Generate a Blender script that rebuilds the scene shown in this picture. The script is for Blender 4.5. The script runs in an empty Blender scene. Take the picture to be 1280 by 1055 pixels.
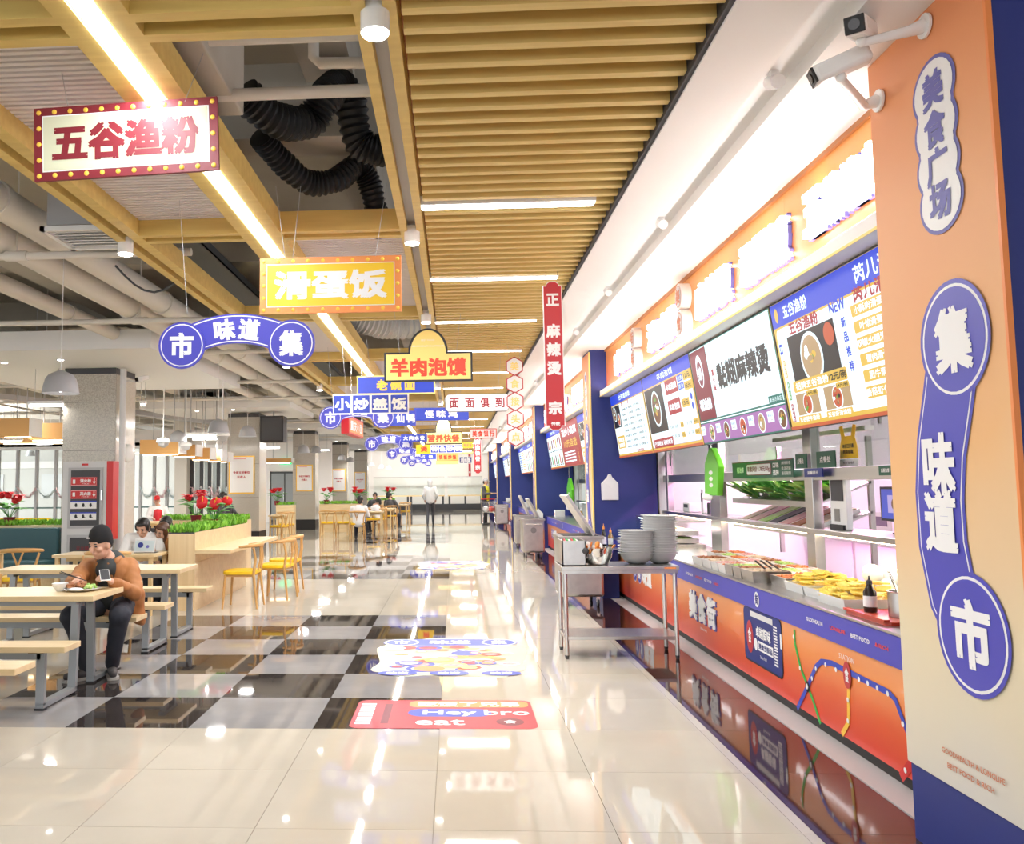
import bpy, bmesh, math, random
from mathutils import Vector, Matrix
random.seed(7)
scene = bpy.context.scene
COL = scene.collection
PI = math.pi

# ------------------------------------------------------------------ camera
FPX, CX, CY = 1086.61, 509.32, 512.96
YAW, PIT, ROL = -.0534, .0863, -.0104
CAM = Vector((.118, -5.596, 1.5215))
_f = Vector((math.sin(YAW)*math.cos(PIT), math.cos(YAW)*math.cos(PIT), math.sin(PIT)))
_r0 = Vector((math.cos(YAW), -math.sin(YAW), 0)); _u0 = _r0.cross(_f)
_r = _r0*math.cos(ROL)+_u0*math.sin(ROL); _u = _u0*math.cos(ROL)-_r0*math.sin(ROL)
cd = bpy.data.cameras.new('camera'); cam = bpy.data.objects.new('camera', cd); COL.objects.link(cam)
cam.matrix_world = Matrix(((_r.x, _u.x, -_f.x, CAM.x), (_r.y, _u.y, -_f.y, CAM.y), (_r.z, _u.z, -_f.z, CAM.z), (0, 0, 0, 1)))
cd.sensor_fit = 'HORIZONTAL'; cd.sensor_width = 36; cd.lens = FPX*36/1280
cd.shift_x = (640-CX)/1280; cd.shift_y = (CY-527.5)/1280
cd.clip_start = .05; cd.clip_end = 300
scene.camera = cam

def at(px, py, **k):
    """world point where the sight line of a photo pixel meets the plane x=, y= or z="""
    d = _f+_r*((px-CX)/FPX)-_u*((py-CY)/FPX)
    a, v = list(k.items())[0]; i = 'xyz'.index(a)
    return CAM+d*((v-CAM[i])/d[i])

# ------------------------------------------------------------------ world, exposure, large lights
w = bpy.data.worlds.new('world'); scene.world = w; w.use_nodes = True
w.node_tree.nodes['Background'].inputs[0].default_value = (.93, .96, 1, 1)
w.node_tree.nodes['Background'].inputs[1].default_value = 1.9
scene.view_settings.view_transform = 'Standard'; scene.view_settings.look = 'None'
scene.view_settings.gamma = 1; scene.view_settings.use_curve_mapping = False
scene.view_settings.exposure = 0.42
scene.cycles.max_bounces = 7; scene.cycles.diffuse_bounces = 4; scene.cycles.glossy_bounces = 4
scene.cycles.transparent_max_bounces = 12; scene.cycles.transmission_bounces = 4
scene.cycles.sample_clamp_indirect = 6; scene.cycles.caustics_reflective = False; scene.cycles.caustics_refractive = False
scene.cycles.use_denoising = True

def area(loc, sx, sy, power, rot=(0, 0, 0), col=(1, .97, .92)):
    l = bpy.data.lights.new('area_light', 'AREA'); l.shape = 'RECTANGLE'; l.size = sx; l.size_y = sy
    l.energy = power; l.color = col
    o = bpy.data.objects.new('area_light', l); o.location = loc; o.rotation_euler = rot; COL.objects.link(o)
    return o
LAMP_Y = [.3, 2.45, 4.6, 6.9, 9.3, 11.7, 14.2, 17, 20, 23.2, 26.6, 30.5, 35]
for y in LAMP_Y:                      # slot lamps between the slats
    area((.5, y, 3.43), 1.15, .09, 22 if y < 12 else 34)
for k in range(9):                    # the long linear lamp over the aisle
    area((-1.34, -3+k*5.2+2.6, 3.425), .07, 5.0, 55, col=(.95, .97, 1))
for y in (-1.2, 3.3, 8, 13, 18, 23, 28, 34, 40):      # lamps over the seating area
    area((-9.5, y, 3.28), .12, 1.6, 40)
area((-1.5, 45.5, 3.3), 9, .4, 210, rot=(1.1, 0, 0))       # unseen light added to brighten the end wall
area((-20.5, 25.5, 4.7), 6, 2.5, 1500, rot=(.95, 0, 0), col=(.93, .97, 1))       # light added out of view to brighten the court behind the glass

# ------------------------------------------------------------------ materials
M = {}
def mat(n, c, rough=.5, metal=0, emit=0, spec=.5, noise=None, bump=None, alpha=1, coat=0, stretch=None):
    m = bpy.data.materials.new(n); m.use_nodes = True; nt = m.node_tree; b = nt.nodes['Principled BSDF']
    c = tuple(c)+(1,) if len(c) == 3 else c
    b.inputs['Base Color'].default_value = c; b.inputs['Roughness'].default_value = rough
    b.inputs['Metallic'].default_value = metal; b.inputs['Specular IOR Level'].default_value = spec
    b.inputs['Coat Weight'].default_value = coat
    if emit:
        b.inputs['Emission Color'].default_value = c; b.inputs['Emission Strength'].default_value = emit
    if alpha < 1: b.inputs['Alpha'].default_value = alpha
    if noise:                          # (scale, second colour)
        tc = nt.nodes.new('ShaderNodeTexCoord'); mp = nt.nodes.new('ShaderNodeMapping')
        if stretch: mp.inputs['Scale'].default_value = stretch
        no = nt.nodes.new('ShaderNodeTexNoise'); no.inputs['Scale'].default_value = noise[0]; no.inputs['Detail'].default_value = 6
        rp = nt.nodes.new('ShaderNodeValToRGB'); rp.color_ramp.elements[0].position = .35; rp.color_ramp.elements[1].position = .65
        rp.color_ramp.elements[0].color = c; rp.color_ramp.elements[1].color = tuple(noise[1])+(1,)
        nt.links.new(tc.outputs['Object'], mp.inputs[0]); nt.links.new(mp.outputs[0], no.inputs['Vector'])
        nt.links.new(no.outputs['Fac'], rp.inputs[0]); nt.links.new(rp.outputs[0], b.inputs['Base Color'])
        if bump:
            bu = nt.nodes.new('ShaderNodeBump'); bu.inputs['Strength'].default_value = bump; bu.inputs['Distance'].default_value = .01
            nt.links.new(no.outputs['Fac'], bu.inputs['Height']); nt.links.new(bu.outputs[0], b.inputs['Normal'])
    M[n] = m; return m
def gradz(n, z0, z1, stops, rough=.35, coat=0):
    """printed vertical gradient between two heights (object space z of a part at the world origin)"""
    m = bpy.data.materials.new(n); m.use_nodes = True; nt = m.node_tree; b = nt.nodes['Principled BSDF']
    b.inputs['Roughness'].default_value = rough; b.inputs['Coat Weight'].default_value = coat
    tc = nt.nodes.new('ShaderNodeNewGeometry'); se = nt.nodes.new('ShaderNodeSeparateXYZ'); mr = nt.nodes.new('ShaderNodeMapRange')
    mr.inputs[1].default_value = z0; mr.inputs[2].default_value = z1
    rp = nt.nodes.new('ShaderNodeValToRGB')
    while len(rp.color_ramp.elements) < len(stops): rp.color_ramp.elements.new(.5)
    for e, (p, c) in zip(rp.color_ramp.elements, stops): e.position = p; e.color = tuple(c)+(1,)
    no = nt.nodes.new('ShaderNodeTexNoise'); no.inputs['Scale'].default_value = .9
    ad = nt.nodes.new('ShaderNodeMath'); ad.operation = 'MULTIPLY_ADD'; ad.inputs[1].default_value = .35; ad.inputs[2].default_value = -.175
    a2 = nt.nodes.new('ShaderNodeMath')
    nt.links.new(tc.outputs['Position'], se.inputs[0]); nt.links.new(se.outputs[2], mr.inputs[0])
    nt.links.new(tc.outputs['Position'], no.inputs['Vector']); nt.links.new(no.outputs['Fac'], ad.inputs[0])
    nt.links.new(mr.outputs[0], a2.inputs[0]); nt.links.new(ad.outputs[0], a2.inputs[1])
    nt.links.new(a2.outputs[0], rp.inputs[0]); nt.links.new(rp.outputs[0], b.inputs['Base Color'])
    M[n] = m; return m
def glassmat(n, tint, refl=.1):
    m = bpy.data.materials.new(n); m.use_nodes = True; nt = m.node_tree; nt.nodes.clear()
    o = nt.nodes.new('ShaderNodeOutputMaterial'); mx = nt.nodes.new('ShaderNodeMixShader'); t = nt.nodes.new('ShaderNodeBsdfTransparent'); g = nt.nodes.new('ShaderNodeBsdfGlossy')
    t.inputs[0].default_value = tuple(tint)+(1,); g.inputs['Roughness'].default_value = .02
    lw = nt.nodes.new('ShaderNodeLayerWeight'); pw = nt.nodes.new('ShaderNodeMath'); pw.operation = 'POWER'; pw.inputs[1].default_value = 4
    ma = nt.nodes.new('ShaderNodeMath'); ma.operation = 'MULTIPLY_ADD'; ma.inputs[1].default_value = .5; ma.inputs[2].default_value = .03
    nt.links.new(lw.outputs['Facing'], pw.inputs[0]); nt.links.new(pw.outputs[0], ma.inputs[0]); nt.links.new(ma.outputs[0], mx.inputs[0]); nt.links.new(t.outputs[0], mx.inputs[1]); nt.links.new(g.outputs[0], mx.inputs[2]); nt.links.new(mx.outputs[0], o.inputs[0])
    M[n] = m
mat('beige_tile', (.53, .48, .395), .035, noise=(1.3, (.58, .53, .44)), spec=.6)
mat('grey_tile', (.27, .26, .26), .035, noise=(2, (.33, .32, .32)), spec=.6)
mat('black_tile', (.028, .022, .02), .03, noise=(3, (.045, .037, .034)), spec=.6)
mat('brown_tile', (.035, .014, .010), .05, noise=(3, (.05, .02, .016)), spec=.6)
mat('grout', (.35, .3, .24), .8)
mat('white', (.85, .85, .84), .5); mat('soffit', (.9, .89, .87), .6); mat('white_gloss', (.88, .88, .87), .25)
mat('wall_white', (.82, .78, .75), .6, noise=(2, (.84, .8, .77)))
mat('wall_tile', (.78, .8, .79), .25)
mat('concrete', (.5, .46, .4), .9, noise=(1.5, (.58, .54, .47)), bump=.3)
mat('deck', (.46, .42, .36), .95, noise=(1.1, (.54, .5, .43)), bump=.3)
mat('pipe', (.74, .70, .63), .5); mat('duct_black', (.012, .012, .013), .45, spec=.3); mat('tray_dark', (.08, .085, .09), .6)
mat('timber', (.76, .56, .17), .5, noise=(6, (.68, .48, .14)), stretch=(.3, 3, 3)); mat('slat', (.80, .61, .23), .5, noise=(5, (.72, .53, .18)), stretch=(.4, 6, 6))
mat('channel', (.5, .5, .5), .5); mat('black', (.01, .01, .011), .5); mat('dark', (.05, .05, .055), .5)
mat('ribbed', (.8, .76, .76), .6)
mat('steel', (.52, .5, .48), .28, 1, noise=(9, (.6, .58, .55)), stretch=(1, .05, 1)); mat('steel_dark', (.3, .29, .28), .35, 1); mat('chrome', (.8, .8, .8), .12, 1)
mat('grey_metal', (.3, .32, .33), .4, .3)
mat('wood', (.74, .58, .34), .35, noise=(4, (.66, .50, .27)), stretch=(.35, 4, 4)); mat('wood_edge', (.70, .52, .27), .4); mat('wood_v', (.76, .58, .33), .35, noise=(4, (.68, .5, .27)), stretch=(4, 4, .3))
mat('chair_wood', (.62, .36, .12), .4, noise=(5, (.55, .3, .1))); mat('yellow', (.87, .55, .01), .4)
mat('granite', (.52, .48, .41), .18, noise=(60, (.36, .335, .29))); mat('granite_pale', (.70, .66, .58), .12, noise=(50, (.62, .57, .49)))
mat('navy', (.018, .032, .2), .5); mat('navy_dark', (.02, .025, .1), .5)
mat('blue', (.03, .06, .48), .4); mat('blue_violet', (.06, .06, .46), .4); mat('orange', (.86, .27, .07), .4); mat('red', (.6, .02, .02), .4); mat('dark_red', (.2, .012, .022), .45); mat('cherry', (.5, .03, .04), .45)
mat('cream', (.62, .62, .44), .5); mat('gold', (.9, .55, .06), .4); mat('sign_yellow', (.9, .58, .02), .45); mat('pale_yellow', (.95, .72, .22), .45); mat('sign_orange', (.85, .3, .08), .45); mat('letter_red', (.8, .06, .02), .45)
mat('print_white', (.85, .85, .85), .45); mat('ink', (.015, .015, .02), .5); mat('violet', (.13, .13, .42), .5); mat('green', (.02, .42, .06), .45); mat('dark_green', (.01, .1, .055), .45); mat('terracotta', (.6, .2, .1), .5)
mat('brownish', (.5, .2, .07), .5); mat('grey', (.45, .45, .46), .5); mat('pale_grey', (.65, .65, .65), .4)
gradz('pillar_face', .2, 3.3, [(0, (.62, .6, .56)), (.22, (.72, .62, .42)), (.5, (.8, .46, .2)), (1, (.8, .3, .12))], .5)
gradz('counter_print', .05, .62, [(0, (.72, .04, .02)), (.4, (.78, .12, .03)), (.75, (.82, .26, .05)), (1, (.8, .3, .1))], .3, .3)
gradz('fascia_print', 2.83, 3.42, [(0, (.75, .13, .05)), (.45, (.82, .25, .07)), (1, (.85, .38, .08))], .35)
def em(n, c, s):
    m = mat(n, c, .4, emit=s)
    if n.startswith('scr_'): m.node_tree.nodes['Principled BSDF'].inputs['Base Color'].default_value = (.01, .01, .012, 1)
em('lamp_white', (1, .98, .96), 9); em('led_strip', (.93, .96, 1), 14); em('downlight', (1, .99, .95), 14); em('case_light', (.75, .9, 1), 5); em('warm_light', (1, .8, .5), 7); em('added_uplight_glow', (1, .97, .92), 2); em('letter_glow', (1, .96, .93), 3.2)
S = 1.3
em('scr_white', (.78, .95, 1), .8*S); em('scr_blue', (.01, .06, .75), .55*S); em('scr_gold', (.8, .52, .07), .6*S); em('scr_red', (.5, .01, .02), .5*S); em('scr_ink', (.004, .004, .01), .1)
em('scr_teal', (0, .2, .15), .5*S); em('scr_maroon', (.28, .01, .03), .5*S); em('scr_pink', (.5, .2, .55), .5*S); em('scr_green', (.15, .45, .04), .5*S); em('scr_brown', (.22, .08, .02), .5*S); em('scr_orange', (.7, .12, .03), .5*S)
em('scr_food', (.6, .4, .2), .5*S); em('scr_skin', (.8, .55, .45), .6); em('scr_dark', (.02, .015, .012), .3); em('scr_lavender', (.5, .4, .75), .7); em('pc_screen', (.04, .06, .35), .7); em('exit_green', (0, .5, .2), 1.5)
glassmat('glass', (.95, .98, .97)); glassmat('glass_tint', (.72, .76, .72)); glassmat('plastic_clear', (.8, .82, .82))
mat('melamine', (.6, .6, .6), .35, spec=.5); mat('tray_white', (.78, .78, .76), .35); mat('chip', (.95, .8, .2), .6, noise=(30, (.92, .68, .1)))
mat('leaf', (.3, .56, .1), .5, noise=(6, (.55, .75, .25))); mat('leaf_dark', (.06, .28, .05), .5, noise=(6, (.14, .4, .08))); mat('hedge', (.12, .38, .02), .6, noise=(12, (.3, .6, .06)))
mat('petal', (.7, .01, .02), .45); mat('teal_leather', (.02, .085, .1), .45); mat('skin', (.62, .36, .25), .5); mat('lips', (.45, .14, .12), .5); mat('hair', (.012, .009, .008), .45); mat('hair_brown', (.09, .035, .015), .45)
mat('coat_tan', (.42, .17, .05), .65, noise=(5, (.36, .14, .04)), bump=.4); mat('coat_lining', (.25, .11, .03), .7); mat('trousers_dark', (.02, .022, .032), .8); mat('shirt_dark', (.035, .04, .04), .8); mat('knit_black', (.008, .008, .009), .9); mat('shoe', (.05, .045, .045), .7); mat('sole', (.4, .38, .35), .7)
mat('jacket_white', (.78, .77, .76), .6); mat('jacket_pale', (.62, .62, .6), .6); mat('vest_yellow', (.75, .72, .02), .5); mat('apron_red', (.65, .02, .03), .5); mat('food_brown', (.28, .09, .03), .5, noise=(40, (.45, .2, .08))); mat('food_mix', (.5, .25, .1), .6, noise=(30, (.6, .42, .2))); mat('food_pale', (.72, .6, .45), .6, noise=(30, (.6, .45, .3))); mat('food_orange', (.75, .28, .06), .5, noise=(30, (.6, .15, .05)))
mat('carrot', (.85, .3, .05), .5); mat('oil_dark', (.03, .02, .015), .15); mat('oil', (.3, .2, .04), .2); mat('paper', (.82, .82, .82), .8); mat('bag_green', (.15, .62, .03), .35); mat('tray_red', (.6, .05, .02), .3)
mat('lamp_grey', (.36, .355, .36), .5); mat('baffle', (.66, .36, .12), .6); mat('tinsel', (.6, .7, .72), .3, .4); mat('tinsel_pink', (.7, .5, .52), .3, .4); mat('facade', (.62, .6, .56), .8); mat('rail_teal', (.12, .2, .19), .4); mat('meat_pink', (.65, .3, .3), .5, noise=(20, (.75, .45, .42)))

# ------------------------------------------------------------------ mesh building
class MB:
    def __init__(s): s.v = []; s.f = []
    def add(s, vs, fs):
        n = len(s.v); s.v += [tuple(v) for v in vs]; s.f += [tuple(i+n for i in f) for f in fs]; return s
    def box(s, x0, y0, z0, x1, y1, z1):
        return s.add([(x0, y0, z0), (x1, y0, z0), (x1, y1, z0), (x0, y1, z0), (x0, y0, z1), (x1, y0, z1), (x1, y1, z1), (x0, y1, z1)],
                     [(0, 3, 2, 1), (4, 5, 6, 7), (0, 1, 5, 4), (1, 2, 6, 5), (2, 3, 7, 6), (3, 0, 4, 7)])
    def obox(s, c, size, m):
        hx, hy, hz = [q/2 for q in size]; c = Vector(c)
        vs = [c+m@Vector(p) for p in ((-hx, -hy, -hz), (hx, -hy, -hz), (hx, hy, -hz), (-hx, hy, -hz), (-hx, -hy, hz), (hx, -hy, hz), (hx, hy, hz), (-hx, hy, hz))]
        return s.add(vs, [(0, 3, 2, 1), (4, 5, 6, 7), (0, 1, 5, 4), (1, 2, 6, 5), (2, 3, 7, 6), (3, 0, 4, 7)])
    def bar(s, a, b, wx, wy):
        """rectangular bar from a to b"""
        a = Vector(a); b = Vector(b); d = b-a
        q = d.to_track_quat('Z', 'Y').to_matrix()
        return s.obox((a+b)/2, (wx, wy, d.length), q)
    def cyl(s, a, b, r, r2=None, n=12, caps=True):
        a = Vector(a); b = Vector(b); r2 = r if r2 is None else r2; d = (b-a)
        q = d.to_track_quat('Z', 'Y').to_matrix(); vs = []
        for p, rr in ((a, r), (b, r2)):
            for i in range(n):
                t = 2*PI*i/n; vs.append(p+q@Vector((rr*math.cos(t), rr*math.sin(t), 0)))
        fs = [(i, (i+1) % n, n+(i+1) % n, n+i) for i in range(n)]
        if caps: fs += [tuple(range(n-1, -1, -1)), tuple(range(n, 2*n))]
        return s.add(vs, fs)
    def tube(s, pts, r, n=8, rad=None):
        pts = [Vector(p) for p in pts]; vs = []; k = len(pts)
        for j, p in enumerate(pts):
            d = (pts[min(j+1, k-1)]-pts[max(j-1, 0)]).normalized()
            if abs(d.z) > .95: sd = Vector((1, 0, 0))
            else: sd = Vector((0, 0, 1))
            e1 = d.cross(sd).normalized(); e2 = d.cross(e1); rr = rad[j] if rad else r
            for i in range(n):
                t = 2*PI*i/n; vs.append(p+e1*rr*math.cos(t)+e2*rr*math.sin(t))
        fs = [(j*n+i, j*n+(i+1) % n, (j+1)*n+(i+1) % n, (j+1)*n+i) for j in range(k-1) for i in range(n)]
        fs += [tuple(range(n-1, -1, -1)), tuple(range((k-1)*n, k*n))]
        return s.add(vs, fs)
    def lathe(s, prof, c=(0, 0, 0), n=20):
        c = Vector(c); vs = []; k = len(prof)
        for r, z in prof:
            for i in range(n):
                t = 2*PI*i/n; vs.append(c+Vector((r*math.cos(t), r*math.sin(t), z)))
        fs = [(j*n+i, j*n+(i+1) % n, (j+1)*n+(i+1) % n, (j+1)*n+i) for j in range(k-1) for i in range(n)]
        fs += [tuple(range(n-1, -1, -1)), tuple(range((k-1)*n, k*n))]
        return s.add(vs, fs)
    def ell(s, c, r, n=12, m=8, rot=None):
        c = Vector(c); vs = []; rot = rot or Matrix.Identity(3)
        if not hasattr(r, '__len__'): r = (r, r, r)
        for j in range(1, m):
            p = PI*j/m
            for i in range(n):
                t = 2*PI*i/n; vs.append(c+rot@Vector((r[0]*math.sin(p)*math.cos(t), r[1]*math.sin(p)*math.sin(t), r[2]*math.cos(p))))
        vs += [c+rot@Vector((0, 0, r[2])), c-rot@Vector((0, 0, r[2]))]; a = len(vs)-2
        fs = [(j*n+i, (j+1)*n+i, (j+1)*n+(i+1) % n, j*n+(i+1) % n) for j in range(m-2) for i in range(n)]
        fs += [(a, i, (i+1) % n) for i in range(n)]+[(a+1, (m-2)*n+(i+1) % n, (m-2)*n+i) for i in range(n)]
        return s.add(vs, fs)
    def cap(s, a, b, ra, rb=None, n=10):
        """tapered capsule"""
        rb = ra if rb is None else rb; s.cyl(a, b, ra, rb, n); s.ell(a, ra, n, 8); return s.ell(b, rb, n, 8)
    def prism(s, poly, O, R, U, depth):
        """polygon (u,v) on plane O,R,U extruded back by depth"""
        O, R, U = Vector(O), Vector(R), Vector(U); N = R.cross(U)
        n = len(poly); vs = [O+R*u+U*v for u, v in poly]+[O+R*u+U*v-N*depth for u, v in poly]
        return s.add(vs, [tuple(range(n)), tuple(range(2*n-1, n-1, -1))]+[(i, i+n, (i+1) % n+n, (i+1) % n) for i in range(n)])
    def build(s, name, m, parent=None, smooth=False, bev=0, kind=None, cat=None, label=None, group=None):
        off = Vector((0, 0, 0)); p = parent
        while p is not None: off += p.location; p = p.parent
        me = bpy.data.meshes.new(name)
        if parent is None and s.v and kind != 'structure':
            xs = [v[0] for v in s.v]; ys = [v[1] for v in s.v]
            off = Vector(((min(xs)+max(xs))/2, (min(ys)+max(ys))/2, min(v[2] for v in s.v)))
        me.from_pydata([(a-off.x, b-off.y, c-off.z) for a, b, c in s.v], [], s.f)
        me.materials.append(M[m] if isinstance(m, str) else m)
        if smooth:
            me.polygons.foreach_set('use_smooth', [True]*len(me.polygons))
            try: me.set_sharp_from_angle(angle=.7)
            except Exception: pass
        o = bpy.data.objects.new(name, me); COL.objects.link(o)
        if parent is None: o.location = off
        else: o.parent = parent
        if bev:
            b = o.modifiers.new('bevel', 'BEVEL'); b.width = bev; b.segments = 2; b.limit_method = 'ANGLE'
        if kind: o['kind'] = kind
        if cat: o['category'] = cat
        if label: o['label'] = label
        if group: o['group'] = group
        return o
def thing(name, label=None, cat=None, loc=(0, 0, 0), group=None, kind=None):
    o = bpy.data.objects.new(name, None); COL.objects.link(o); o.location = loc; o.empty_display_size = .1
    if label: o['label'] = label
    if cat: o['category'] = cat
    if group: o['group'] = group
    if kind: o['kind'] = kind
    return o
KIDS = {}
def kids(o): return [c for c in scene.objects if c.parent == o]
def copy_tree(root, loc, rz=0, label=None, group=None, tree=None):
    """tree: cached [(child, [grandchildren])]"""
    r = root.copy(); COL.objects.link(r); r.location = loc; r.rotation_euler = (0, 0, rz)
    if label: r['label'] = label
    if group: r['group'] = group
    if tree is None:
        if root.name not in KIDS: KIDS[root.name] = [(c, kids(c)) for c in kids(root)]
        tree = KIDS[root.name]
    for c, g in tree:
        c2 = c.copy(); COL.objects.link(c2); c2.parent = r
        for d in g:
            d2 = d.copy(); COL.objects.link(d2); d2.parent = c2
    return r
class Repeat:
    """first call moves the prototype, later calls copy it"""
    def __init__(s, proto): s.p = proto; s.used = False; s.tree = [(c, kids(c)) for c in kids(proto)]
    def put(s, loc, rz=0, label=None, group=None):
        if not s.used:
            s.used = True; s.p.location = loc; s.p.rotation_euler = (0, 0, rz)
            if label: s.p['label'] = label
            if group: s.p['group'] = group
            return s.p
        return copy_tree(s.p, loc, rz, label, group, s.tree)

# ------------------------------------------------------------------ lettering
_TX = {}
def text_geo(t, bold=.014, depth=0):
    k = (t, bold, depth)
    if k in _TX: return _TX[k]
    c = bpy.data.curves.new('t', 'FONT'); c.body = t; c.size = 1; c.offset = bold; c.resolution_u = 2; c.extrude = depth
    o = bpy.data.objects.new('t', c); COL.objects.link(o)
    dg = bpy.context.evaluated_depsgraph_get(); me = o.evaluated_get(dg).to_mesh()
    vs = [tuple(v.co) for v in me.vertices]; fs = [tuple(p.vertices) for p in me.polygons]
    o.evaluated_get(dg).to_mesh_clear(); bpy.data.objects.remove(o); bpy.data.curves.remove(c)
    if vs:
        x0 = min(v[0] for v in vs); x1 = max(v[0] for v in vs); y0 = min(v[1] for v in vs); y1 = max(v[1] for v in vs)
        sx = 1/max(x1-x0, 1e-6); sy = 1/max(y1-y0, 1e-6)
        vs = [((v[0]-(x0+x1)/2)*sx, (v[1]-(y0+y1)/2)*sy, v[2]) for v in vs]
    _TX[k] = (vs, fs); return _TX[k]
class Pr:
    """flat print and lettering on the plane O,R,U; layers rise along the normal"""
    def __init__(s, parent, O, R, U, step=.0015):
        s.p = parent; s.O, s.R, s.U = Vector(O), Vector(R).normalized(), Vector(U).normalized(); s.N = s.R.cross(s.U); s.g = {}; s.step = step; s.n = 0
    def pt(s, u, v, l): return s.O+s.R*u+s.U*v+s.N*(l*s.step+(s.n % 12)*s.step*.04)
    def poly(s, pts, m, l=1, name='print'):
        g = s.g.setdefault((name, m), MB()); n = len(pts); s.n += 1
        g.add([s.pt(u, v, l) for u, v in pts], [tuple(range(n))]); return s
    def rect(s, u, v, w, h, m, l=1, name='print'):
        return s.poly([(u-w/2, v-h/2), (u+w/2, v-h/2), (u+w/2, v+h/2), (u-w/2, v+h/2)], m, l, name)
    def rrect(s, u, v, w, h, r, m, l=1, name='print', n=4):
        return s.poly(rr_pts(u, v, w, h, r, n), m, l, name)
    def disc(s, u, v, r, m, l=1, r2=None, n=20, name='print'):
        r2 = r2 or r
        return s.poly([(u+r*math.cos(2*PI*i/n), v+r2*math.sin(2*PI*i/n)) for i in range(n)], m, l, name)
    def path(s, pts, w, m, l=1, name='print'):
        g = s.g.setdefault((name, m), MB()); vs = []; k = len(pts)
        for j, (a, b) in enumerate(pts):
            a0, b0 = pts[max(j-1, 0)]; a1, b1 = pts[min(j+1, k-1)]; L = math.hypot(a1-a0, b1-b0) or 1
            nx, ny = -(b1-b0)/L*w/2, (a1-a0)/L*w/2
            vs += [s.pt(a+nx, b+ny, l), s.pt(a-nx, b-ny, l)]
        g.add(vs, [(2*j+1, 2*j+3, 2*j+2, 2*j) for j in range(k-1)]); return s
    def text(s, t, u, v, w, h, m, l=2, bold=.014, depth=0, name='lettering', rot=0):
        vs, fs = text_geo(t, 0, depth); g = s.g.setdefault((name, m), MB()); c, sn = math.cos(rot), math.sin(rot)
        d = bold*1.25*min(w/max(len(t), 1), h) if bold > .016 else 0      # heavy type: the glyph struck several times
        for dx, dy in (((d, d), (-d, d), (d, -d), (-d, -d), (0, 0)) if d else ((0, 0),)):
            s.n += 1; out = []
            for x, y, z in vs:
                x = x*(w-2*d)+dx; y = y*(h-2*d)+dy; out.append(s.pt(u+x*c-y*sn, v+x*sn+y*c, l)+s.N*(z))
            g.add(out, fs)
        return s
    def vtext(s, t, u, v, w, h, m, l=2, bold=.014):
        n = len(t)
        for i, ch in enumerate(t): s.text(ch, u, v+h/2-h*(i+.5)/n, w, h/n*.86, m, l, bold)
        return s
    def done(s):
        return [g.build(nm, m, s.p, kind='stuff' if nm not in ('sheet', 'display') else None) for (nm, m), g in s.g.items()]
def rr_pts(u, v, w, h, r, n=4):
    pts = []
    for cx, cy, a in ((u+w/2-r, v-h/2+r, -90), (u+w/2-r, v+h/2-r, 0), (u-w/2+r, v+h/2-r, 90), (u-w/2+r, v-h/2+r, 180)):
        for i in range(n+1):
            t = math.radians(a+90*i/n); pts.append((cx+r*math.cos(t), cy+r*math.sin(t)))
    return pts
XP, YP, ZP = Vector((1, 0, 0)), Vector((0, 1, 0)), Vector((0, 0, 1))
ORD = ['first', 'second', 'third', 'fourth', 'fifth', 'sixth', 'seventh', 'eighth', 'ninth', 'tenth', 'eleventh', 'twelfth']
# ================================================================== SETTING
# ---- floor
floor = MB().box(-26, -14, -.12, 6.4, 62, -.012).build('floor', 'grout', kind='structure', label='polished tile floor of beige, grey and black squares')
T = .8
def tile_kind(i, j):
    jj = j % 11
    if -4 <= i < 0 and jj < 6: return 'black_tile' if (i+jj) % 2 else 'grey_tile'
    return 'beige_tile'
tmesh = {}
def tile(x0, y0, x1, y1, m):
    k = (round(x1-x0, 3), round(y1-y0, 3), m); g = .0012
    if k not in tmesh:
        o = MB().box(x0+g, y0+g, -.012, x1-g, y1-g, 0).build('tile', m, floor); tmesh[k] = (o, x0, y0)
    else:
        s, a, b = tmesh[k]; o = s.copy(); COL.objects.link(o); o.location = (x0-a, y0-b, 0)
for j in range(-5, 9):
    for i in range(-8, 2): tile(i*T, j*T, (i+1)*T, (j+1)*T, tile_kind(i, j))
    tile(1.6, j*T, 1.655, (j+1)*T, 'beige_tile'); tile(1.655, j*T, 2.16, (j+1)*T, 'brown_tile')
rest = {}
for j in range(-18, 78):
    for i in range(-32, 2):
        if -5 <= j < 9 and i >= -8: continue
        rest.setdefault(tile_kind(i, j), MB()).box(i*T+.001, j*T+.001, -.012, (i+1)*T-.001, (j+1)*T-.001, 0)
    if not -5 <= j < 9:
        rest['beige_tile'].box(1.6, j*T+.001, -.012, 1.655, (j+1)*T-.001, 0)
        rest.setdefault('brown_tile', MB()).box(1.655, j*T+.001, -.012, 2.16, (j+1)*T-.001, 0)
rest['beige_tile'].box(2.36, -14, -.012, 6.3, 62, 0)
for m, g in rest.items(): g.build('tiles_beyond', m, floor, kind='stuff')
MB().box(2.165, -14, -.012, 2.36, 62, .004).build('threshold_strip', 'channel', floor)

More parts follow.
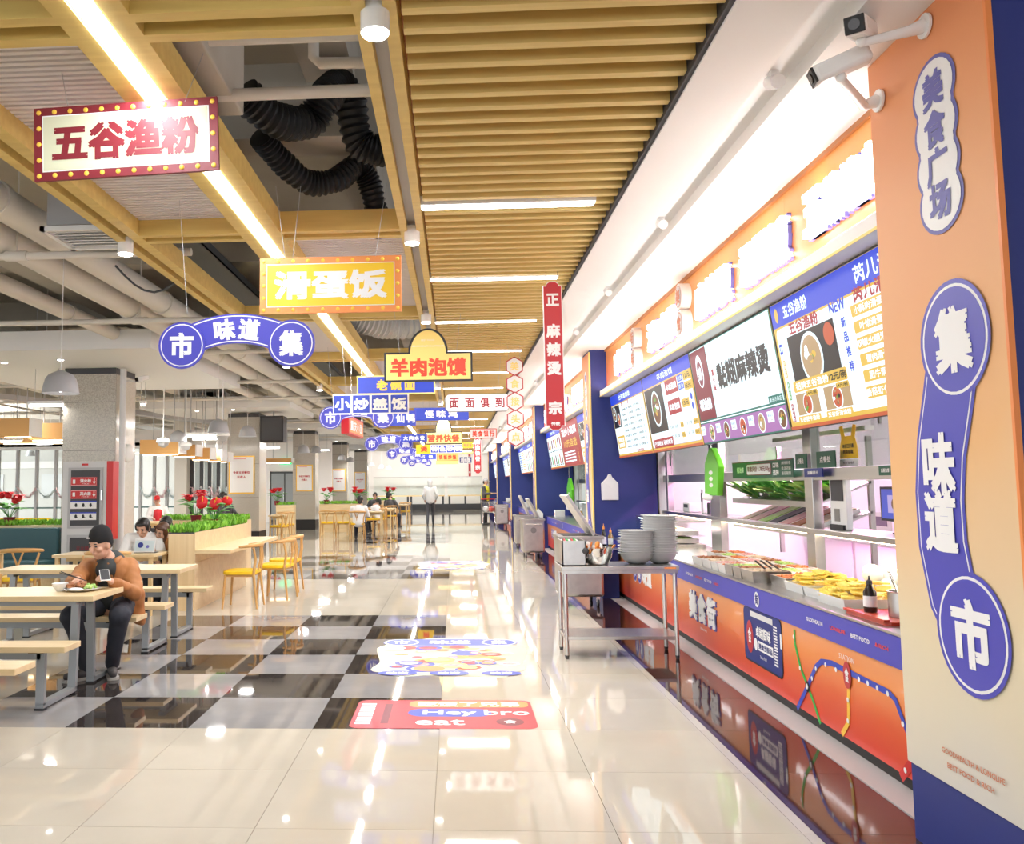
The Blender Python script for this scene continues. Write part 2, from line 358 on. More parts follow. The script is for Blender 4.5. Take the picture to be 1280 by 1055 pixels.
# floor stickers
def ticket_sticker(x0, y0):
    t = thing('floor_sticker', 'red rectangular floor sticker lettered Hey bro eat', 'sticker', (x0, y0, 0))
    MB().prism(rr_pts(0, 0, 1.2, .72, .07), (x0, y0, .0015), XP, YP, .0012).build('sheet', 'cherry', t)
    P = Pr(t, (x0, y0, .0015), XP, YP, .0006)
    for k in range(9): P.rect(-.52, -.24+k*.06, .1, .038 if k % 2 else .05, 'print_white', name='barcode')
    P.rect(-.38, 0, .05, .5, 'dark_red')
    P.rrect(.17, .245, .82, .17, .06, 'sign_orange'); P.text('吃饭了兄弟', .17, .245, .7, .13, 'print_white', bold=.035)
    P.rrect(.04, .02, .56, .2, .1, 'blue'); P.text('Hey', .04, .01, .36, .16, 'print_white', bold=.03)
    P.text('bro', .42, .03, .3, .14, 'print_white', bold=.03); P.text('eat', -.02, -.22, .32, .13, 'print_white', bold=.03)
    P.disc(.43, -.2, .09, 'dark_red'); P.text('食', .43, -.2, .08, .08, 'print_white', bold=.02); P.done()
ticket_sticker(.02, .37)
def round_sticker(x0, y0, label):
    t = thing('floor_sticker', label, 'sticker', (x0, y0, 0))
    out = []
    for k in range(60):
        a = 2*PI*k/60; r = 1+.05*math.sin(9*a)+.03*math.sin(5*a+1)
        c_, s_ = math.cos(a), math.sin(a); out.append((.66*r*math.copysign(abs(c_)**.5, c_), .86*r*math.copysign(abs(s_)**.6, s_)))
    MB().prism(out, (x0, y0, .0015), XP, YP, .0012).build('sheet', 'cream', t)
    P = Pr(t, (x0, y0, .0015), XP, YP, .0005)
    P.rrect(0, .66, 1.3, .34, .17, 'blue', 1)
    for sx, ch in ((-.47, '市'), (.47, '集')):
        P.disc(sx, .66, .17, 'print_white', 2); P.disc(sx, .66, .15, 'blue', 3); P.text(ch, sx, .66, .15, .2, 'print_white', 4, .03)
    P.text('味道', 0, .66, .4, .2, 'print_white', 4, .03)
    rn = random.Random(3)
    for k in range(46):                       # printed bowls, noodles and fruit
        u, v = rn.uniform(-.55, .55), rn.uniform(-.62, .4); r = rn.uniform(.04, .12)
        P.disc(u, v, r*1.2, rn.choice(['sign_orange', 'gold', 'letter_red', 'blue', 'print_white', 'violet', 'pale_yellow']), 2+k*.1, r, 12)
        P.disc(u, v, r*.8, rn.choice(['print_white', 'pale_yellow', 'sign_orange', 'cherry', 'meat_pink']), 2.05+k*.1, r*.6, 10)
    for u in (-.42, 0, .42):
        P.disc(u, -.74, .16, 'blue', 8, .09); P.text('味道', u, -.74, .18, .09, 'print_white', 9, .03)
    P.done()
round_sticker(.05, 2.35, 'colourful floor sticker with a blue banner just beyond the red one')
round_sticker(.05, 11.2, 'colourful floor sticker on the second patch of dark tiles far down the aisle')
for x, y, s in ((-1.72, .4, 1), (-2.02, 2.95, .9)):       # white oval spots of fallen light patches printed on the tiles
    pass

# ---- walls
MB().box(5.9, -14, 0, 6.1, 62, 3.6).build('wall_right', 'wall_tile', kind='structure', label='white tiled back wall of the food stalls')
MB().box(-26, 49.5, 0, 6.4, 49.8, 5.2).build('wall_back', 'wall_white', kind='structure', label='plain white end wall of the hall')
MB().box(-26, 49.42, 0, 6.4, 49.5, .35).build('baseboard_back', 'dark', kind='structure')
wl = MB(); wl.box(-14, 31.9, 0, -7.9, 32.1, 3.5); wl.box(-6.6, 31.9, 0, -5.2, 32.1, 3.5); wl.box(-7.9, 31.9, 2.2, -6.6, 32.1, 3.5)
wl.build('wall_partition', 'wall_white', kind='structure')
d1 = MB().box(-7.88, 31.95, 0, -6.62, 32.05, 2.18).build('door_1', 'tray_dark', kind='structure', label='dark grey double door under the green exit sign')
for x in (-7.56, -6.95):
    MB().box(x-.28, 31.92, .1, x+.28, 31.96, 2.1).build('leaf', 'grey_metal', d1)
MB().cyl((-7.3, 31.88, .9), (-7.3, 31.88, 1.3), .015).build('handle', 'chrome', d1)
e = thing('exit_sign', 'small green emergency exit sign above the dark double door', 'sign', (-7.2, 31.8, 2.6))
MB().box(-7.45, 31.8, 2.5, -6.95, 31.86, 2.72).build('case', 'exit_green', e)
P = Pr(e, (-7.2, 31.8, 2.61), XP, ZP, .003); P.text('EXIT', .05, 0, .26, .1, 'print_white'); P.done()

# ---- ceiling deck with beams (open services)
deck = MB().box(-26, -14, 5.0, 6.4, 62, 5.2).build('ceiling', 'deck', kind='structure', label='bare concrete deck above the open ceiling')
for y in [-7+4.25*k for k in range(15)]:
    MB().box(-26, y, 4.55, 6.3, y+.3, 5.0).build('trim_10', 'deck', kind='structure')  # cross beams under the deck
for x in (-14, -9.6, -5.7, -.9):
    MB().box(x, -14, 4.4, x+.35, 49.4, 5.0).build('trim_11', 'concrete', kind='structure')  # lengthwise beams under the deck

# ---- lowered ceiling over the aisle
ZC = 3.45
grid = thing('ceiling', 'yellow timber grid, slats and ribbed white panels over the aisle', loc=(0, 0, ZC), kind='structure')
proto = MB().box(-.07, -.026, ZC, 1.235, .026, ZC+.11).build('slat', 'slat', grid)
n = 0; y = -3.3
while y < 36:
    o = proto if n == 0 else proto.copy()
    if n: COL.objects.link(o)
    o.location.y = y; y += .157; n += 1
far = MB()
while y < 49.3: far.box(-.07, y-.026, ZC, 1.235, y+.026, ZC+.11); y += .157
far.build('far_slats', 'slat', grid, kind='stuff')
MB().box(-.1, -14, ZC+.2, 1.26, 49.4, ZC+.22).build('backing', 'brownish', grid)
MB().box(1.238, -14, ZC-.02, 1.262, 49.4, ZC+.2).build('dark_gap_strip', 'dark', grid)  # dark strip stands in for the shaded gap beside the soffit
YB = [-8.65, -5.4, -2.15, .92, 4.3, 7.6, 10.9, 14.2, 17.5, 20.8, 24.1, 27.4, 30.7, 34, 37.3, 40.6, 43.9, 47.2]
def beam(x0, x1, y0, y1, h=.16): MB().box(x0, y0, ZC, x1, y1, ZC+h).build('timber_beam', 'timber', grid)
# right double beam, lamp channel, left double beam
for x0, x1 in ((-.27, -.215), (-.145, -.09), (-1.50, -1.40), (-1.28, -1.18), (-2.36, -2.27), (-2.50, -2.43)): beam(x0, x1, -14, 49.3)
for x0, x1 in ((-.215, -.145), (-2.43, -2.36)): MB().box(x0, -14, ZC+.07, x1, 49.3, ZC+.1).build('channel', 'channel', grid)
MB().box(-1.40, -14, ZC+.06, -1.28, 49.3, ZC+.1).build('channel', 'channel', grid)
for k, y in enumerate(YB):
    for x0, x1 in ((-2.27, -1.5), (-1.18, -.27)):
        beam(x0, x1, y-.115, y-.05); beam(x0, x1, y+.05, y+.115)
        MB().box(x0, y-.05, ZC+.07, x1, y+.05, ZC+.09).build('channel', 'channel', grid)
def ribbed(x0, x1, y0, y1, fine):
    p = .052 if fine else .104; g = MB(); n = int((y1-y0)/p); vs = []; z = ZC+.12
    for i in range(n+1):
        y = y0+i*p
        for dy, dz in ((0, 0), (.55*p, 0), (.6*p, .02), (.95*p, .02)):
            for x in (x0, x1): vs.append((x, min(y+dy, y1), z+dz))
    m = len(vs)//2; fs = [(2*i, 2*i+2, 2*i+3, 2*i+1) for i in range(m-1)]
    g.add(vs, fs); g.box(x0, y0, z+.03, x1, y1, z+.05); g.build('ribbed_panel', 'ribbed', grid)
for k in range(len(YB)-1):
    y0, y1 = YB[k]+.115, YB[k+1]-.115
    if k % 2 == 0: ribbed(-2.27, -1.5, y0, y1, k < 6)
    else: ribbed(-1.18, -.27, y0, y1, k < 6)
# which bay is open: bay -2.15..0.92 is k=2 -> left ribbed, right open

# ---- lamps of the grid
k = 0
for y in LAMP_Y+[39.5, 44]:
    if y < 12: lab = ['long white slot lamp in the slatted ceiling, nearest of its row', 'second white slot lamp in the slats, beside the red vertical sign top', 'third white slot lamp in the slats beyond the red vertical sign', 'fourth white slot lamp across the slats', 'fifth white slot lamp across the slats', 'sixth white slot lamp across the slats'][min(k, 5)]
    else: lab = '%s white slot lamp across the slats, counted from the near end' % (ORD+['thirteenth', 'fourteenth', 'fifteenth'])[k]
    t = thing('slot_lamp', lab, 'lamp', (.51, y, ZC-.01), 'slot lamps across the slats' if y < 12 else 'far slot lamps across the slats')
    MB().box(-.09, y-.055, ZC-.005, 1.11, y+.055, ZC+.06).build('housing', 'white', t)
    MB().box(-.08, y-.045, ZC-.012, 1.10, y+.045, ZC-.006).build('diffuser', 'lamp_white', t)
    k += 1
t = thing('linear_lamp', 'long white linear lamp running down the aisle between two timber beams', 'lamp', (-1.34, 20, ZC))
MB().box(-1.385, -8, ZC+.01, -1.295, 45, ZC+.06).build('housing', 'white', t)
MB().box(-1.375, -8, ZC-.012, -1.305, 45, ZC+.009).build('diffuser', 'led_strip', t)
def downlight(x, y, lab, grp):
    t = thing('downlight', lab, 'lamp', (x, y, ZC-.09), grp)
    can = MB().cyl((x, y, ZC-.085), (x, y, ZC+.04), .06, n=20).build('can', 'white_gloss', t, smooth=True)
    MB().cyl((x, y, ZC-.094), (x, y, ZC-.086), .052, n=20).build('lens', 'downlight', can)
    l = bpy.data.lights.new('point', 'SPOT'); l.energy = 60; l.spot_size = 2.2; l.spot_blend = .6; l.shadow_soft_size = .05
    o = bpy.data.objects.new('spot', l); o.location = (x, y, ZC-.11); COL.objects.link(o)
for i, y in enumerate([-2.2, .9, 4.15, 7.6, 10.9, 14.2, 20.8, 27.4]):
    downlight(-.18, y, ['glaring cylinder downlight on the timber beam at the top of the view', 'cylinder downlight on the beam beside the orange-framed yellow sign', 'cylinder downlight on the beam above the domed yellow sign'][i] if i < 3 else '%s cylinder downlight along the beam beside the slats, counted from the top of the view' % ORD[i], 'downlights on the beam beside the slats')
for i, y in enumerate([1.0, 4.3, 7.6, 10.9]):
    downlight(-2.45, y, ['cylinder downlight on the outer timber beam near the square air vent', 'downlight on the outer beam just past the blue arch sign', 'downlight on the outer beam over the shop-name signs', 'farthest downlight on the outer timber beam'][i], 'downlights on the outer beam')

# ---- white soffit over the stalls
ZS = 3.42
sof = MB().box(1.262, -14, ZS, 1.60, 49.4, ZS+.12).build('ceiling', 'soffit', kind='structure', label='smooth white soffit over the stalls with a lamp channel')
MB().box(1.78, -14, ZS, 6.0, 49.4, ZS+.12).build('slab', 'soffit', sof); MB().box(1.58, -14, ZS+.08, 1.8, 49.4, ZS+.12).build('channel', 'white', sof)
for i, y in enumerate([-1.5, .8, 3.1, 5.4, 8, 11, 14.5, 19, 24, 30]):
    t = thing('track_spot', '%s small white track spotlight in the soffit channel, counted from the near pillar' % ORD[i], 'lamp', (1.69, y, ZS+.02), 'track spotlights in the soffit channel')
    MB().cyl((1.69, y, ZS+.01), (1.69, y+.1, ZS+.05), .035, n=12).build('head', 'white_gloss', t, smooth=True)
    MB().box(1.67, y+.03, ZS+.05, 1.71, y+.07, ZS+.08).build('arm', 'white', t)
# end closure between ceiling and soffit
for y in (49.2,): MB().box(-2.5, y, ZC, 6, y+.2, 5).build('trim_1', 'wall_white', kind='structure')

# ---- services above the open part
def pipe(pts, r, m='pipe', lab=None, grp='painted pipes under the deck'):
    g = MB(); g.tube(pts, r, 12) ; o = g.build('pipe', m, smooth=True, cat='pipe', label=lab, group=grp); return o

for q, (x, z, r) in enumerate( ((-3.55, 3.86, .14), (-3.95, 3.8, .14), (-4.75, 3.75, .1), (-6.9, 4.0, .13), (-8.3, 4.1, .1), (-10.5, 4.1, .1))):
    g = MB().cyl((x, -10, z), (x, 48, z), r, n=14)
    for k in range(14): g.cyl((x, -7+k*4, z), (x, -6.9+k*4, z), r*1.12, n=14)
    g.build('pipe', 'pipe', smooth=True, cat='pipe', label='%s painted pipe from the aisle, running away under the deck' % ORD[q], group='long painted pipes under the deck')
for q, (y, z) in enumerate(((-1.4, 3.8), (1.9, 3.62), (5.0, 3.62), (8.1, 3.7), (11.5, 3.62), (15, 3.65), (18.6, 3.7), (22.5, 3.62), (27, 3.7), (31, 3.6))):
    g = MB().cyl((-22, y, z), (-2.2 if y > 1 else -.3, y, z), .035, n=10)
    for k in range(7): g.cyl((-20+k*2.7, y, z), (-20+k*2.7, y, 4.99), .008, n=5); g.cyl((-20.1+k*2.7, y, z), (-19.9+k*2.7, y, z), .048, n=10)
    g.build('pipe', 'pipe', smooth=True, cat='pipe', label='%s thin sprinkler pipe crossing the hall, counted from the near end' % ORD[q], group='thin sprinkler pipes crossing the hall')
for q, (x, z) in enumerate(((-4.35, 4.05), (-5.3, 3.95), (-7.6, 3.75), (-9, 3.7), (-12, 3.8))):
    g = MB().cyl((x, -6, z), (x, 46, z), .028, n=8)
    g.build('pipe', 'pipe', smooth=True, cat='pipe', label='%s thin lengthwise branch pipe from the aisle among the thicker pipes' % ORD[q], group='thin lengthwise branch pipes')
t = thing('cable_tray', 'dark grey cable tray running beside the painted pipes', 'cable tray', (-2.9, 10, 4.3))
for x in (-3.1, -2.72): MB().box(x, -6, 4.28, x+.02, 45, 4.38).build('rail', 'tray_dark', t)
MB().box(-3.1, -6, 4.28, -2.7, 45, 4.29).build('floor_sheet', 'tray_dark', t)
t = thing('cable_tray', 'grey cable tray crossing diagonally behind the stone columns', 'cable tray', (-8, 15, 3.4))
for s in (0, .3): MB().bar((-11+s, 8, 3.5), (-5.4+s, 27, 3.5), .02, .12).build('rail', 'grey', t)
MB().bar((-10.85, 8, 3.45), (-5.25, 27, 3.45), .3, .01).build('floor_sheet', 'grey', t)
# ducts in the left bays, vents
for i, (x, y, z, L) in enumerate(((-3.2, 8, 4.35, 3), (-9, 9, 4.3, 8), (-7.4, 21, 4.3, 7), (-1.9, 6, 4.3, 1.4))):
    g = MB().box(x-.4, y, z-.2, x+.4, y+L, z+.2)
    for k in range(int(L)): g.box(x-.43, y+k, z-.23, x+.43, y+k+.04, z+.23)
    g.build('air_duct', 'grey', cat='duct', label=['galvanised square duct beside the outer timber beam', 'long square duct over the glass wall', 'square duct over the far columns', 'short square duct seen through an open ceiling bay'][i], group='square ducts')
t = thing('air_vent', 'square white louvred air vent beside the outer downlight', 'vent', (-2.85, 1.5, 3.62))
g = MB().box(-3.2, 1.1, 3.6, -2.55, 1.14, 3.64); g.box(-3.2, 1.66, 3.6, -2.55, 1.7, 3.64); g.box(-3.2, 1.1, 3.6, -3.16, 1.7, 3.64); g.box(-2.59, 1.1, 3.6, -2.55, 1.7, 3.64); g.build('frame', 'white', t)
MB().box(-3.16, 1.14, 3.66, -2.59, 1.66, 4.6).build('duct_neck', 'grey', t)
for k in range(6): MB().obox((-2.87, 1.2+k*.08, 3.62), (.56, .05, .006), Matrix.Rotation(.6, 3, 'X')).build('louvre', 'white', t)
t = thing('cable', 'thin cable drooping in a loop below the painted pipes', 'cable', (-3, 2.6, 3.6))
MB().tube([(-3.25+.1*k, 2.8, 3.75-.28*math.sin(PI*k/8)) for k in range(9)], .012, 6).build('strand', 'tray_dark', t)
t = thing('cable', 'thick black cable curling near the top of the view beside the outer beam', 'cable', (-3, .5, 3.7))
MB().tube([(-2.75, .1, 4.99), (-2.75, .1, 4.2), (-2.8, .3, 3.9), (-2.78, .55, 3.7), (-2.6, .8, 3.66)], .02, 8).build('strand', 'duct_black', t)

# ---- open bay with flexible ducts (nearest)
t = thing('plenum_box', 'plaster covered plenum box with black duct outlets in the open bay', 'duct box', (-1.1, 0, 3.7))
MB().prism([(0, 0), (.52, 0), (.52, .62), (.2, .62), (.2, .46), (0, .46)], (-1.62, -.66, 3.72), XP, ZP, -1.55).build('body', 'concrete', t, bev=.01)
def flex(pts, r, lab):
    P = [Vector(p) for p in pts]; out = []; n = len(P)
    def cr(p0, p1, p2, p3, t): return .5*((2*p1)+(-p0+p2)*t+(2*p0-5*p1+4*p2-p3)*t*t+(-p0+3*p1-3*p2+p3)*t**3)
    for i in range(n-1):
        for k in range(30): out.append(cr(P[max(i-1, 0)], P[i], P[i+1], P[min(i+2, n-1)], k/30))
    rad = [r*(1+.09*math.sin(i*PI*2/5))*(1+.04*math.sin(i*.21)) for i in range(len(out))]
    MB().tube(out, r, 18, rad).build('flexible_duct', 'duct_black', smooth=True, cat='duct', label=lab)
Y1 = .05
flex([at(305, 118, y=-.5), at(345, 150, y=-.3), at(385, 152, y=-.1), at(405, 125, y=-.1), at(420, 108, y=0), at(436, 120, y=.1), at(448, 175, y=.2), at(475, 188, y=.25), at(500, 175, y=.35)], .105, 'upper black ribbed flexible duct looping through the open bay')
flex([at(326, 170, y=.1), at(350, 200, y=.3), at(385, 228, y=.5), at(420, 225, y=.6), at(445, 208, y=.7), at(460, 225, y=.8), at(470, 262, y=.9), at(474, 290, y=1.1)], .085, 'lower black ribbed flexible duct drooping behind the first one')
pipe([at(215, 122, y=-.9), at(340, 117, y=-.9), at(480, 112, y=-.9)], .035, lab='painted pipe crossing in front of the black flexible ducts')
pipe([at(392, 0, y=-1.1), at(392, 72, y=-1.1), at(400, 79, y=-1.1), at(480, 78, y=-1.1)], .03, lab='bent painted pipe dropping above the black flexible ducts')
MB().tube([at(458, 190, y=1.0), at(459, 265, y=1.0)], .02, 8).build('pipe', 'grey', smooth=True, cat='pipe', label='thin grey upright pipe beside the lower black duct')
MB().box(-1.6, .35, 4.0, -.25, .7, 4.55).build('trim_2', 'concrete', kind='structure')
# second open bay: pale insulated duct
flex([at(440, 395, y=7), at(470, 402, y=7.2), at(500, 405, y=7.4), at(535, 396, y=7.6)], .22, 'pale crumpled insulated duct in an open bay above the domed sign')
bpy.data.objects[-1] if False else None
for o in scene.objects:
    if o.get('label', '').startswith('pale crumpled'): o.data.materials[0] = M['pale_grey']

# ---- stone columns with white canopies
def column(x0, x1, y0, z1, lab, far=False):
    dpt = x1-x0
    t = thing('stone_column', lab, loc=((x0+x1)/2, y0+dpt/2, 0), kind='structure')
    zs = [.36, 1.25, 2.15, 2.95, z1-.1]
    for a, b in zip(zs, zs[1:]): MB().box(x0, y0, a+.003, x1, y0+dpt, b-.003).build('stone_panel', 'granite', t)
    MB().box(x0+.01, y0+.01, 0, x1-.01, y0+dpt-.01, z1).build('core', 'dark', t)
    MB().box(x1-.002, y0+.02, .36, x1+.006, y0+dpt-.02, z1-.12).build('side_panel', 'granite_pale', t)
    MB().box(x0-.004, y0-.004, 0, x1+.008, y0+dpt, .35).build('plinth', 'black', t)
    return t
cols = []
def colpx(l, r, d, z1, lab):
    a = at(l, 600, y=d-5.596); b = at(r, 600, y=d-5.596); cols.append((a.x, b.x, a.y)); return column(a.x, b.x, a.y, z1, lab)
colpx(77, 143, 14, 3.52, 'large speckled stone column behind the fire hydrant cabinet')
colpx(284, 324, 23, 3.5, 'speckled stone column behind the long planter')
colpx(366, 394, 30.8, 3.5, 'third speckled stone column with black plinth')
colpx(413, 434, 39.2, 3.5, 'fourth speckled stone column'); colpx(443, 459, 48, 3.5, 'farthest speckled stone column by the end wall')
for i, (x0, x1, y0) in enumerate(cols):
    c = [-1.75, 1.25, -1.9, 3.3] if i == 0 else [-1.7, 1.1, -1.5, 2.2]
    o = MB().box(x0+c[0]*1.1, y0+c[2], 3.52, x1+c[1], y0+c[3], 3.80).build('trim_%d' % (3+i), 'white', kind='structure', label='flat white canopy round a column head')
    for k, (dx, dy) in enumerate(((-.6, -.8), (.4, -1.0))):
        l = thing('recessed_light', 'small round recessed light under the canopy of the %s stone column, %s' % (['large', 'second', 'third', 'fourth', 'farthest'][i], ['outer one', 'inner one'][k]), 'lamp', (x0+dx, y0+dy, 3.5), 'recessed canopy lights')
        MB().cyl((x0+dx, y0+dy, 3.508), (x0+dx, y0+dy, 3.519), .06, n=16).build('trim_ring', 'white_gloss', l); MB().cyl((x0+dx, y0+dy, 3.504), (x0+dx, y0+dy, 3.507), .045, n=16).build('lens', 'lamp_white', l)
X0, X1, Y0 = cols[0]
MB().cyl((X1+.1, Y0+.05, 0), (X1+.1, Y0+.05, 3.5), .05, n=14).build('pipe', 'pale_grey', smooth=True, cat='pipe', label='upright grey drain pipe at the corner of the large column')
t = thing('loudspeaker', 'round white wall loudspeaker on the side of the large column', 'loudspeaker', (X1+.02, Y0+.5, 2.05)); p = at(162, 566, y=Y0+.4)
MB().ell((X1+.03, Y0+.5, p.z), (.09, .2, .16), 16, 10).build('shell', 'white_gloss', t, smooth=True); MB().box(X1+.0, Y0+.4, p.z-.06, X1+.05, Y0+.6, p.z+.06).build('bracket', 'white', t)
# posters on columns
for i, (l, tp, r, b) in enumerate(((286, 570, 318, 617), (370, 581, 391, 614), (415, 586, 432, 614), (443, 590, 457, 612))):
    x0, x1, y0 = cols[i+1]; a = at(l, tp, y=y0-.03); c = at(r, b, y=y0-.03); cx, cz = (a.x+c.x)/2, (a.z+c.z)/2; W, H = c.x-a.x, a.z-c.z
    t = thing('framed_poster', ['framed white poster with red writing on the column behind the planter', 'framed white poster on the third column', 'framed white poster on the fourth column', 'framed white poster on the farthest column'][i], 'poster', (cx, y0-.03, a.z-H))
    MB().box(a.x, y0-.03, c.z, c.x, y0-.006, a.z).build('frame', 'gold', t); P = Pr(t, (cx, y0-.031, cz), XP, ZP, .004)
    P.rect(0, 0, W-.07, H-.07, 'print_white', 1, 'sheet'); P.text('争做文明餐饮', 0, .06, W*.65, .07, 'cherry', 2, .02); P.text('光盘人', 0, -.06, W*.35, .07, 'cherry', 2, .02); P.rect(-.05, H*.42, W*.5, .012, 'letter_red', 2); P.done()
t = thing('black_screen_box', 'black hanging display box beside the second column head', 'display', (cols[1][1]+.3, cols[1][2]-.3, 2.95))
a = at(325, 520, y=cols[1][2]-.3); c = at(354, 552, y=cols[1][2]-.3)
MB().box(a.x, a.y, c.z, c.x, a.y+.5, a.z).build('case', 'black', t, bev=.01); MB().box(a.x+.04, a.y-.004, c.z+.04, c.x-.04, a.y, a.z-.04).build('screen', 'dark', t); MB().cyl((c.x-.3, a.y+.2, a.z), (c.x-.3, a.y+.2, 3.7), .02).build('hanger', 'grey', t)
def cctv(name, base, headc, d, lab, s=1, dark=False):
    t = thing(name, lab, 'camera', base)
    b = Vector(base); h = Vector(headc); d = Vector(d).normalized()
    MB().cyl(b, b+Vector((-.01, 0, 0)), .05*s, n=16).build('mount_plate', 'white_gloss', t, smooth=True)
    MB().tube([b+Vector((-.01, 0, 0)), b+Vector((-.07*s, 0, -.02*s)), h-Vector((0, 0, .06*s))], .018*s, 10, [.03*s, .022*s, .016*s]).build('arm', 'white_gloss', t, smooth=True)
    MB().ell(h-Vector((0, 0, .055*s)), .022*s).build('joint', 'white_gloss', t, smooth=True)
    q = d.to_track_quat('Z', 'Y').to_matrix()
    MB().obox(h, (.085*s, .08*s, .24*s), q).build('body', 'white_gloss', t, bev=.018*s, smooth=True)
    MB().obox(h+d*.121*s, (.074*s, .068*s, .012*s), q).build('front', 'black', t, bev=.003)
    MB().cyl(h+d*.125*s, h+d*.132*s, .022*s, n=16).build('lens', 'oil_dark', t)
p = at(178, 473, y=Y0+.3); cctv('security_camera', (X1+.01, Y0+.3, p.z), (p.x, p.y, p.z), (-.6, -1, -.3), 'small white security camera on the large column', 1)
# ================================================================== STALLS ON THE RIGHT
RY = Vector((0, -1, 0))
PY = [-2.5, 6.8, 15.45, 24.7, 34.5, 44.4]; PT = .66
def emblem(P, u, v, sc, path=None, flip=1):
    pass
def pillar(i):
    y0 = PY[i]; y1 = y0+(PT if i else .88)
    t = thing('pillar', ['nearest orange stall pillar with the big blue market emblem', 'stall pillar with blue side behind the steel serving table', 'third stall pillar with blue side', 'fourth stall pillar with blue side', 'fifth stall pillar', 'farthest stall pillar'][i], loc=(2.05, y0, 0), kind='structure')
    MB().box(2.06, y0+.01, 0, 2.95, y1-.01, ZS).build('core', 'navy', t)
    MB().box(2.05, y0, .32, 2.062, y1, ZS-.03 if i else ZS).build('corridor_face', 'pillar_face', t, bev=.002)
    MB().box(2.045, y0-.003, .3, 2.066, y0+(.03 if i else .012), ZS-.03).build('corner_trim', 'pale_yellow' if i else 'orange', t)
    P = Pr(t, (2.048, (y0+y1)/2, 0), RY, ZP); yc = (y0+y1)/2
    if i == 0:
        def q(px, py): a = at(px, py, x=2.048); return (yc-a.y, a.z)
        cs = [q(1167, 112), q(1170, 160), q(1173, 207), q(1177, 250)]; r = .155
        for k, (rr, m) in enumerate(((r, 'violet'), (r-.018, 'print_white'))):
            for (a, b) in cs: P.disc(a, b, rr, m, 1+k+.3, rr*.86, 28)
            for (a, b), (c, d) in zip(cs, cs[1:]): P.disc((a+c)/2, (b+d)/2, rr*.86, m, 1.1+k, rr*.9, 20)
        for (a, b), ch in zip(cs, '美食广场'): P.text(ch, a, b, .15, .15, 'violet', 4, .03)
        c1, c2 = q(1193, 424), q(1216, 793); mid = [q(1184, 500), q(1176, 560), q(1174, 620), q(1178, 680), q(1190, 740)]
        for wd, m, l in ((.35, 'blue_violet', 1), (.315, 'print_white', 1.5), (.30, 'blue_violet', 2)): P.path([c1]+mid+[c2], wd, m, l)
        for c, ch in ((c1, '集'), (c2, '市')):
            for rr, m, l in ((.235, 'blue_violet', 2.5), (.217, 'print_white', 3), (.205, 'blue_violet', 3.5)): P.disc(c[0], c[1], rr, m, l, rr*.99, 36)
            P.text(ch, c[0], c[1], .25, .26, 'print_white', 5, .035)
        P.text('味', *q(1175, 580), .23, .25, 'print_white', 5, .035); P.text('道', *q(1178, 651), .23, .25, 'print_white', 5, .035)
        a = q(1216, 956); P.text('GOODHEALTH & LONGLIFE', a[0], a[1], .4, .022, 'terracotta', 3, .02); a = q(1214, 972); P.text('BEST FOOD & RICH', a[0], a[1], .3, .022, 'terracotta', 3, .02)
    else:
        P.path([(0, 2.2), (-.07, 1.9), (-.09, 1.55), (-.05, 1.2), (.03, .9)], .26, 'blue_violet', 1)
        for z, ch in ((2.2, '集'), (.85, '市')):
            P.disc(0 if z > 2 else .03, z, .19, 'blue_violet', 2); P.disc(0 if z > 2 else .03, z, .165, 'print_white', 3); P.disc(0 if z > 2 else .03, z, .155, 'blue_violet', 4); P.text(ch, 0 if z > 2 else .03, z, .2, .2, 'print_white', 5, .03)
        P.text('味', -.07, 1.75, .18, .2, 'print_white', 4, .03); P.text('道', -.07, 1.35, .18, .2, 'print_white', 4, .03)
        for k in range(4): P.disc(0, 3.05-k*.17, .1, 'print_white', 1); P.text('美食广场'[k], 0, 3.05-k*.17, .11, .11, 'violet', 3, .03)
    P.done()
for i in range(6): pillar(i)

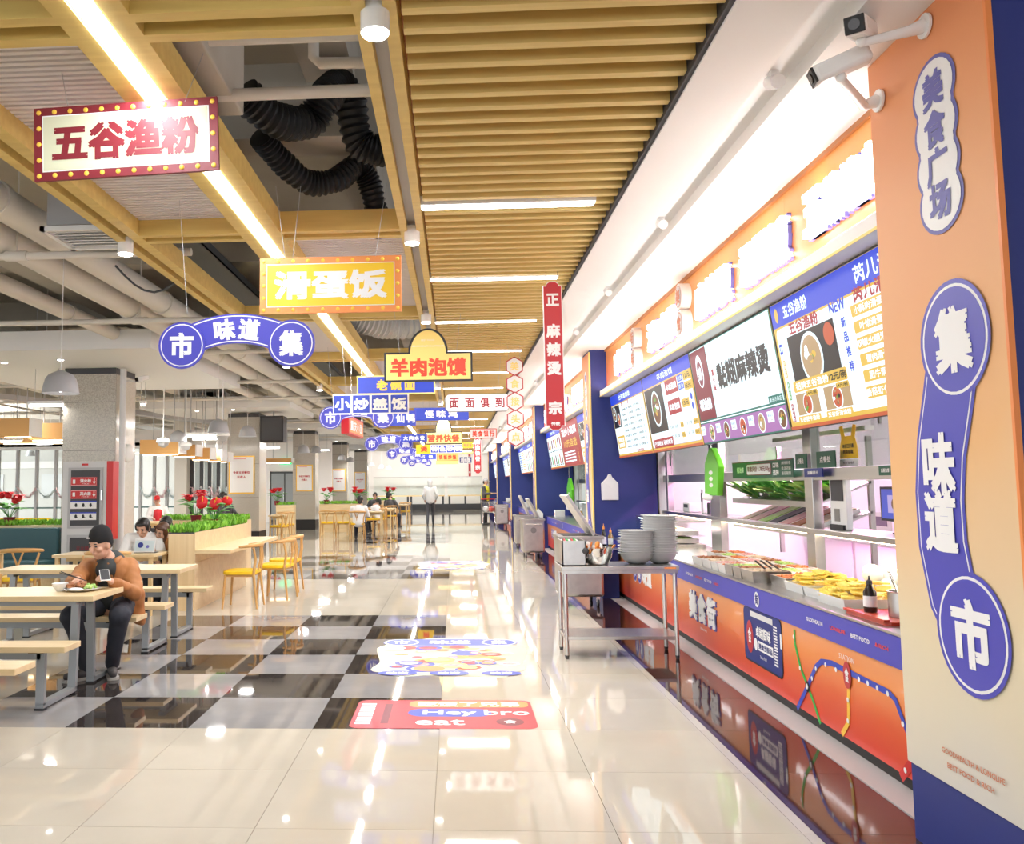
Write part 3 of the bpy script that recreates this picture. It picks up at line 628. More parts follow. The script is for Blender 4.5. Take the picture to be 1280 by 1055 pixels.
FN = ['五谷渔粉', '滑蛋饭', '麻辣烫', '羊肉泡馍', '肉夹馍']
def fascia(i, y0, y1):
    t = thing('stall_sign', ['orange fascia with glowing white shop letters above the nearest menu screens', 'orange fascia with glowing letters above the second stall', 'orange fascia above the third stall', 'orange fascia above the fourth stall', 'orange fascia above the farthest stall'][i], 'sign', (2.3, (y0+y1)/2, 2.83))
    n = 5; L = (y1-y0)/n
    for k in range(n): MB().box(2.29, y0+k*L+.001, 2.83, 2.33, y0+(k+1)*L-.001, ZS-.012).build('panel', 'fascia_print', t)
    MB().box(2.27, y0, ZS-.03, 2.30, y1, ZS).build('top_trim', 'brownish', t)
    MB().box(2.19, y0-.02, 2.745, 2.34, y1, 2.83).build('sill', 'soffit', t, bev=.004)
    MB().box(2.185, y0-.02, 2.742, 2.19, y1, 2.757).build('sill_edge', 'pale_yellow', t)
    MB().box(2.225, y0+.05, 2.831, 2.245, y1-.05, 2.84).build('added_uplight', 'added_uplight_glow', t)  # glowing strip and area light added to brighten fascia and soffit
    area((2.235, (y0+y1)/2, 2.846), .04, y1-y0-.1, 22, rot=(PI, -.25, 0), col=(1, .97, .93))
    P = Pr(t, (2.288, y0, 3.12), RY, ZP)
    def grp(s, ya, yb, zc=3.08, h=.29):
        n = len(s); w_ = (ya-yb)/n
        for k, ch in enumerate(s):
            yc = ya-(k+.5)*w_
            P.text(ch, y0-yc, zc-3.12, w_*.98, h, 'letter_glow', 22, .045, .03, name='letter_face')
            P.text(ch, y0-yc, zc-3.12, w_*1.06, h*1.1, 'violet', 8, .07, .012, name='letter_back')
        P.text('GOODHEALTH & LONGLIFE   BEST FOOD', y0-(ya+yb)/2, zc-3.12-.215, (ya-yb)*.62, .018, 'print_white', 1, .02)
    if i == 0:
        grp('五谷渔粉', -.36, -1.4, 3.1, .26); grp('滑蛋饭', .81, -.06, 3.08); grp('麻辣烫', 2.0, 1.1, 3.07); grp('泡馍', 3.9, 2.7, 3.08, .3); grp('肉饭', 5.85, 4.9, 3.08, .3)
        badges = [('美', 2.42, 3.23, .12), ('食', 2.42, 2.98, .12), ('街', 4.52, 3.2, .12), ('味', 4.52, 2.96, .12)]
    else:
        L2 = (y1-y0)
        for k in range(3): grp(FN[(i+k) % 5], y1-L2*(.08+.3*k), y1-L2*(.26+.3*k))
        badges = [('味', y1-L2*.3, 3.2, .12), ('道', y1-L2*.3, 2.96, .12)]
    P.done()
    for ch, yb, zb, r in badges:
        rb = MB().cyl((2.20, yb, zb), (2.29, yb, zb), r, n=28).build('round_badge', 'soffit', t, smooth=True)
        Q = Pr(rb, (2.198, yb, zb), RY, ZP); Q.disc(0, 0, r*.86, 'terracotta', 1, n=24); Q.disc(0, 0, r*.8, 'pale_grey', 1.6, n=24); Q.text(ch, 0, 0, r*1.2, r*1.2, 'terracotta', 3, .03); Q.done()

def screen(ya, yb, lab, fill, fr='scr_gold'):
    """menu screen between y=ya (far) and y=yb (near), leaning out at the top"""
    xt, zt, xb, zb = 2.315, 2.735, 2.435, 1.865
    t = thing('menu_screen', lab, 'screen', (2.4, (ya+yb)/2, zb))
    U = Vector((xt-xb, 0, zt-zb)); H = U.length; U.normalize(); O = Vector(((xt+xb)/2, (ya+yb)/2, (zt+zb)/2)); W = ya-yb
    N = RY.cross(U); g = MB()
    g.prism([(-W/2, -H/2), (W/2, -H/2), (W/2, H/2), (-W/2, H/2)], O, RY, U, .06); hs = g.build('housing', 'dark', t)
    P = Pr(hs, O, RY, U, .0012); P.rect(0, 0, W-.02, H-.015, fr, 1, 'display'); fill(P, W, H); P.done()
def food(P, u, v, r, l=6, k=0):
    rn = random.Random(int(u*100+v*77)+k)
    P.disc(u, v, r, 'scr_white', l, r, 20); P.disc(u, v, r*.86, ['scr_food', 'scr_brown', 'scr_orange'][k % 3], l+1, r*.86, 18)
    for q in range(9):
        a = rn.uniform(0, 6.3); d = rn.uniform(0, r*.6)
        P.disc(u+d*math.cos(a), v+d*math.sin(a), r*rn.uniform(.12, .3), rn.choice(['scr_green', 'scr_red', 'scr_food', 'scr_white', 'scr_gold', 'scr_dark']), l+2+q*.2, r*rn.uniform(.08, .22), 8)
def menuD(P, W, H):
    P.rect(0, H/2-.09, W-.02, .16, 'scr_blue', 2); P.rrect(0, -.065, W-.09, H-.24, .04, 'scr_white', 3)
    P.text('五谷渔粉', -.3*W, H/2-.09, .19*W, .09, 'scr_white', 4, .02); P.text('芮儿滑蛋饭', .27*W, H/2-.09, .33*W, .1, 'scr_white', 4, .02)
    P.disc(-.45*W, H/2-.09, .03, 'scr_gold', 4, .05)
    P.text('五谷渔粉', -.26*W, .225, .22*W, .085, 'scr_red', 5, .03); P.text('NEW', -.02*W, .235, .1*W, .07, 'scr_blue', 5, .03)
    P.rect(-.23*W, .0, .34*W, .36, 'scr_dark', 4); food(P, -.24*W, .0, .165, 6, 0); P.disc(-.1*W, .1, .07, 'scr_orange', 6); 
    P.rrect(-.22*W, -.155, .38*W, .075, .015, 'scr_gold', 10); P.text('招牌五谷渔粉', -.27*W, -.155, .24*W, .05, 'scr_white', 11, .02); P.text('12元/碗', -.09*W, -.155, .11*W, .05, 'scr_ink', 11, .03)
    for k, ch in enumerate('新品推荐'): P.text(ch, .0, .13-k*.085, .055, .06, 'scr_blue', 5, .03)
    P.rrect(-.46*W, .12, .05, .07, .01, 'scr_blue', 5); P.text('口味', -.46*W, .12, .04, .04, 'scr_white', 6, .02)
    for z, m, s in ((-.02, 'scr_gold', '招牌原味'), (-.17, 'scr_green', '番茄酸汤'), (-.32, 'scr_red', '麻辣鲜香')): P.rrect(-.455*W, z, .04, .125, .012, m, 5); P.vtext(s, -.455*W, z, .028, .115, 'scr_white', 6)
    for u, s in ((-.33*W, '五谷肥牛渔粉'), (-.12*W, '五谷虾滑渔粉')):
        P.rect(u, -.275, .17*W, .14, 'scr_food', 5); food(P, u, -.28, .072, 6, 2); P.rect(u+.05*W, -.215, .08*W, .035, 'scr_gold', 11); P.text('14元/碗', u+.05*W, -.215, .07*W, .025, 'scr_ink', 12, .02)
        P.rrect(u, -.375, .17*W, .045, .01, 'scr_gold', 11); P.text(s, u, -.375, .15*W, .032, 'scr_white', 12, .02)
    P.text('加料：加粉2元 加面2元 加饭1元', -.2*W, -.425, .3*W, .018, 'scr_ink', 5, .02)
    P.text('芮儿滑蛋饭', .23*W, .245, .3*W, .085, 'scr_red', 5, .03)
    for k, (s, p) in enumerate((('小酥肉滑蛋饭', '13元/份'), ('叶焰滑蛋饭', '13元/份'), ('双椒火腿滑蛋饭', '14元/份'), ('蟹肉滑蛋饭', '12元/份'), ('肥牛滑蛋饭', '15元/份'), ('香菇虾仁滑蛋饭', '15元/份'))):
        z = .165-k*.092; P.rrect(.2*W, z, .29*W, .066, .012, 'scr_gold', 5); P.text(s, .165*W, z, (.04*len(s)-.03)*W*.9, .046, 'scr_white', 6, .02)
        P.rrect(.36*W, z+.008, .11*W, .05, .012, 'scr_blue', 6); P.text(p, .36*W, z+.008, .095*W, .034, 'scr_white', 7, .03)
    P.rrect(.17*W, -.4, .075, .065, .015, 'scr_blue', 5); P.text('口味', .17*W, -.4, .06, .045, 'scr_white', 6, .02); P.rrect(.33*W, -.395, .17*W, .07, .015, 'scr_gold', 5); P.text('招牌原味', .33*W, -.395, .15*W, .05, 'scr_white', 6, .02)
    P.rect(0, -H/2+.018, W-.02, .022, 'scr_orange', 6)
def menuC(P, W, H):
    P.rect(0, 0, W-.02, H-.015, 'scr_teal', 2); P.rect(.12*W, .1, .74*W, H*.72, 'scr_white', 4); P.rect(-.37*W, .1, .23*W, H*.72, 'scr_maroon', 4)
    P.rect(0, H/2-.02, W-.03, .01, 'scr_white', 3); P.rect(0, -.235, W-.03, .01, 'scr_white', 5)
    P.text('黏糊麻辣烫', .14*W, .11, .58*W, .22, 'scr_ink', 6, .035); P.vtext('重庆味', -.2*W, .1, .06, .2, 'scr_red', 6, .03)
    P.disc(-.37*W, .22, .1, 'scr_white', 6, .15); P.disc(-.37*W, .2, .075, 'scr_maroon', 7, .115); P.text('辣', -.37*W, .2, .1, .13, 'scr_white', 8, .03)
    P.text('福油娣', -.37*W, -.08, .17*W, .11, 'scr_white', 6, .035)
    P.rect(.42*W, -.195, .13*W, .06, 'scr_teal', 6); P.text('重庆冷串店', .42*W, -.195, .11*W, .035, 'scr_white', 7)
    P.rect(0, -.335, W-.03, .17, 'scr_pink', 5)
    for k in range(5):
        u = (-.42+.2*k)*W; food(P, u+.07*W, -.34, .075, 6, k); P.rect(u-.0*W+.165*W if k < 4 else -.47*W, -.31, .06*W, .08, 'scr_white', 6); P.text('麻辣烫', u+.165*W if k < 4 else -.47*W, -.3, .05*W, .025, 'scr_blue', 7); P.text('大份', u+.165*W if k < 4 else -.47*W, -.335, .04*W, .022, 'scr_maroon', 7)
def menuB(P, W, H):
    P.rect(0, H/2-.075, W-.02, .13, 'scr_blue', 2); P.text('羊肉泡馍', .05, H/2-.075, .32*W, .07, 'scr_white', 4, .02); P.rrect(0, -.05, W-.08, H-.21, .03, 'scr_lavender', 3); P.rrect(0, -.05, W-.1, H-.22, .03, 'scr_white', 3.5)
    P.rect(-.27*W, .03, .4*W, .5, 'scr_dark', 4); food(P, -.25*W, .04, .2, 6, 1)
    for z, s in ((.21, '羊肉泡馍'), (-.0, '羊杂泡馍')): P.rect(.12*W, z, .24*W, .15, 'scr_red', 5); P.text(s, .12*W, z, .2*W, .07, 'scr_white', 6, .03)
    for z, s in ((.25, '优质'), (.17, '普通')): P.rect(.3*W, z, .1*W, .065, 'scr_blue', 5); P.text(s, .3*W, z, .08*W, .045, 'scr_white', 6)
    for u, z, s in ((.42*W, .25, '12元'), (.42*W, .15, '15元'), (.33*W, -.0, '13元')): P.rect(u, z, .13*W, .085, 'scr_gold', 5); P.text(s, u, z, .1*W, .05, 'scr_ink', 6, .02)
    P.disc(.44*W, .04, .035, 'scr_blue', 5); P.disc(.44*W, -.05, .035, 'scr_blue', 5)
    for z, a, b in ((-.2, '饼 丝', '羊大骨'), (-.3, '白吉馍', '羊汤')):
        P.text(a, .05*W, z, .16*W, .04, 'scr_ink', 5); P.rect(.2*W, z, .06*W, .055, 'scr_gold', 5); P.text('5元', .2*W, z, .05*W, .03, 'scr_ink', 6); P.text(b, .33*W, z, .1*W, .04, 'scr_ink', 5); P.rect(.44*W, z, .08*W, .055, 'scr_gold', 5); P.text('18元', .44*W, z, .06*W, .03, 'scr_ink', 6)
    P.rrect(-.22*W, -.34, .42*W, .1, .02, 'scr_red', 6); P.text('巴蜀粉丝 秘制肉汤', -.22*W, -.34, .38*W, .055, 'scr_white', 7, .02); P.rect(0, -H/2+.02, W-.02, .025, 'scr_orange', 6)
def menuA(P, W, H):
    P.rect(0, H/2-.075, W-.02, .13, 'scr_blue', 2); P.text('台湾卤肉饭', -.05, H/2-.075, .35*W, .07, 'scr_white', 4, .02); P.rrect(0, -.05, W-.08, H-.21, .03, 'scr_white', 3)
    P.rect(-.35*W, .13, .25*W, .3, 'scr_dark', 4); food(P, -.4*W, .17, .1, 6, 1); food(P, -.28*W, .08, .09, 9, 2)
    P.rect(-.33*W, -.22, .24*W, .17, 'scr_gold', 5); P.text('套餐立减', -.33*W, -.19, .18*W, .06, 'scr_white', 6, .03); P.text('加饭免费', -.33*W, -.26, .18*W, .06, 'scr_white', 6, .03)
    for k in range(3): P.text('饭面粉'[k], (-.14+.2*k)*W, .27, .07, .06, 'scr_red', 5, .03)
    for j in range(8):
        for k in range(3): P.text(['卤肉饭', '鸡排饭', '牛肉面'][(j+k) % 3], (-.1+.2*k)*W, .19-j*.07, .12*W, .03, 'scr_ink', 5, .02); P.text(str(9+(j*3+k) % 8), (-.0+.2*k)*W, .19-j*.07, .03*W, .03, 'scr_blue', 5, .02)
    P.text('营养搭配', .2*W, -.37, .2*W, .04, 'scr_red', 5, .02); P.rect(0, -H/2+.02, W-.02, .025, 'scr_orange', 6)
def menuE(P, W, H):
    P.rect(0, H/2-.075, W-.02, .13, 'scr_blue', 2); P.text('砂锅 快餐', 0, H/2-.075, .35*W, .07, 'scr_white', 4, .02); P.rrect(0, -.05, W-.06, H-.2, .03, 'scr_white', 3)
    for j in range(2):
        for k in range(7): P.rrect((-.42+.14*k)*W, .12-j*.36, .07*W, .2, .02, ['scr_red', 'scr_brown', 'scr_gold', 'scr_green', 'scr_maroon', 'scr_orange'][(k*2+j) % 6], 5); P.rect((-.42+.14*k)*W, -.04-j*.32, .09*W, .02, 'scr_ink', 5)
    P.rect(0, -H/2+.02, W-.02, .025, 'scr_orange', 6)
def menuF(P, W, H):
    P.rect(0, 0, W-.02, H-.02, 'scr_red', 2); P.text('现炒小碗菜', 0, .25, .8*W, .16, 'scr_white', 4, .03); P.text('10元自选', 0, .02, .7*W, .16, 'scr_gold', 4, .03)
    for k in range(4): P.rect(-.1*W, -.15-k*.06, .6*W, .03, 'scr_white', 4); P.disc(.35*W, -.14-k*.07, .03, 'scr_gold', 4)
def menuG(P, W, H):
    P.rect(0, H/2-.075, W-.02, .13, 'scr_blue', 2); P.text('盖浇饭 面食', 0, H/2-.075, .4*W, .07, 'scr_white', 4, .02); P.rect(0, -.05, W-.06, H-.2, 'scr_white', 3)
    for j in range(8): P.rect(-.3*W, .24-j*.075, .25*W, .035, 'scr_blue', 5); P.rect(.1*W, .24-j*.075, .4*W, .03, 'scr_gold', 5)
    P.rect(0, -H/2+.02, W-.02, .03, 'scr_red', 6)

def counter(i, y0, y1):
    t = thing('serving_counter', ['nearest serving counter with orange printed front and steel top', 'second serving counter, behind the steel bins', 'serving counter of the third stall', 'serving counter of the fourth stall', 'serving counter of the farthest stall'][i], 'counter', (2.6, (y0+y1)/2, 0))
    MB().box(2.34, y0, .0, 3.1, y1, .07).build('plinth', 'black', t)
    n = 3; L = (y1-y0)/n
    for k in range(n): MB().box(2.315, y0+k*L+.0015, .07, 2.36, y0+(k+1)*L-.0015, .60).build('front_panel', 'counter_print', t)
    MB().box(2.36, y0, .07, 3.1, y1, .6).build('body', 'grey_metal', t)
    MB().box(2.300, y0, .59, 2.345, y1, .752).build('blue_band', 'blue_violet', t)
    MB().box(2.29, y0, .752, 3.12, y1, .768).build('steel_top', 'steel', t, bev=.003)
    P = Pr(t, (2.2985, 0, .67), RY, ZP)
    for yc in ((2.5, -.35) if i == 0 else (y1-1.5, y0+3)):
        P.text('GOODHEALTH', -yc-.28, 0, .24, .024, 'print_white', 1, .03); P.text('LONGLIFE', -yc+.04, 0, .2, .022, 'letter_red', 1, .03); P.text('BEST FOOD', -yc+.32, 0, .22, .024, 'print_white', 1, .03); P.text('& RICH', -yc+.56, 0, .14, .022, 'letter_red', 1, .03)
    yc = .95 if i == 0 else y1-3; P.disc(-yc, 0, .05, 'print_white', 1, .055); P.text('街', -yc, 0, .06, .07, 'navy', 2, .03); P.done()
    P = Pr(t, (2.3135, 0, 0), RY, ZP)
    if i == 0:
        def q(px, py): a = at(px, py, x=2.3135); return (-a.y, a.z)
        for k, ch in enumerate('美食街'):
            a = (-2.72+k*.29, .40); P.text(ch, a[0]+.012, a[1]-.008, .26, .27, 'violet', 1, .04, .004, 'raised_letter'); P.text(ch, a[0], a[1], .25, .26, 'print_white', 6, .035, .004, 'raised_letter')
        P.text('SPECIAL & TASTE', -2.42, .215, .2, .02, 'print_white', 1, .02)
        u0, u1 = -1.31, -.52; uc = (u0+u1)/2
        P.rrect(uc, .385, .78, .4, .05, 'ink', 1); P.rrect(uc, .39, .76, .385, .045, 'navy', 2); P.rect(uc, .545, .46, .04, 'pale_grey', 3)
        P.disc(u0+.14, .37, .075, 'cherry', 3, .12); P.text('食', u0+.14, .38, .07, .11, 'print_white', 4, .03); P.text('卓越街味', uc+.03, .43, .3, .085, 'print_white', 3, .03); P.rect(uc+.07, .335, .3, .07, 'print_white', 3); P.text('美食当街品', uc+.07, .335, .27, .045, 'navy', 4, .02); P.disc(uc-.13, .335, .035, 'print_white', 3, .045)
        P.text('Street food', uc+.02, .26, .13, .025, 'print_white', 3); 
        for k in range(14): P.rect(u1-.12, .26+k*.02, .07, .01 if k % 3 else .014, 'print_white', 3, 'barcode')
        P.rect(u1-.02, .44, .03, .1, 'print_white', 3)
        P.path([q(993, 787), q(994, 805), q(1001, 835), q(1010, 858), q(1018, 880), q(1026, 905)], .028, 'green', 1)
        P.path([q(997, 886), q(1010, 858), q(1020, 834), q(1027, 827), q(1040, 829), q(1112, 866), q(1120, 875), q(1143, 938)], .034, 'blue', 2)
        P.path([q(1061, 850), q(1061, 903), q(1053, 918)], .034, 'gold', 1.5); P.path([q(1143, 950), q(1127, 972)], .05, 'red', 2)
        for p in ((993, 796), (1001, 835), (1016, 848), (1021, 836), (1033, 831), (1046, 837), (1075, 849), (1086, 854), (1098, 860), (1111, 867), (1130, 905), (1061, 875), (1061, 901), (1133, 963)):
            a = q(*p); P.disc(a[0], a[1], .014, 'print_white', 4)
        a = q(1010, 858); P.disc(a[0], a[1], .034, 'ink', 3); P.disc(a[0], a[1], .018, 'print_white', 5)
        a = q(1060, 844); P.disc(a[0], a[1], .05, 'cherry', 4, .075); P.text('食', a[0], a[1], .05, .08, 'print_white', 5, .03); a = q(1059, 823); P.text('STATION', a[0], a[1], .19, .03, 'print_white', 3, .012)
        for k, ch in enumerate('市集'): P.disc(-5.35+k*.26, .45, .12, 'print_white', 1, .13); P.disc(-5.35+k*.26, .45, .11, 'blue_violet', 2, .12); P.text(ch, -5.35+k*.26, .45, .13, .15, 'print_white', 3, .03)
        P.text('味道', -4.7, .45, .5, .24, 'print_white', 1, .04)
    else:
        for k, ch in enumerate('市集'): P.disc(-y1+.9+k*.26, .4, .12, 'print_white', 1); P.disc(-y1+.9+k*.26, .4, .11, 'blue_violet', 2); P.text(ch, -y1+.9+k*.26, .4, .13, .15, 'print_white', 3, .03)
        P.text('味道', -y1+1.55, .4, .5, .24, 'print_white', 1, .04)
    P.done(); return t
def frame(i, y0, y1, posts):
    t = thing('serving_window_frame', ['nearest steel serving window frame with glass and rails over the food trays', 'second steel serving window frame', 'third steel serving window frame', 'fourth steel serving window frame', 'farthest steel serving window frame'][i], 'window frame', (3.1, (y0+y1)/2, .77))
    for y, wd in posts: MB().box(3.02, y-wd/2, .768, 3.10, y+wd/2, 2.75).build('post', 'steel', t, bev=.003)
    MB().box(3.03, y0, 1.53, 3.11, y1, 1.625).build('rail', 'steel', t, bev=.003); [MB().box(3.0, ya, 1.10, xx, yb, 1.14).build('shelf', 'steel', t, bev=.003) for ya, yb, xx in (((y0, 1.85, 3.4), (1.85, 4.12, 3.11), (4.12, y1, 3.4)) if i == 0 else ((y0, y1, 3.4),))]
    ys = [y0]+sorted(p[0] for p in posts)+[y1]
    for a, b in zip(ys, ys[1:]):
        if b-a > .3: MB().box(3.075, a+.05, 1.63, 3.083, b-.05, 2.74).build('glass_pane', 'glass_tint', t)
    MB().box(3.06, y0+.1, 1.085, 3.1, y1-.1, 1.099).build('strip_light', 'warm_light' if i == 0 else 'case_light', t)
    return t
for i in range(5):
    y0, y1 = PY[i]+(.88 if i == 0 else PT)+.003, PY[i+1]-.003
    fascia(i, y0, y1); counter(i, y0, y1)
    if i == 0:
        frame(i, y0, y1, [(1.75, .16), (4.35, .36), (6.55, .1), (-.6, .1)])
        c = lambda a, b: (at(*a, x=2.33).y+at(*b, x=2.43).y)/2
        e = [c((761, 496), (777, 572)), c((803.8, 474.6), (815.7, 563)), c((861, 440.5), (881.6, 553)), c((960.5, 380.8), (992.8, 534)), y0+.02]
        e[0] = min(e[0], y1-.05)
        for k, (f, lab) in enumerate(((menuA, 'menu screen at the far end of the nearest stall, price columns on white'), (menuB, 'menu screen showing a big blue-rimmed bowl of lamb soup'), (menuC, 'white menu screen with huge black lettering and a maroon side'), (menuD, 'nearest menu screen with blue header, noodle bowls and yellow price rows'))):
            screen(e[k]-.004, e[k+1]+.004, lab, f, 'scr_gold')
    else:
        frame(i, y0, y1, [(y0+1.5, .16), (y0+3.8, .3), (y1-2, .1), (y1-.3, .1)])
        L = (y1-y0-.1)/3; fs = {1: (menuE, menuF, menuA), 2: (menuG, menuE, menuB), 3: (menuG, menuA, menuE), 4: (menuG, menuE, menuA)}[i]
        nm = ['', 'second', 'third', 'fourth', 'farthest'][i]
        for k in range(3): screen(y1-.06-k*L, y1-.06-(k+1)*L+.02, '%s menu screen of the %s stall, counted from its far end' % (['first', 'middle', 'last'][k], nm), fs[k])
    # back of the stall, a kitchen line
    t = thing('kitchen_unit', ['steel kitchen worktop behind the nearest serving window', 'steel kitchen worktop behind the second serving window', 'kitchen worktop of the third stall', 'kitchen worktop of the fourth stall', 'kitchen worktop of the farthest stall'][i], 'worktop', (5.4, (y0+y1)/2, 0))
    MB().box(4.9, y0+.2, .1, 5.85, y1-.2, .82).build('cabinet', 'steel', t, bev=.004); MB().box(4.85, y0+.2, .82, 5.87, y1-.2, .86).build('top', 'steel', t)
    for k in range(6): MB().box(4.885, y0+.3+k*(y1-y0-.5)/6, .15, 4.9, y0+.2+(k+1)*(y1-y0-.5)/6, .78).build('door', 'pale_grey', t)
    area((4.2, (y0+y1)/2, 3.36), .25, (y1-y0)*.8, 110, col=(.95, .98, 1))
    l = thing('ceiling_panel_light', ['long flat light over the nearest kitchen', 'long flat light over the second kitchen', 'long flat light over the third kitchen', 'long flat light over the fourth kitchen', 'long flat light over the farthest kitchen'][i], 'lamp', (4.2, (y0+y1)/2, 3.38))
    MB().box(4.05, y0+1, 3.385, 4.35, y1-1, ZS-.002).build('frame', 'white', l); MB().box(4.08, y0+1.03, 3.378, 4.32, y1-1.03, 3.384).build('diffuser', 'lamp_white', l)
    d = MB().box(2.97, y1-.02, 0, 5.9, y1+.5, ZS).build('wall_stall', 'wall_tile', kind='structure')
area((3.25, 3.0, 1.95), .06, 2.1, 22, rot=(0, .35, 0))  # extra light without a lamp body, added to brighten the greens
area((3.7, 3.2, 1.95), .1, 2.2, 120, col=(1, .3, .78)); area((4.4, 2.6, 1.9), .3, 5, 90, rot=(0, -1.2, 0), col=(1, .42, .85)); area((3.02, .2, 1.08), .08, 2.6, 16, col=(1, .78, .5)); area((2.8, 5.6, 1.04), .2, 1.8, 8, col=(.8, .95, 1))
t = thing('display_lamp', 'pink grow lamp tube above the vegetable shelves', 'lamp', (3.7, 3.2, 2.0)); MB().box(3.66, 2.1, 1.96, 3.74, 4.3, 2.0).build('housing', 'white', t)
MB().box(3.69, 1.9, 2.0, 3.71, 1.93, 3.4).build('hanger', 'steel', t)
cctv('security_camera', (2.045, -2.12, 3.35), (1.80, -2.1, 3.36), (-.55, -.75, -.25), 'upper security camera with a black face on the orange pillar', 1.0)
cctv('security_camera', (2.045, -1.72, 3.22), (1.78, -1.95, 3.28), (-.9, .15, -.35), 'lower white tubular security camera on the orange pillar', 1.0)
# ================================================================== HANGING SIGNS
def hung(name, lab, x, y, z, w, h, wires=True, grp=None):
    t = thing(name, lab, 'sign', (x, y, z-h/2), grp)
    if wires:
        for s in (-.32, .32): MB().cyl((x+s*w, y, z+h/2-.005), (x+s*w*1.25, y+.05, ZC+.2), .0018, n=5).build('wire', 'grey', t)
    return t
def box_px(l, tp, r, b, d):
    y = d-5.596; A = at(l, tp, y=y); B = at(r, b, y=y); return (A.x+B.x)/2, y, (A.z+B.z)/2, abs(B.x-A.x), abs(A.z-B.z)
def bulb_sign(px, d, txt, face, border, ink, lab, nx, ny, tilt=0):
    x, y, z, w, h = box_px(*px, d); t = hung('hanging_sign', lab, x, y, z, w, h)
    R = Vector((math.cos(tilt), 0, math.sin(tilt))); U = Vector((-math.sin(tilt), 0, math.cos(tilt)))
    bd = MB().prism([(-w/2, -h/2), (w/2, -h/2), (w/2, h/2), (-w/2, h/2)], (x, y, z), R, U, .02).build('board', border, t)
    b = h*.13; P = Pr(bd, (x, y, z), R, U); P.rect(0, 0, w-2*b+.012, h-2*b+.012, 'print_white', 1); P.rect(0, 0, w-2*b, h-2*b, face, 2)
    P.text(txt, 0, 0, w*.8, h*.52, ink, 3, .035); P.done()
    for k in range(nx):
        for s in (-1, 1): c = Vector((x, y, z))+R*(-w/2+b/2+(w-b)*k/(nx-1))+U*(s*(h/2-b/2)); MB().ell(c, (b*.26, .006, b*.26), 12, 6).build('bulb', 'gold', bd)
    for k in range(1, ny-1):
        for s in (-1, 1): c = Vector((x, y, z))+R*(s*(w/2-b/2))+U*(-h/2+b/2+(h-b)*k/(ny-1)); MB().ell(c, (b*.26, .006, b*.26), 12, 6).build('bulb', 'gold', bd)
bulb_sign((44, 132, 272, 216), 4.0, '五谷渔粉', 'cream', 'dark_red', 'dark_red', 'large cream hanging sign with a maroon bulb border', 12, 5, .035)
bulb_sign((325, 323, 502, 389), 5.9, '滑蛋饭', 'sign_yellow', 'sign_orange', 'print_white', 'yellow hanging sign with an orange bulb border and white letters', 10, 5, .0)
def arch_sign(cx, cy, wpx, lab):
    d = 1.1*FPX/wpx; y = d-5.596; c = at(cx, cy, y=y); t = hung('arch_sign', lab, c.x, y, c.z, 1.1, .36)
    def arc(r0, r1, a0, a1, n=20):
        o = [(r1*math.sin(a0+(a1-a0)*i/n), r1*math.cos(a0+(a1-a0)*i/n)) for i in range(n+1)]
        return o+[(r0*math.sin(a1-(a1-a0)*i/n), r0*math.cos(a1-(a1-a0)*i/n)) for i in range(n+1)]
    R0 = .729; sh = -R0+.055; O = (c.x, y, c.z)
    def sheet(poly, m, name, dy=0, dep=.012):
        MB().prism([(u, v+sh) for u, v in poly], (c.x, y+dy, c.z), XP, ZP, dep).build(name, m, t)
    sheet(arc(R0-.10, R0+.108, -.556, .556), 'blue_violet', 'arch_band', 0)
    P = Pr(t, O, XP, ZP, .001)
    for r in (R0-.085, R0+.092): P.path([(r*math.sin(a), r*math.cos(a)+sh) for a in [-.54+1.08*i/24 for i in range(25)]], .008, 'print_white', 1)
    for i, ch in enumerate('味道'):
        a = (-.12, .12)[i]; P.text(ch, R0*math.sin(a), R0*math.cos(a)+sh, .15, .15, 'print_white', 2, .035, rot=-a)
    for s, ch in ((-1, '市'), (1, '集')):
        u, v = s*.385, -.055
        MB().prism([(u+.165*math.cos(2*PI*i/32), v+.165*math.sin(2*PI*i/32)) for i in range(32)], (c.x, y-.013, c.z), XP, ZP, .012).build('round_plate', 'blue_violet', t)
        Q = Pr(t, (c.x, y-.013, c.z), XP, ZP, .001); Q.disc(u, v, .15, 'print_white', 1, n=30); Q.disc(u, v, .142, 'blue_violet', 2, n=30); Q.text(ch, u, v, .17, .18, 'print_white', 3, .035); Q.done()
    P.done()
for a in ((296, 425, 202, 'large blue arch sign with white writing over the benches, nearest of its row'), (446, 519, 95, 'second blue arch sign, partly behind the small dish-name sign'), (486, 553, 61, 'third blue arch sign below the red light box'), (506, 566, 46, 'fourth blue arch sign'), (518, 574, 36, 'fifth blue arch sign'), (525, 578, 29, 'farthest blue arch sign')): arch_sign(a[0], a[1]-a[2]*.02, a[2], a[3])
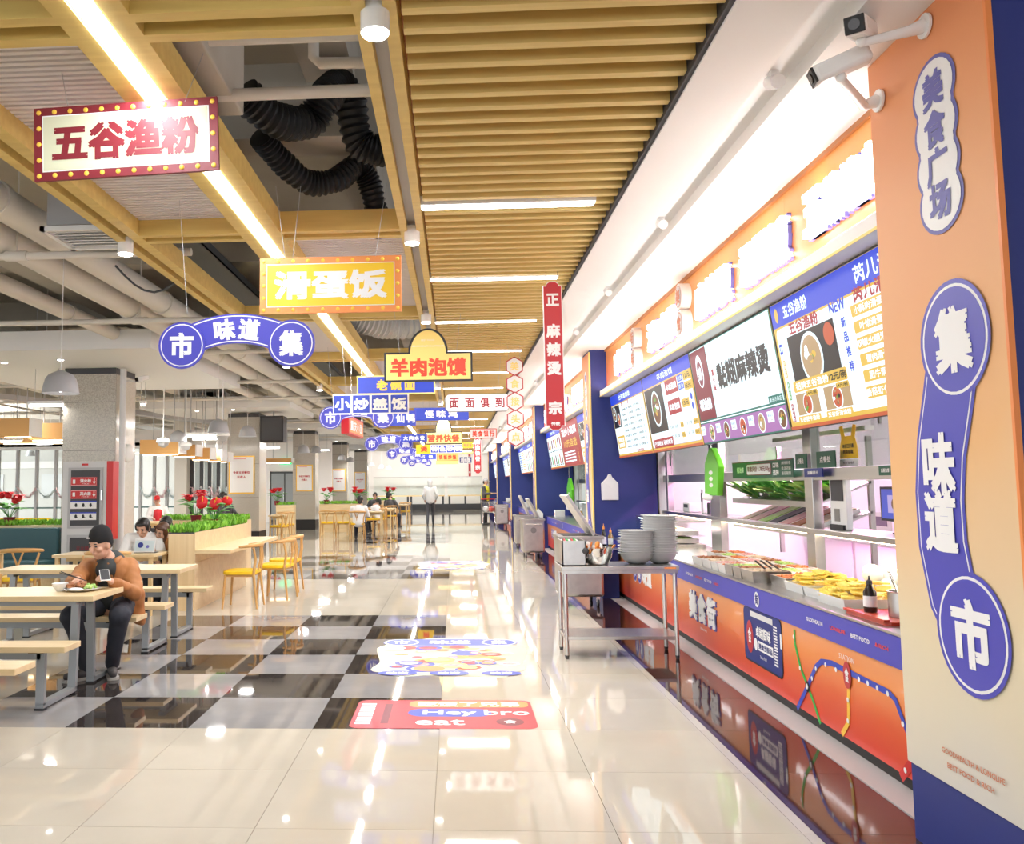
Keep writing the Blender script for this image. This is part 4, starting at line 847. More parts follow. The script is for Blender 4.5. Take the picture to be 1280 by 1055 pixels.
def dome_sign(px, d, txt, top, lab, hr=.6):
    x, y, z, w, h = box_px(*px, d); t = hung('dome_sign', lab, x, y, z, w, h); r = w*.225; zt = at(0, top, y=y).z-z-h/2
    def outl(o):
        p = [(-w/2+o, -h/2+o), (w/2-o, -h/2+o), (w/2-o, h/2-o)]; rr = r-o
        p += [(rr*math.cos(a)*1, h/2-o+max(0, (zt)*math.sin(a))) for a in [PI*i/20 for i in range(21)]]
        return p+[(-w/2+o, h/2-o)]
    MB().prism(outl(0), (x, y, z), XP, ZP, .02).build('board', 'ink', t)
    MB().prism(outl(.022), (x, y-.003, z), XP, ZP, .003).build('face', 'pale_yellow', t)
    P = Pr(t, (x, y-.003, z), XP, ZP, .001); P.text(txt, 0, -.005, w*.86, h*.62, 'letter_red', 1, .035); P.text('BEST FOOD', 0, h/2+zt*.5, w*.15, .02, 'print_white', 1); P.text('GOODHEALTH & LONGLIFE', 0, h/2+zt*.25, w*.36, .018, 'print_white', 1); P.done()
dome_sign((480, 441, 591, 476), 9.7, '羊肉泡馍', 421, 'large yellow sign with a domed top and red letters')
dome_sign((531, 540, 578, 555), 20, '营养快餐', 529, 'smaller domed yellow sign farther down the aisle')
def plain_sign(px, d, txt, face, ink, lab, border=None, cells=0, name='hanging_sign', bold=.035, tw=.8, wires=True, th=.6):
    x, y, z, w, h = box_px(*px, d); t = hung(name, lab, x, y, z, w, h, wires)
    MB().box(x-w/2, y, z-h/2, x+w/2, y+.02, z+h/2).build('board', border or face, t); P = Pr(t, (x, y, z), XP, ZP, .001)
    b = h*.07 if border else 0
    if cells:
        for k in range(cells): P.rect(-w/2+(k+.5)*w/cells, 0, w/cells-b*1.6, h-2*b, face, 1)
    else: P.rect(0, 0, w-2*b, h-2*b, face, 1)
    n = len(txt)
    if n:
        for k, ch in enumerate(txt): P.text(ch, (-(n-1)/2+k)*w*tw/max(n, 1)*1.06, 0, min(w*tw/n*.86, h*.8), h*th, ink, 2, bold)
    P.done(); return t
plain_sign((446, 470, 544, 492), 11, '老碗面', 'blue', 'gold', 'blue hanging sign with yellow letters half behind the large domed sign', 'pale_yellow', tw=.5)
plain_sign((416, 493, 511, 517), 11.4, '小炒盖饭', 'blue', 'print_white', 'sign of four blue squares with white letters', 'print_white', 4, tw=.94)
plain_sign((467, 514, 520, 532), 15, ' 汤仙鸭', 'blue', 'print_white', 'blue sign behind the second arch sign, red edged', 'blue_violet', tw=.95)
plain_sign((517, 510, 586, 525), 16, '怪味鸡', 'blue', 'print_white', 'plain deep blue sign with three white letters', None, tw=.6)
plain_sign((501, 543, 534, 552), 19.4, '大肉水饺', 'blue', 'print_white', 'narrow blue sign touching the left edge of the smaller domed sign', 'blue_violet')
plain_sign((520, 556, 540, 567), 24, '煲', 'sign_yellow', 'letter_red', 'little yellow sign with one red letter', None, tw=.5)
plain_sign((538, 556, 578, 566), 23, '特色砂锅', 'blue', 'print_white', 'sign of four small blue squares below the smaller domed sign', 'print_white', 4, tw=.94)
plain_sign((546, 567, 573, 576), 28, '铁板炒饭', 'pale_yellow', 'letter_red', 'pale yellow sign with red letters far down the aisle', 'sign_orange')
plain_sign((578, 553, 591, 560), 27, '肉米粉', 'sign_yellow', 'terracotta', 'tiny yellow sign beside the cell sign', None)
plain_sign((574, 571, 590, 579), 31, '米线饭', 'navy', 'print_white', 'dark blue sign farthest down the aisle', 'print_white', 3)
plain_sign((545, 576, 573, 580), 34, '', 'pale_yellow', 'terracotta', 'faint pale yellow strip sign at the far end', None)
plain_sign((522, 568, 545, 574), 27, '石锅', 'blue', 'print_white', 'thin blue sign behind the far arch signs', None)
x, y, z, w_, h = box_px(587, 536, 621, 548, 22)
t = plain_sign((587, 536, 621, 548), 22, '美食银行', 'print_white', 'letter_red', 'white sign with a red dotted border and red letters', 'letter_red')
# framed white sign
x, y, z, w_, h = box_px(556, 493, 637, 514, 13); t = hung('hanging_sign', 'white octagonal-cornered sign with four maroon letters', x, y, z, w_, h); c = .05
oc = lambda o: [(-w_/2+c, -h/2+o), (w_/2-c, -h/2+o), (w_/2-o, -h/2+c), (w_/2-o, h/2-c), (w_/2-c, h/2-o), (-w_/2+c, h/2-o), (-w_/2+o, h/2-c), (-w_/2+o, -h/2+c)]
MB().prism(oc(0), (x, y, z), XP, ZP, .02).build('board', 'dark', t); MB().prism(oc(.01), (x, y-.002, z), XP, ZP, .002).build('face', 'print_white', t)
P = Pr(t, (x, y-.002, z), XP, ZP, .001)
for k, ch in enumerate('面面俱到'):
    u = (-1.5+k)*w_*.235; P.rrect(u, 0, .19, .19, .03, 'grey', 1); P.rrect(u, 0, .184, .184, .03, 'print_white', 2); P.text(ch, u, 0, .14, .15, 'dark_red', 3, .03)
P.done()
# vertical red banner sign
def vert(px, d, txts, lab, face='cherry', edge='print_white', cap=True):
    x, y, z, w, h = box_px(*px, d); t = hung('vertical_sign', lab, x, y, z, w, h, False)
    for s in (-.3, .3): MB().cyl((x+s*w, y+.01, z+h/2-.005), (x+s*w, y+.01, max(ZC-.001, z+h/2)), .003, n=5).build('wire', 'chrome', t)
    def ol(o):
        k = w*.5-o; a = w*.34-o*.5; q = h/2-o; s = w*.22
        return [(-k, -q+s), (-a, -q+s), (-a*.9, -q+s*.45), (-a*.5, -q), (a*.5, -q), (a*.9, -q+s*.45), (a, -q+s), (k, -q+s), (k, q-s), (a, q-s), (a*.9, q-s*.45), (a*.5, q), (-a*.5, q), (-a*.9, q-s*.45), (-a, q-s), (-k, q-s)]
    MB().prism(ol(0), (x, y, z), XP, ZP, .02).build('board', edge, t); MB().prism(ol(.008), (x, y-.002, z), XP, ZP, .002).build('face', face, t)
    P = Pr(t, (x, y-.002, z), XP, ZP, .001)
    for ch, f, s in txts: P.text(ch, 0, z*0+h*(.5-f), w*.66*s, w*.66*s if len(ch) == 1 else w*.2, 'print_white', 1, .035)
    P.done()
vert((678, 352, 707, 538), 7.8, [('正', .125, 1), ('麻', .335, 1.1), ('辣', .46, 1.1), ('烫', .585, 1.1), ('宗', .85, 1.05), ('传统', .955, .7)], 'long red vertical sign with white letters close to the orange fascia')
vert((592, 548, 602, 592), 26, [('自', .1, 1), ('选', .26, 1), ('快', .42, 1), ('餐', .58, 1), ('宗', .82, 1)], 'red vertical sign with white scalloped edge, farther down the aisle')
vert((585, 567, 589, 596), 32, [('米', .2, 1), ('线', .4, 1), ('宗', .8, 1)], 'smallest red vertical sign, farthest down the aisle')
# chain of hexagons
x, y, z, w_, h = box_px(632, 447, 656, 557, 12); t = hung('hexagon_sign', 'chain of five white hexagons edged in red with pale yellow letters', x, y, z, w_, h)
hh = h/5
for k, ch in enumerate('美食接头点'):
    zc = z+h/2-hh*(k+.5); hx = lambda r: [(r*math.sin(PI/3*i)*.98, r*math.cos(PI/3*i)*1.0) for i in range(6)][::-1]; r = hh*.56
    MB().prism(hx(r), (x, y+.003*(k % 2), zc), XP, ZP, .015).build('hexagon', 'cherry', t); P = Pr(t, (x, y+.003*(k % 2), zc), XP, ZP, .001); P.poly(hx(r*.88), 'print_white', 1, 'sheet'); P.text(ch, 0, 0, .12, .12, 'pale_yellow', 2, .02); P.done()
# red light box seen obliquely
a = at(436, 531, y=7.4); b = at(469, 541, y=10.4); d = (b-a); d.z = 0; d.normalize()
t = thing('light_box_sign', 'red glossy light box sign seen at a slant below the second arch sign', 'sign', (a.x, a.y, a.z-.15))
MB().prism([(0, -.13), (1.5, -.13), (1.5, .15), (0, .15)], (a.x, a.y, a.z), d, ZP, .12).build('box', 'red', t, bev=.01)
P = Pr(t, (a.x, a.y, a.z), d, ZP); P.rect(.75, .01, 1.4, .22, 'sign_orange', 2); P.text('重庆小面', .75, .01, 1.2, .16, 'print_white', 3, .03); P.done()
for s in (.2, 1.3): MB().cyl(a+d*s+Vector((0, .05, .15)), a+d*s+Vector((0, .05, 0))+Vector((0, 0, ZC-a.z)), .004, n=5).build('wire', 'chrome', t)

# ---- pendant lamps
t = thing('pendant_lamp', 'large grey dome pendant lamp in front of the big column', 'lamp')
MB().lathe([(.012, .235), (.03, .232), (.06, .215), (.115, .19), (.145, .15), (.165, .08), (.178, .0), (.172, .0), (.158, .08), (.138, .145), (.105, .18), (.02, .205)], n=32).build('shade', 'lamp_grey', t, smooth=True)
MB().ell((0, 0, .06), .045, 12, 8).build('bulb', 'lamp_white', kids(t)[0], smooth=True); MB().cyl((0, 0, .235), (0, 0, 2.5), .004, n=6).build('cord', 'white', t); MB().cyl((0, 0, 2.46), (0, 0, 2.5), .045, n=14).build('ceiling_rose', 'white', t)
PL = Repeat(t)
pend = [(75.7, 492, 46, 'large grey dome pendant lamp in front of the big column'), (273, 541, 27, 'grey dome pendant lamp in front of the second column'), (222.5, 552, 21.6, 'grey dome pendant lamp over the couple at the table'), (309.5, 546, 22, 'grey dome pendant lamp right of the one before the second column'), (379, 566, 16, 'grey dome pendant lamp before the third column'), (395, 566, 13.5, 'grey dome pendant lamp just right of the one before the third column'), (337, 573.5, 9, 'small grey dome pendant lamp between second and third column'), (427, 575, 11, 'grey dome pendant lamp before the fourth column'), (438, 577.5, 10, 'grey dome pendant lamp overlapping the fourth column edge'), (456.6, 582, 8, 'small dome pendant before the farthest column'), (464.5, 583, 7, 'small dome pendant right of the farthest column'), (477, 585.5, 6, 'tiny dome pendant against the end wall'), (486, 587, 5.5, 'last tiny dome pendant against the end wall'), (38, 570, 12, 'grey dome pendant beyond the teal booth')]
for px, py, wd, lab in pend:
    d = min(.356*FPX/wd, 52); p = at(px, py, y=d-5.596); PL.put((p.x, p.y, p.z), 0, lab, 'grey dome pendant lamps'); area((p.x, p.y, p.z-.01), .26, .26, 9, col=(1, .97, .93))

# ================================================================== FURNITURE ON THE LEFT
def picnic(x1, yc, L, lab, n):
    """table with two benches on joined steel frames; x1 = near right end"""
    t = thing('picnic_table', lab, 'table', (x1-L/2, yc, 0))
    MB().box(x1-L, yc-.3, .69, x1, yc+.3, .73).build('tabletop', 'wood', t, bev=.003)
    for s in (-1, 1): MB().box(x1-L-.1, yc+s*.67-.13, .41, x1+.02, yc+s*.67+.13, .45).build('bench_seat', 'wood', t, bev=.003)
    for xe in (x1-.2, x1-L+.15):
        for s in (-1, 1):
            l1 = MB().bar((xe, yc+s*.13, .69), (xe, yc+s*.17, .03), .06, .04).build('leg', 'grey_metal', t, bev=.003)
            l2 = MB().bar((xe, yc+s*.67, .41), (xe, yc+s*.67, .03), .06, .04).build('leg', 'grey_metal', t, bev=.003)
            MB().box(xe-.03, yc+min(s*.15, s*.69), .012, xe+.03, yc+max(s*.15, s*.69), .05).build('foot_rail', 'grey_metal', t, bev=.003)
            MB().box(xe-.034, yc+s*.67-.025, 0, xe+.034, yc+s*.67+.025, .014).build('foot_cap', 'black', l2)
            MB().box(xe-.034, yc+s*.17-.025, 0, xe+.034, yc+s*.17+.025, .014).build('foot_cap', 'black', l1)
        MB().box(xe-.03, yc-.2, .655, xe+.03, yc+.2, .69).build('cross_piece', 'grey_metal', t)
    for s in (-.67, .67, 0): MB().box(x1-L+.15, yc+s-.02, .345 if s else .62, x1-.2, yc+s+.02, .40 if s else .67).build('stretcher', 'grey_metal', t)
    for s in (-.67, .67):
        for xe in (x1-.2, x1-L+.15): MB().box(xe-.05, yc+s-.1, .398, xe+.05, yc+s+.1, .41).build('seat_plate', 'black', t)
picnic(-2.57, 1.1, 1.9, 'light wood canteen table with attached benches where the man in the tan coat eats', 1)
picnic(-2.57, 3.15, 1.9, 'light wood canteen table with attached benches behind the man', 2)
picnic(-2.55, -.95, 1.9, 'light wood canteen table of which only a bench corner shows at the bottom left', 0)

# chairs: wooden horn chair with yellow seat; faces +y (back rest at -y)
t = thing('wooden_chair', 'wood chair', 'chair')
MB().prism(rr_pts(0, 0, .43, .42, .09, 5), (0, 0, .47), XP, YP, .045).build('seat', 'yellow', t, bev=.008)
MB().box(-.19, -.17, .395, .19, .18, .425).build('seat_frame', 'chair_wood', t, bev=.004)
for sx in (-1, 1):
    MB().cyl((sx*.18, .17, .42), (sx*.205, .20, 0), .018, .013, 10).build('leg', 'chair_wood', t, smooth=True)
    MB().tube([(sx*.205, -.24, 0), (sx*.19, -.19, .42), (sx*.2, -.22, .62), (sx*.235, -.2, .76)], .016, 10, [.013, .019, .016, .014]).build('leg', 'chair_wood', t, smooth=True)
g = MB(); pts = [(.255*math.cos(a), -.05-.2*math.sin(a), .775+.02*math.sin(a)) for a in [-.15+(PI+.3)*i/14 for i in range(15)]]
g.tube(pts, .02, 10, [.014+.014*math.sin(PI*i/14) for i in range(15)]); g.build('top_rail', 'chair_wood', t, smooth=True)
MB().tube([(0, -.2, .44), (0, -.235, .6), (-.06, -.25, .77)], .012, 8).build('back_stay', 'chair_wood', t, smooth=True); MB().tube([(0, -.235, .6), (.06, -.25, .77)], .012, 8).build('back_stay', 'chair_wood', t, smooth=True)
CH = Repeat(t)
for x, y, rz, lab in ((-2.62, 5.55, PI/2, 'wooden chair with yellow seat at the shelf of the long planter, nearest the benches'),
                      (-2.36, 6.4, PI/2-.15, 'wooden chair with yellow seat in the middle of the three at the planter shelf'),
                      (-2.4, 7.25, PI/2, 'wooden chair with yellow seat farthest of the three at the planter shelf'),
                      (-3.9, 4.42, .0, 'wooden chair with its back to us at the couple\'s table'), (-5.2, 4.9, .3, 'wooden chair with yellow seat near the teal booth')):
    CH.put((x, y, 0), rz, lab, 'wooden chairs with yellow seats')
def table(name, x0, y0, x1, y1, z, lab, m='wood', leg='wood_edge', grp=None):
    t = thing(name, lab, 'table', ((x0+x1)/2, (y0+y1)/2, 0), grp); MB().box(x0, y0, z-.035, x1, y1, z).build('tabletop', m, t, bev=.003)
    for x in (x0+.05, x1-.05):
        for y in (y0+.05, y1-.05): MB().box(x-.022, y-.022, 0, x+.022, y+.022, z-.035).build('leg', leg, t)
    MB().box(x0+.05, (y0+y1)/2-.02, z-.1, x1-.05, (y0+y1)/2+.02, z-.035).build('apron', leg, t)
    return t
table('dining_table', -4.75, 4.75, -3.5, 5.35, .73, 'small wooden table with the tablet where the couple sits')
table('dining_table', -7.4, 5.0, -5.75, 5.6, .73, 'wooden table in front of the teal booth sofa', 'wood_edge')
def hedge_on(x0, x1, y0, y1, z, parent, hgt=.1, dens=900, m='hedge'):
    rn = random.Random(int(x0*10+y0)); g = MB(); A = (x1-x0)*(y1-y0)
    for k in range(int(min(dens*A, 2600))):
        x, y = rn.uniform(x0+.01, x1-.01), rn.uniform(y0+.01, y1-.01); b = Vector((x, y, z)); s = rn.uniform(.5, 1)*hgt
        tip = b+Vector((rn.uniform(-.05, .05), rn.uniform(-.05, .05), s)); sd = Vector((rn.uniform(-1, 1), rn.uniform(-1, 1), .3)).normalized()*.022; md = (b+tip)/2+Vector((0, 0, .01))
        g.add([b, md+sd, tip, md-sd, md+Vector((0, 0, .012))], [(0, 1, 4), (1, 2, 4), (2, 3, 4), (3, 0, 4)])
    return g.build('foliage', m, parent, kind='stuff')
# planter with shelf
t = thing('planter', 'long light wood planter topped with bright green foliage beside the couple', 'planter', (-3.5, 6.6, 0))
PO = [(-3.47, 5.2), (-3.14, 5.2), (-3.14, 7.9), (-3.62, 7.9)]
def pol(z0, z1, m, nm, o=0): return MB().prism(PO, (0, 0, z1), XP, YP, z1-z0).build(nm, m, t)
pol(0, .95, 'wood_v', 'body'); pol(.95, .965, 'dark', 'soil')
MB().box(-3.138, 5.2, .6, -3.13, 7.9, .965).build('side_board', 'wood', t); MB().box(-3.138, 5.2, .0, -3.132, 7.9, .59).build('side_board', 'wood', t)
MB().box(-3.135, 5.2, .70, -2.68, 8.1, .745).build('shelf', 'wood', t, bev=.004)
rn = random.Random(5); g = MB()
def inside(x, y):
    c = False; n = len(PO)
    for i in range(n):
        (xa, ya), (xb, yb) = PO[i], PO[i-1]
        if (ya > y) != (yb > y) and x < (xb-xa)*(y-ya)/(yb-ya)+xa: c = not c
    return c
k = 0
while k < 2300:
    x, y = rn.uniform(-4.5, -3.12), rn.uniform(5.2, 8.9)
    if not inside(x, y): continue
    k += 1; b = Vector((x, y, .96)); s = rn.uniform(.05, .12); tip = b+Vector((rn.uniform(-.05, .05), rn.uniform(-.05, .05), s)); sd = Vector((rn.uniform(-1, 1), rn.uniform(-1, 1), .3)).normalized()*.02; md = (b+tip)/2
    g.add([b, md+sd, tip, md-sd], [(0, 1, 2), (0, 2, 3)])
g.build('foliage', 'hedge', t, kind='stuff')
def flower(name, x, y, z, s, lab, kind):
    rn = random.Random(int(x*100)); t = thing(name, lab, 'plant', (x, y, z))
    MB().lathe([(.05*s, 0), (.07*s, .1*s), (.062*s, .1*s), (.05*s, .02)], (x, y, z), 14).build('pot', 'dark_red', t, smooth=True)
    top = z+.34*s
    def leaf(c, d, L, wd, m, nm):
        d = Vector(d).normalized(); sd = d.cross(ZP).normalized()*wd; c = Vector(c); p1 = c+d*L*.45+Vector((0, 0, .02*s))
        MB().add([c, p1+sd, c+d*L, p1-sd, p1+Vector((0, 0, .012*s))], [(0, 1, 4), (1, 2, 4), (2, 3, 4), (3, 0, 4)]).build(nm, m, t)
    n = 5 if kind == 'anthurium' else 6
    for k in range(n*2):
        a = rn.uniform(0, 6.28); MB().tube([(x, y, z+.08*s), (x+.1*s*math.cos(a), y+.1*s*math.sin(a), z+.2*s)], .004*s, 5).build('stem', 'leaf_dark', t)
        leaf((x+.08*s*math.cos(a), y+.08*s*math.sin(a), z+.17*s+rn.uniform(0, .1)*s), (math.cos(a), math.sin(a), .1), .2*s, .06*s, 'leaf_dark', 'leaf')
    if kind == 'anthurium':
        for k in range(5):
            a = rn.uniform(0, 6.28); c = Vector((x+.16*s*math.cos(a), y+.1*s*math.sin(a), top-rn.uniform(-.04, .1)*s)); MB().tube([(x, y, z+.08*s), c], .004*s, 5).build('stem', 'leaf_dark', t)
            MB().ell(c, (.075*s, .03*s, .06*s), 10, 6, Matrix.Rotation(rn.uniform(-.6, .6), 3, 'Y')).build('petal', 'petal', t, smooth=True); MB().cyl(c, c+Vector((.02*s, -.04*s, .06*s)), .008*s, n=8).build('spadix', 'gold', t)
    else:
        for q in range(4 if kind == 'big' else 2):
            a0 = rn.uniform(0, 6.28); c = Vector((x+.11*s*math.cos(a0), y+.07*s*math.sin(a0), top+rn.uniform(-.06, .02)*s))
            for k in range(9): a = 2*PI*k/9+q; leaf(c, (math.cos(a), math.sin(a), .15+.3*(k % 2)), .11*s, .03*s, 'petal', 'petal')
            MB().ell(c+Vector((0, 0, .01)), .045*s, 10, 6).build('petal_heart', 'petal', t, smooth=True)
p = at(268, 645, y=6.9); flower('flowering_plant', p.x, p.y, .95, 1.15, 'red anthurium plant with dark leaves standing in the planter', 'anthurium')
p = at(245, 640, y=7.6); flower('flowering_plant', p.x, p.y, .98, 1.25, 'round red flowering plant behind the anthurium in the planter', 'big')
t = thing('planter', 'low planter of bright green foliage just behind the long planter', 'planter', (-4.1, 9.1, 0))
MB().box(-4.85, 9.0, 0, -3.4, 9.35, .97).build('box', 'wood_v', t); hedge_on(-4.85, -3.4, 9.01, 9.34, .97, t, .12, 1500)
# teal booth beside the large column
t = thing('booth_sofa', 'teal leather booth sofa backed by a wooden planter box', 'sofa', (-7.8, 7.5, 0))
MB().box(-10.2, 7.56, .36, -5.98, 7.72, .93).build('backrest', 'teal_leather', t, bev=.03); MB().box(-10.2, 7.0, .34, -5.98, 7.56, .46).build('seat', 'teal_leather', t, bev=.03)
MB().box(-10.2, 7.05, 0, -5.98, 7.54, .34).build('base', 'wood', t); MB().box(-10.2, 7.725, 0, -5.98, 8.1, .96).build('planter_box', 'wood', t)
hedge_on(-10.2, -5.98, 7.74, 8.08, .96, t, .11, 1300)
p = at(12, 640, y=7.9); flower('flowering_plant', p.x, 7.9, .96, 1.3, 'red poinsettia on the planter behind the teal booth', 'big')
# hydrant cabinet with signs
t = thing('fire_hydrant_cabinet', 'tall grey fire hydrant cabinet with red signs in front of the big column', 'cabinet', (-5.7, 7.5, 0))
yk = 7.45; A = at(78, 577, y=yk); B = at(133, 577, y=yk); x0, x1, zt = A.x, B.x, A.z
MB().box(x0, yk+.02, 0, x1, yk+.3, zt).build('body', 'pale_grey', t, bev=.004); MB().box(x1, yk+.02, .75, x1+.1, yk+.25, zt).build('red_side', 'red', t)
a = at(89, 588, y=yk); b = at(124, 657, y=yk); fr = MB(); MB().box(a.x, yk, b.z, b.x, yk+.018, a.z).build('door', 'dark', t); W = b.x-a.x
c = at(89, 672, y=yk); MB().box(a.x, yk, .35, b.x, yk+.018, c.z).build('door', 'dark', t); MB().box(b.x+.02, yk-.01, 1.35, b.x+.04, yk+.02, 1.5).build('handle', 'chrome', t)
for z0, z1 in ((b.z, a.z), (.35, c.z)):
    for q in ((a.x-.04, z0-.04, b.x+.04, z0), (a.x-.04, z1, b.x+.04, z1+.04), (a.x-.04, z0, a.x, z1), (b.x, z0, b.x+.04, z1)): MB().box(q[0], yk-.006, q[1], q[2], yk+.02, q[3]).build('door_frame', 'grey', t)
P = Pr(t, ((x0+x1)/2, yk-.001, (a.z+b.z)/2), XP, ZP); zc = (a.z+b.z)/2
for py, s, m in ((603, '消火栓', 'red'), (619, '灭火器', 'red')):
    z = at(0, py, y=yk).z-zc; P.rect(0, z, W*.9, .135, m, 2); P.rect(0, z, W*.86, .115, 'print_white', 3); P.rect(0, z, W*.85, .107, m, 4); P.text(s, .03, z+.01, W*.38, .055, 'print_white', 5, .03); P.text('FIRE', .03, z-.036, W*.25, .015, 'print_white', 5); P.rect(-W*.33, z, .04, .06, 'print_white', 5); P.poly([(W*.36, z-.045), (W*.36+.025, z), (W*.36-.025, z)], 'print_white', 5); P.rect(W*.36, z+.025, .014, .05, 'print_white', 5)
for py, s in ((632, '使用方法'), (646, '灭火步骤')):
    z = at(0, py, y=yk).z-zc; P.rect(0, z, W*.9, .12, 'print_white', 2); P.rect(0, z+.05, W*.9, .02, 'blue', 3)
    for k in range(3): P.disc((-.25+.25*k)*W, z-.005, .02, 'ink', 3, .03); P.rect((-.25+.25*k)*W+.02, z-.02, .03, .01, 'ink', 3)
z = at(0, 582, y=yk).z-zc; P.rect(.02, z, .1, .03, 'red', 12); P.done()
P = Pr(t, ((x0+x1)/2, yk-.001, c.z-.16), XP, ZP); P.text('灭火器', 0, 0, .2, .07, 'dark_red', 2, .02); P.done()
# service pipes at the corner of the column
MB().tube([at(147, 655, y=7.9), at(147, 690, y=7.9), Vector((at(147, 690, y=7.9).x, 7.9, 0))], .05, 10).build('pipe', 'grey', smooth=True, cat='pipe', label='short thick grey pipe behind the hydrant cabinet')

# ---- glass wall with mullions behind the seating (inner court)
YG = 22.0
def mull(px, z0=0, z1=2.78): p = at(px, 600, y=YG); return p.x
gw = thing('window_1', 'wall of tall glass panes with slim metal mullions towards the bright court', loc=(-12, YG, 0), kind='structure')
xs = sorted([mull(p) for p in (-26, -2, 22, 46, 70, 94, 118, 142, 166, 176, 193, 209, 222)])
for x in xs: MB().box(x-.04, YG-.06, 0, x+.04, YG+.06, 2.8).build('mullion', 'grey', gw)
for a, b in zip(xs, xs[1:]): MB().box(a+.06, YG-.01, .05, b-.06, YG+.01, 2.8).build('glass_pane', 'glass', gw)
MB().box(xs[0], YG-.05, 2.8, xs[-1], YG+.05, 3.0).build('header', 'white', gw); MB().box(xs[0], YG-.05, .9, xs[-1], YG-.02, .95).build('rail', 'rail_teal', gw)
x2 = sorted([mull(p) for p in (240, 252, 262, 273, 284)])
g2 = thing('window_2', 'second stretch of glass wall with posters behind, right of the pale pier', loc=(-8, YG, 0), kind='structure')
for x in x2: MB().box(x-.05, YG-.05, 0, x+.05, YG+.05, 2.6).build('mullion', 'dark', g2)
for a, b in zip(x2, x2[1:]):
    MB().box(a+.05, YG-.01, .05, b-.05, YG+.01, 2.6).build('glass_pane', 'glass', g2); MB().box(a+.08, YG+.05, 1.1, b-.08, YG+.07, 2.35).build('notice_sheet', 'paper', g2)
MB().box(x2[0], YG-.05, 2.6, x2[-1], YG+.05, 2.75).build('header', 'white', g2)
MB().box(mull(223), YG-.4, 0, mull(238), YG+.4, 4.4).build('wall_pier', 'granite_pale', kind='structure')
MB().box(-26, YG-.05, 2.9, mull(284), YG+.1, 3.4).build('wall_header', 'wall_white', kind='structure')
# court facade
fc = MB().box(-40, 38, 0, -14.2, 38.4, 12).build('wall_court', 'facade', kind='structure', label='pale facade across the bright court')
for k in range(7):
    for z in (1.1, 3.6): MB().box(-38+k*3.4, 37.93, z, -36.6+k*3.4, 38, z+1.2).build('window_pane', 'pale_grey', fc)
for z in (2.6, 4.9): MB().box(-40, 37.8, z, -14.2, 38, z+.35).build('ledge', 'wall_white', fc)
# garlands
for k, (a, b) in enumerate(((-2, 22), (22, 46), (46, 70), (70, 84), (175, 193), (193, 209), (209, 222), (240, 252), (252, 263), (263, 274), (274, 284))):
    A, B = at(a, 609, y=YG-.12), at(b, 609, y=YG-.12); pts = [A.lerp(B, i/10)-Vector((0, 0, .32*math.sin(PI*i/10))) for i in range(11)]; g = MB(); rn = random.Random(k)
    g.tube(pts, .02, 6)
    for i in range(120):
        f = rn.random(); p = A.lerp(B, f)-Vector((0, 0, .32*math.sin(PI*f))); q = p+Vector((rn.uniform(-1, 1), rn.uniform(-1, 1), rn.uniform(-1, 1))).normalized()*.07; s = Vector((.012, 0, .012)); g.add([p, q+s, q-s], [(0, 1, 2)])
    g.build('tinsel_garland', 'tinsel_pink' if k % 2 else 'tinsel', cat='garland', label='%s tinsel garland swag on the glass wall, counted from the teal booth' % ORD[k], group='tinsel garlands on the glass wall')
# orange baffles
spans = [(0, 36, 523, 545, 17), (36, 78, 529, 549, 19), (175, 223, 550, 567, 19), (215, 244, 556, 570, 20), (238, 262, 560, 574, 20.6), (258, 276, 562, 576, 21.2), (274, 284, 565, 577, 21.8), (0, 78, 547, 553, 22.5), (332, 364, 573, 578, 30)]
for k, (l, r, tp, b, d) in enumerate(spans):
    A, B = at(l, tp, y=d-5.6), at(r, b, y=d-5.6); t = thing('ceiling_baffle', 'orange wooden ceiling baffle box ' + ['over the teal booth', 'beside the large column, lower', 'right of the large column', 'second right of the large column', 'third right of the large column', 'fourth right of the large column', 'touching the second column', 'lowest, over the glass wall', 'beyond the second column'][k], 'baffle', ((A.x+B.x)/2, A.y, B.z))
    MB().box(A.x-(3 if l == 0 else 0), A.y, B.z, B.x, A.y+.5, A.z).build('box', 'baffle', t); MB().box(B.x, A.y, B.z, B.x+.03, A.y+.5, A.z).build('end_panel', 'white', t)
    MB().box(A.x, A.y+.2, B.z-.02, B.x-.1, A.y+.3, B.z-.001).build('light_strip', 'warm_light', t)
    for x in (A.x+.2, B.x-.2): MB().cyl((x, A.y+.3, A.z), (x, A.y+.3, 4.99), .012, n=6).build('hanger', 'grey', t)
# fluorescent tubes over the seating
for k, (l, r, py, d) in enumerate(((36, 80, 507, 14), (175, 183, 506, 16), (232, 285, 545, 18), (240, 272, 549, 21), (0, 28, 552, 22), (45, 66, 555, 24), (330, 350, 560, 26), (396, 412, 563, 34))):
    A, B = at(l, py, y=d-5.6), at(r, py, y=d-5.6); t = thing('tube_lamp', 'bright white tube lamp hanging ' + ['left of the large column', 'right of the large column', 'before the second column', 'farther before the second column', 'over the far left glass wall', 'over the glass wall by the large column', 'beyond the second column', 'beyond the third column'][k], 'lamp', ((A.x+B.x)/2, A.y, A.z))
    MB().box(A.x, A.y-.04, A.z+.02, B.x, A.y+.04, A.z+.07).build('housing', 'white', t); MB().cyl((A.x+.02, A.y, A.z), (B.x-.02, A.y, A.z), .022, n=10).build('tube', 'lamp_white', t)
    for x in (A.x+.1, B.x-.1): MB().cyl((x, A.y, A.z+.07), (x, A.y, 5), .006, n=5).build('hanger', 'grey', t)
    area(((A.x+B.x)/2, A.y, A.z-.03), B.x-A.x, .06, 40)
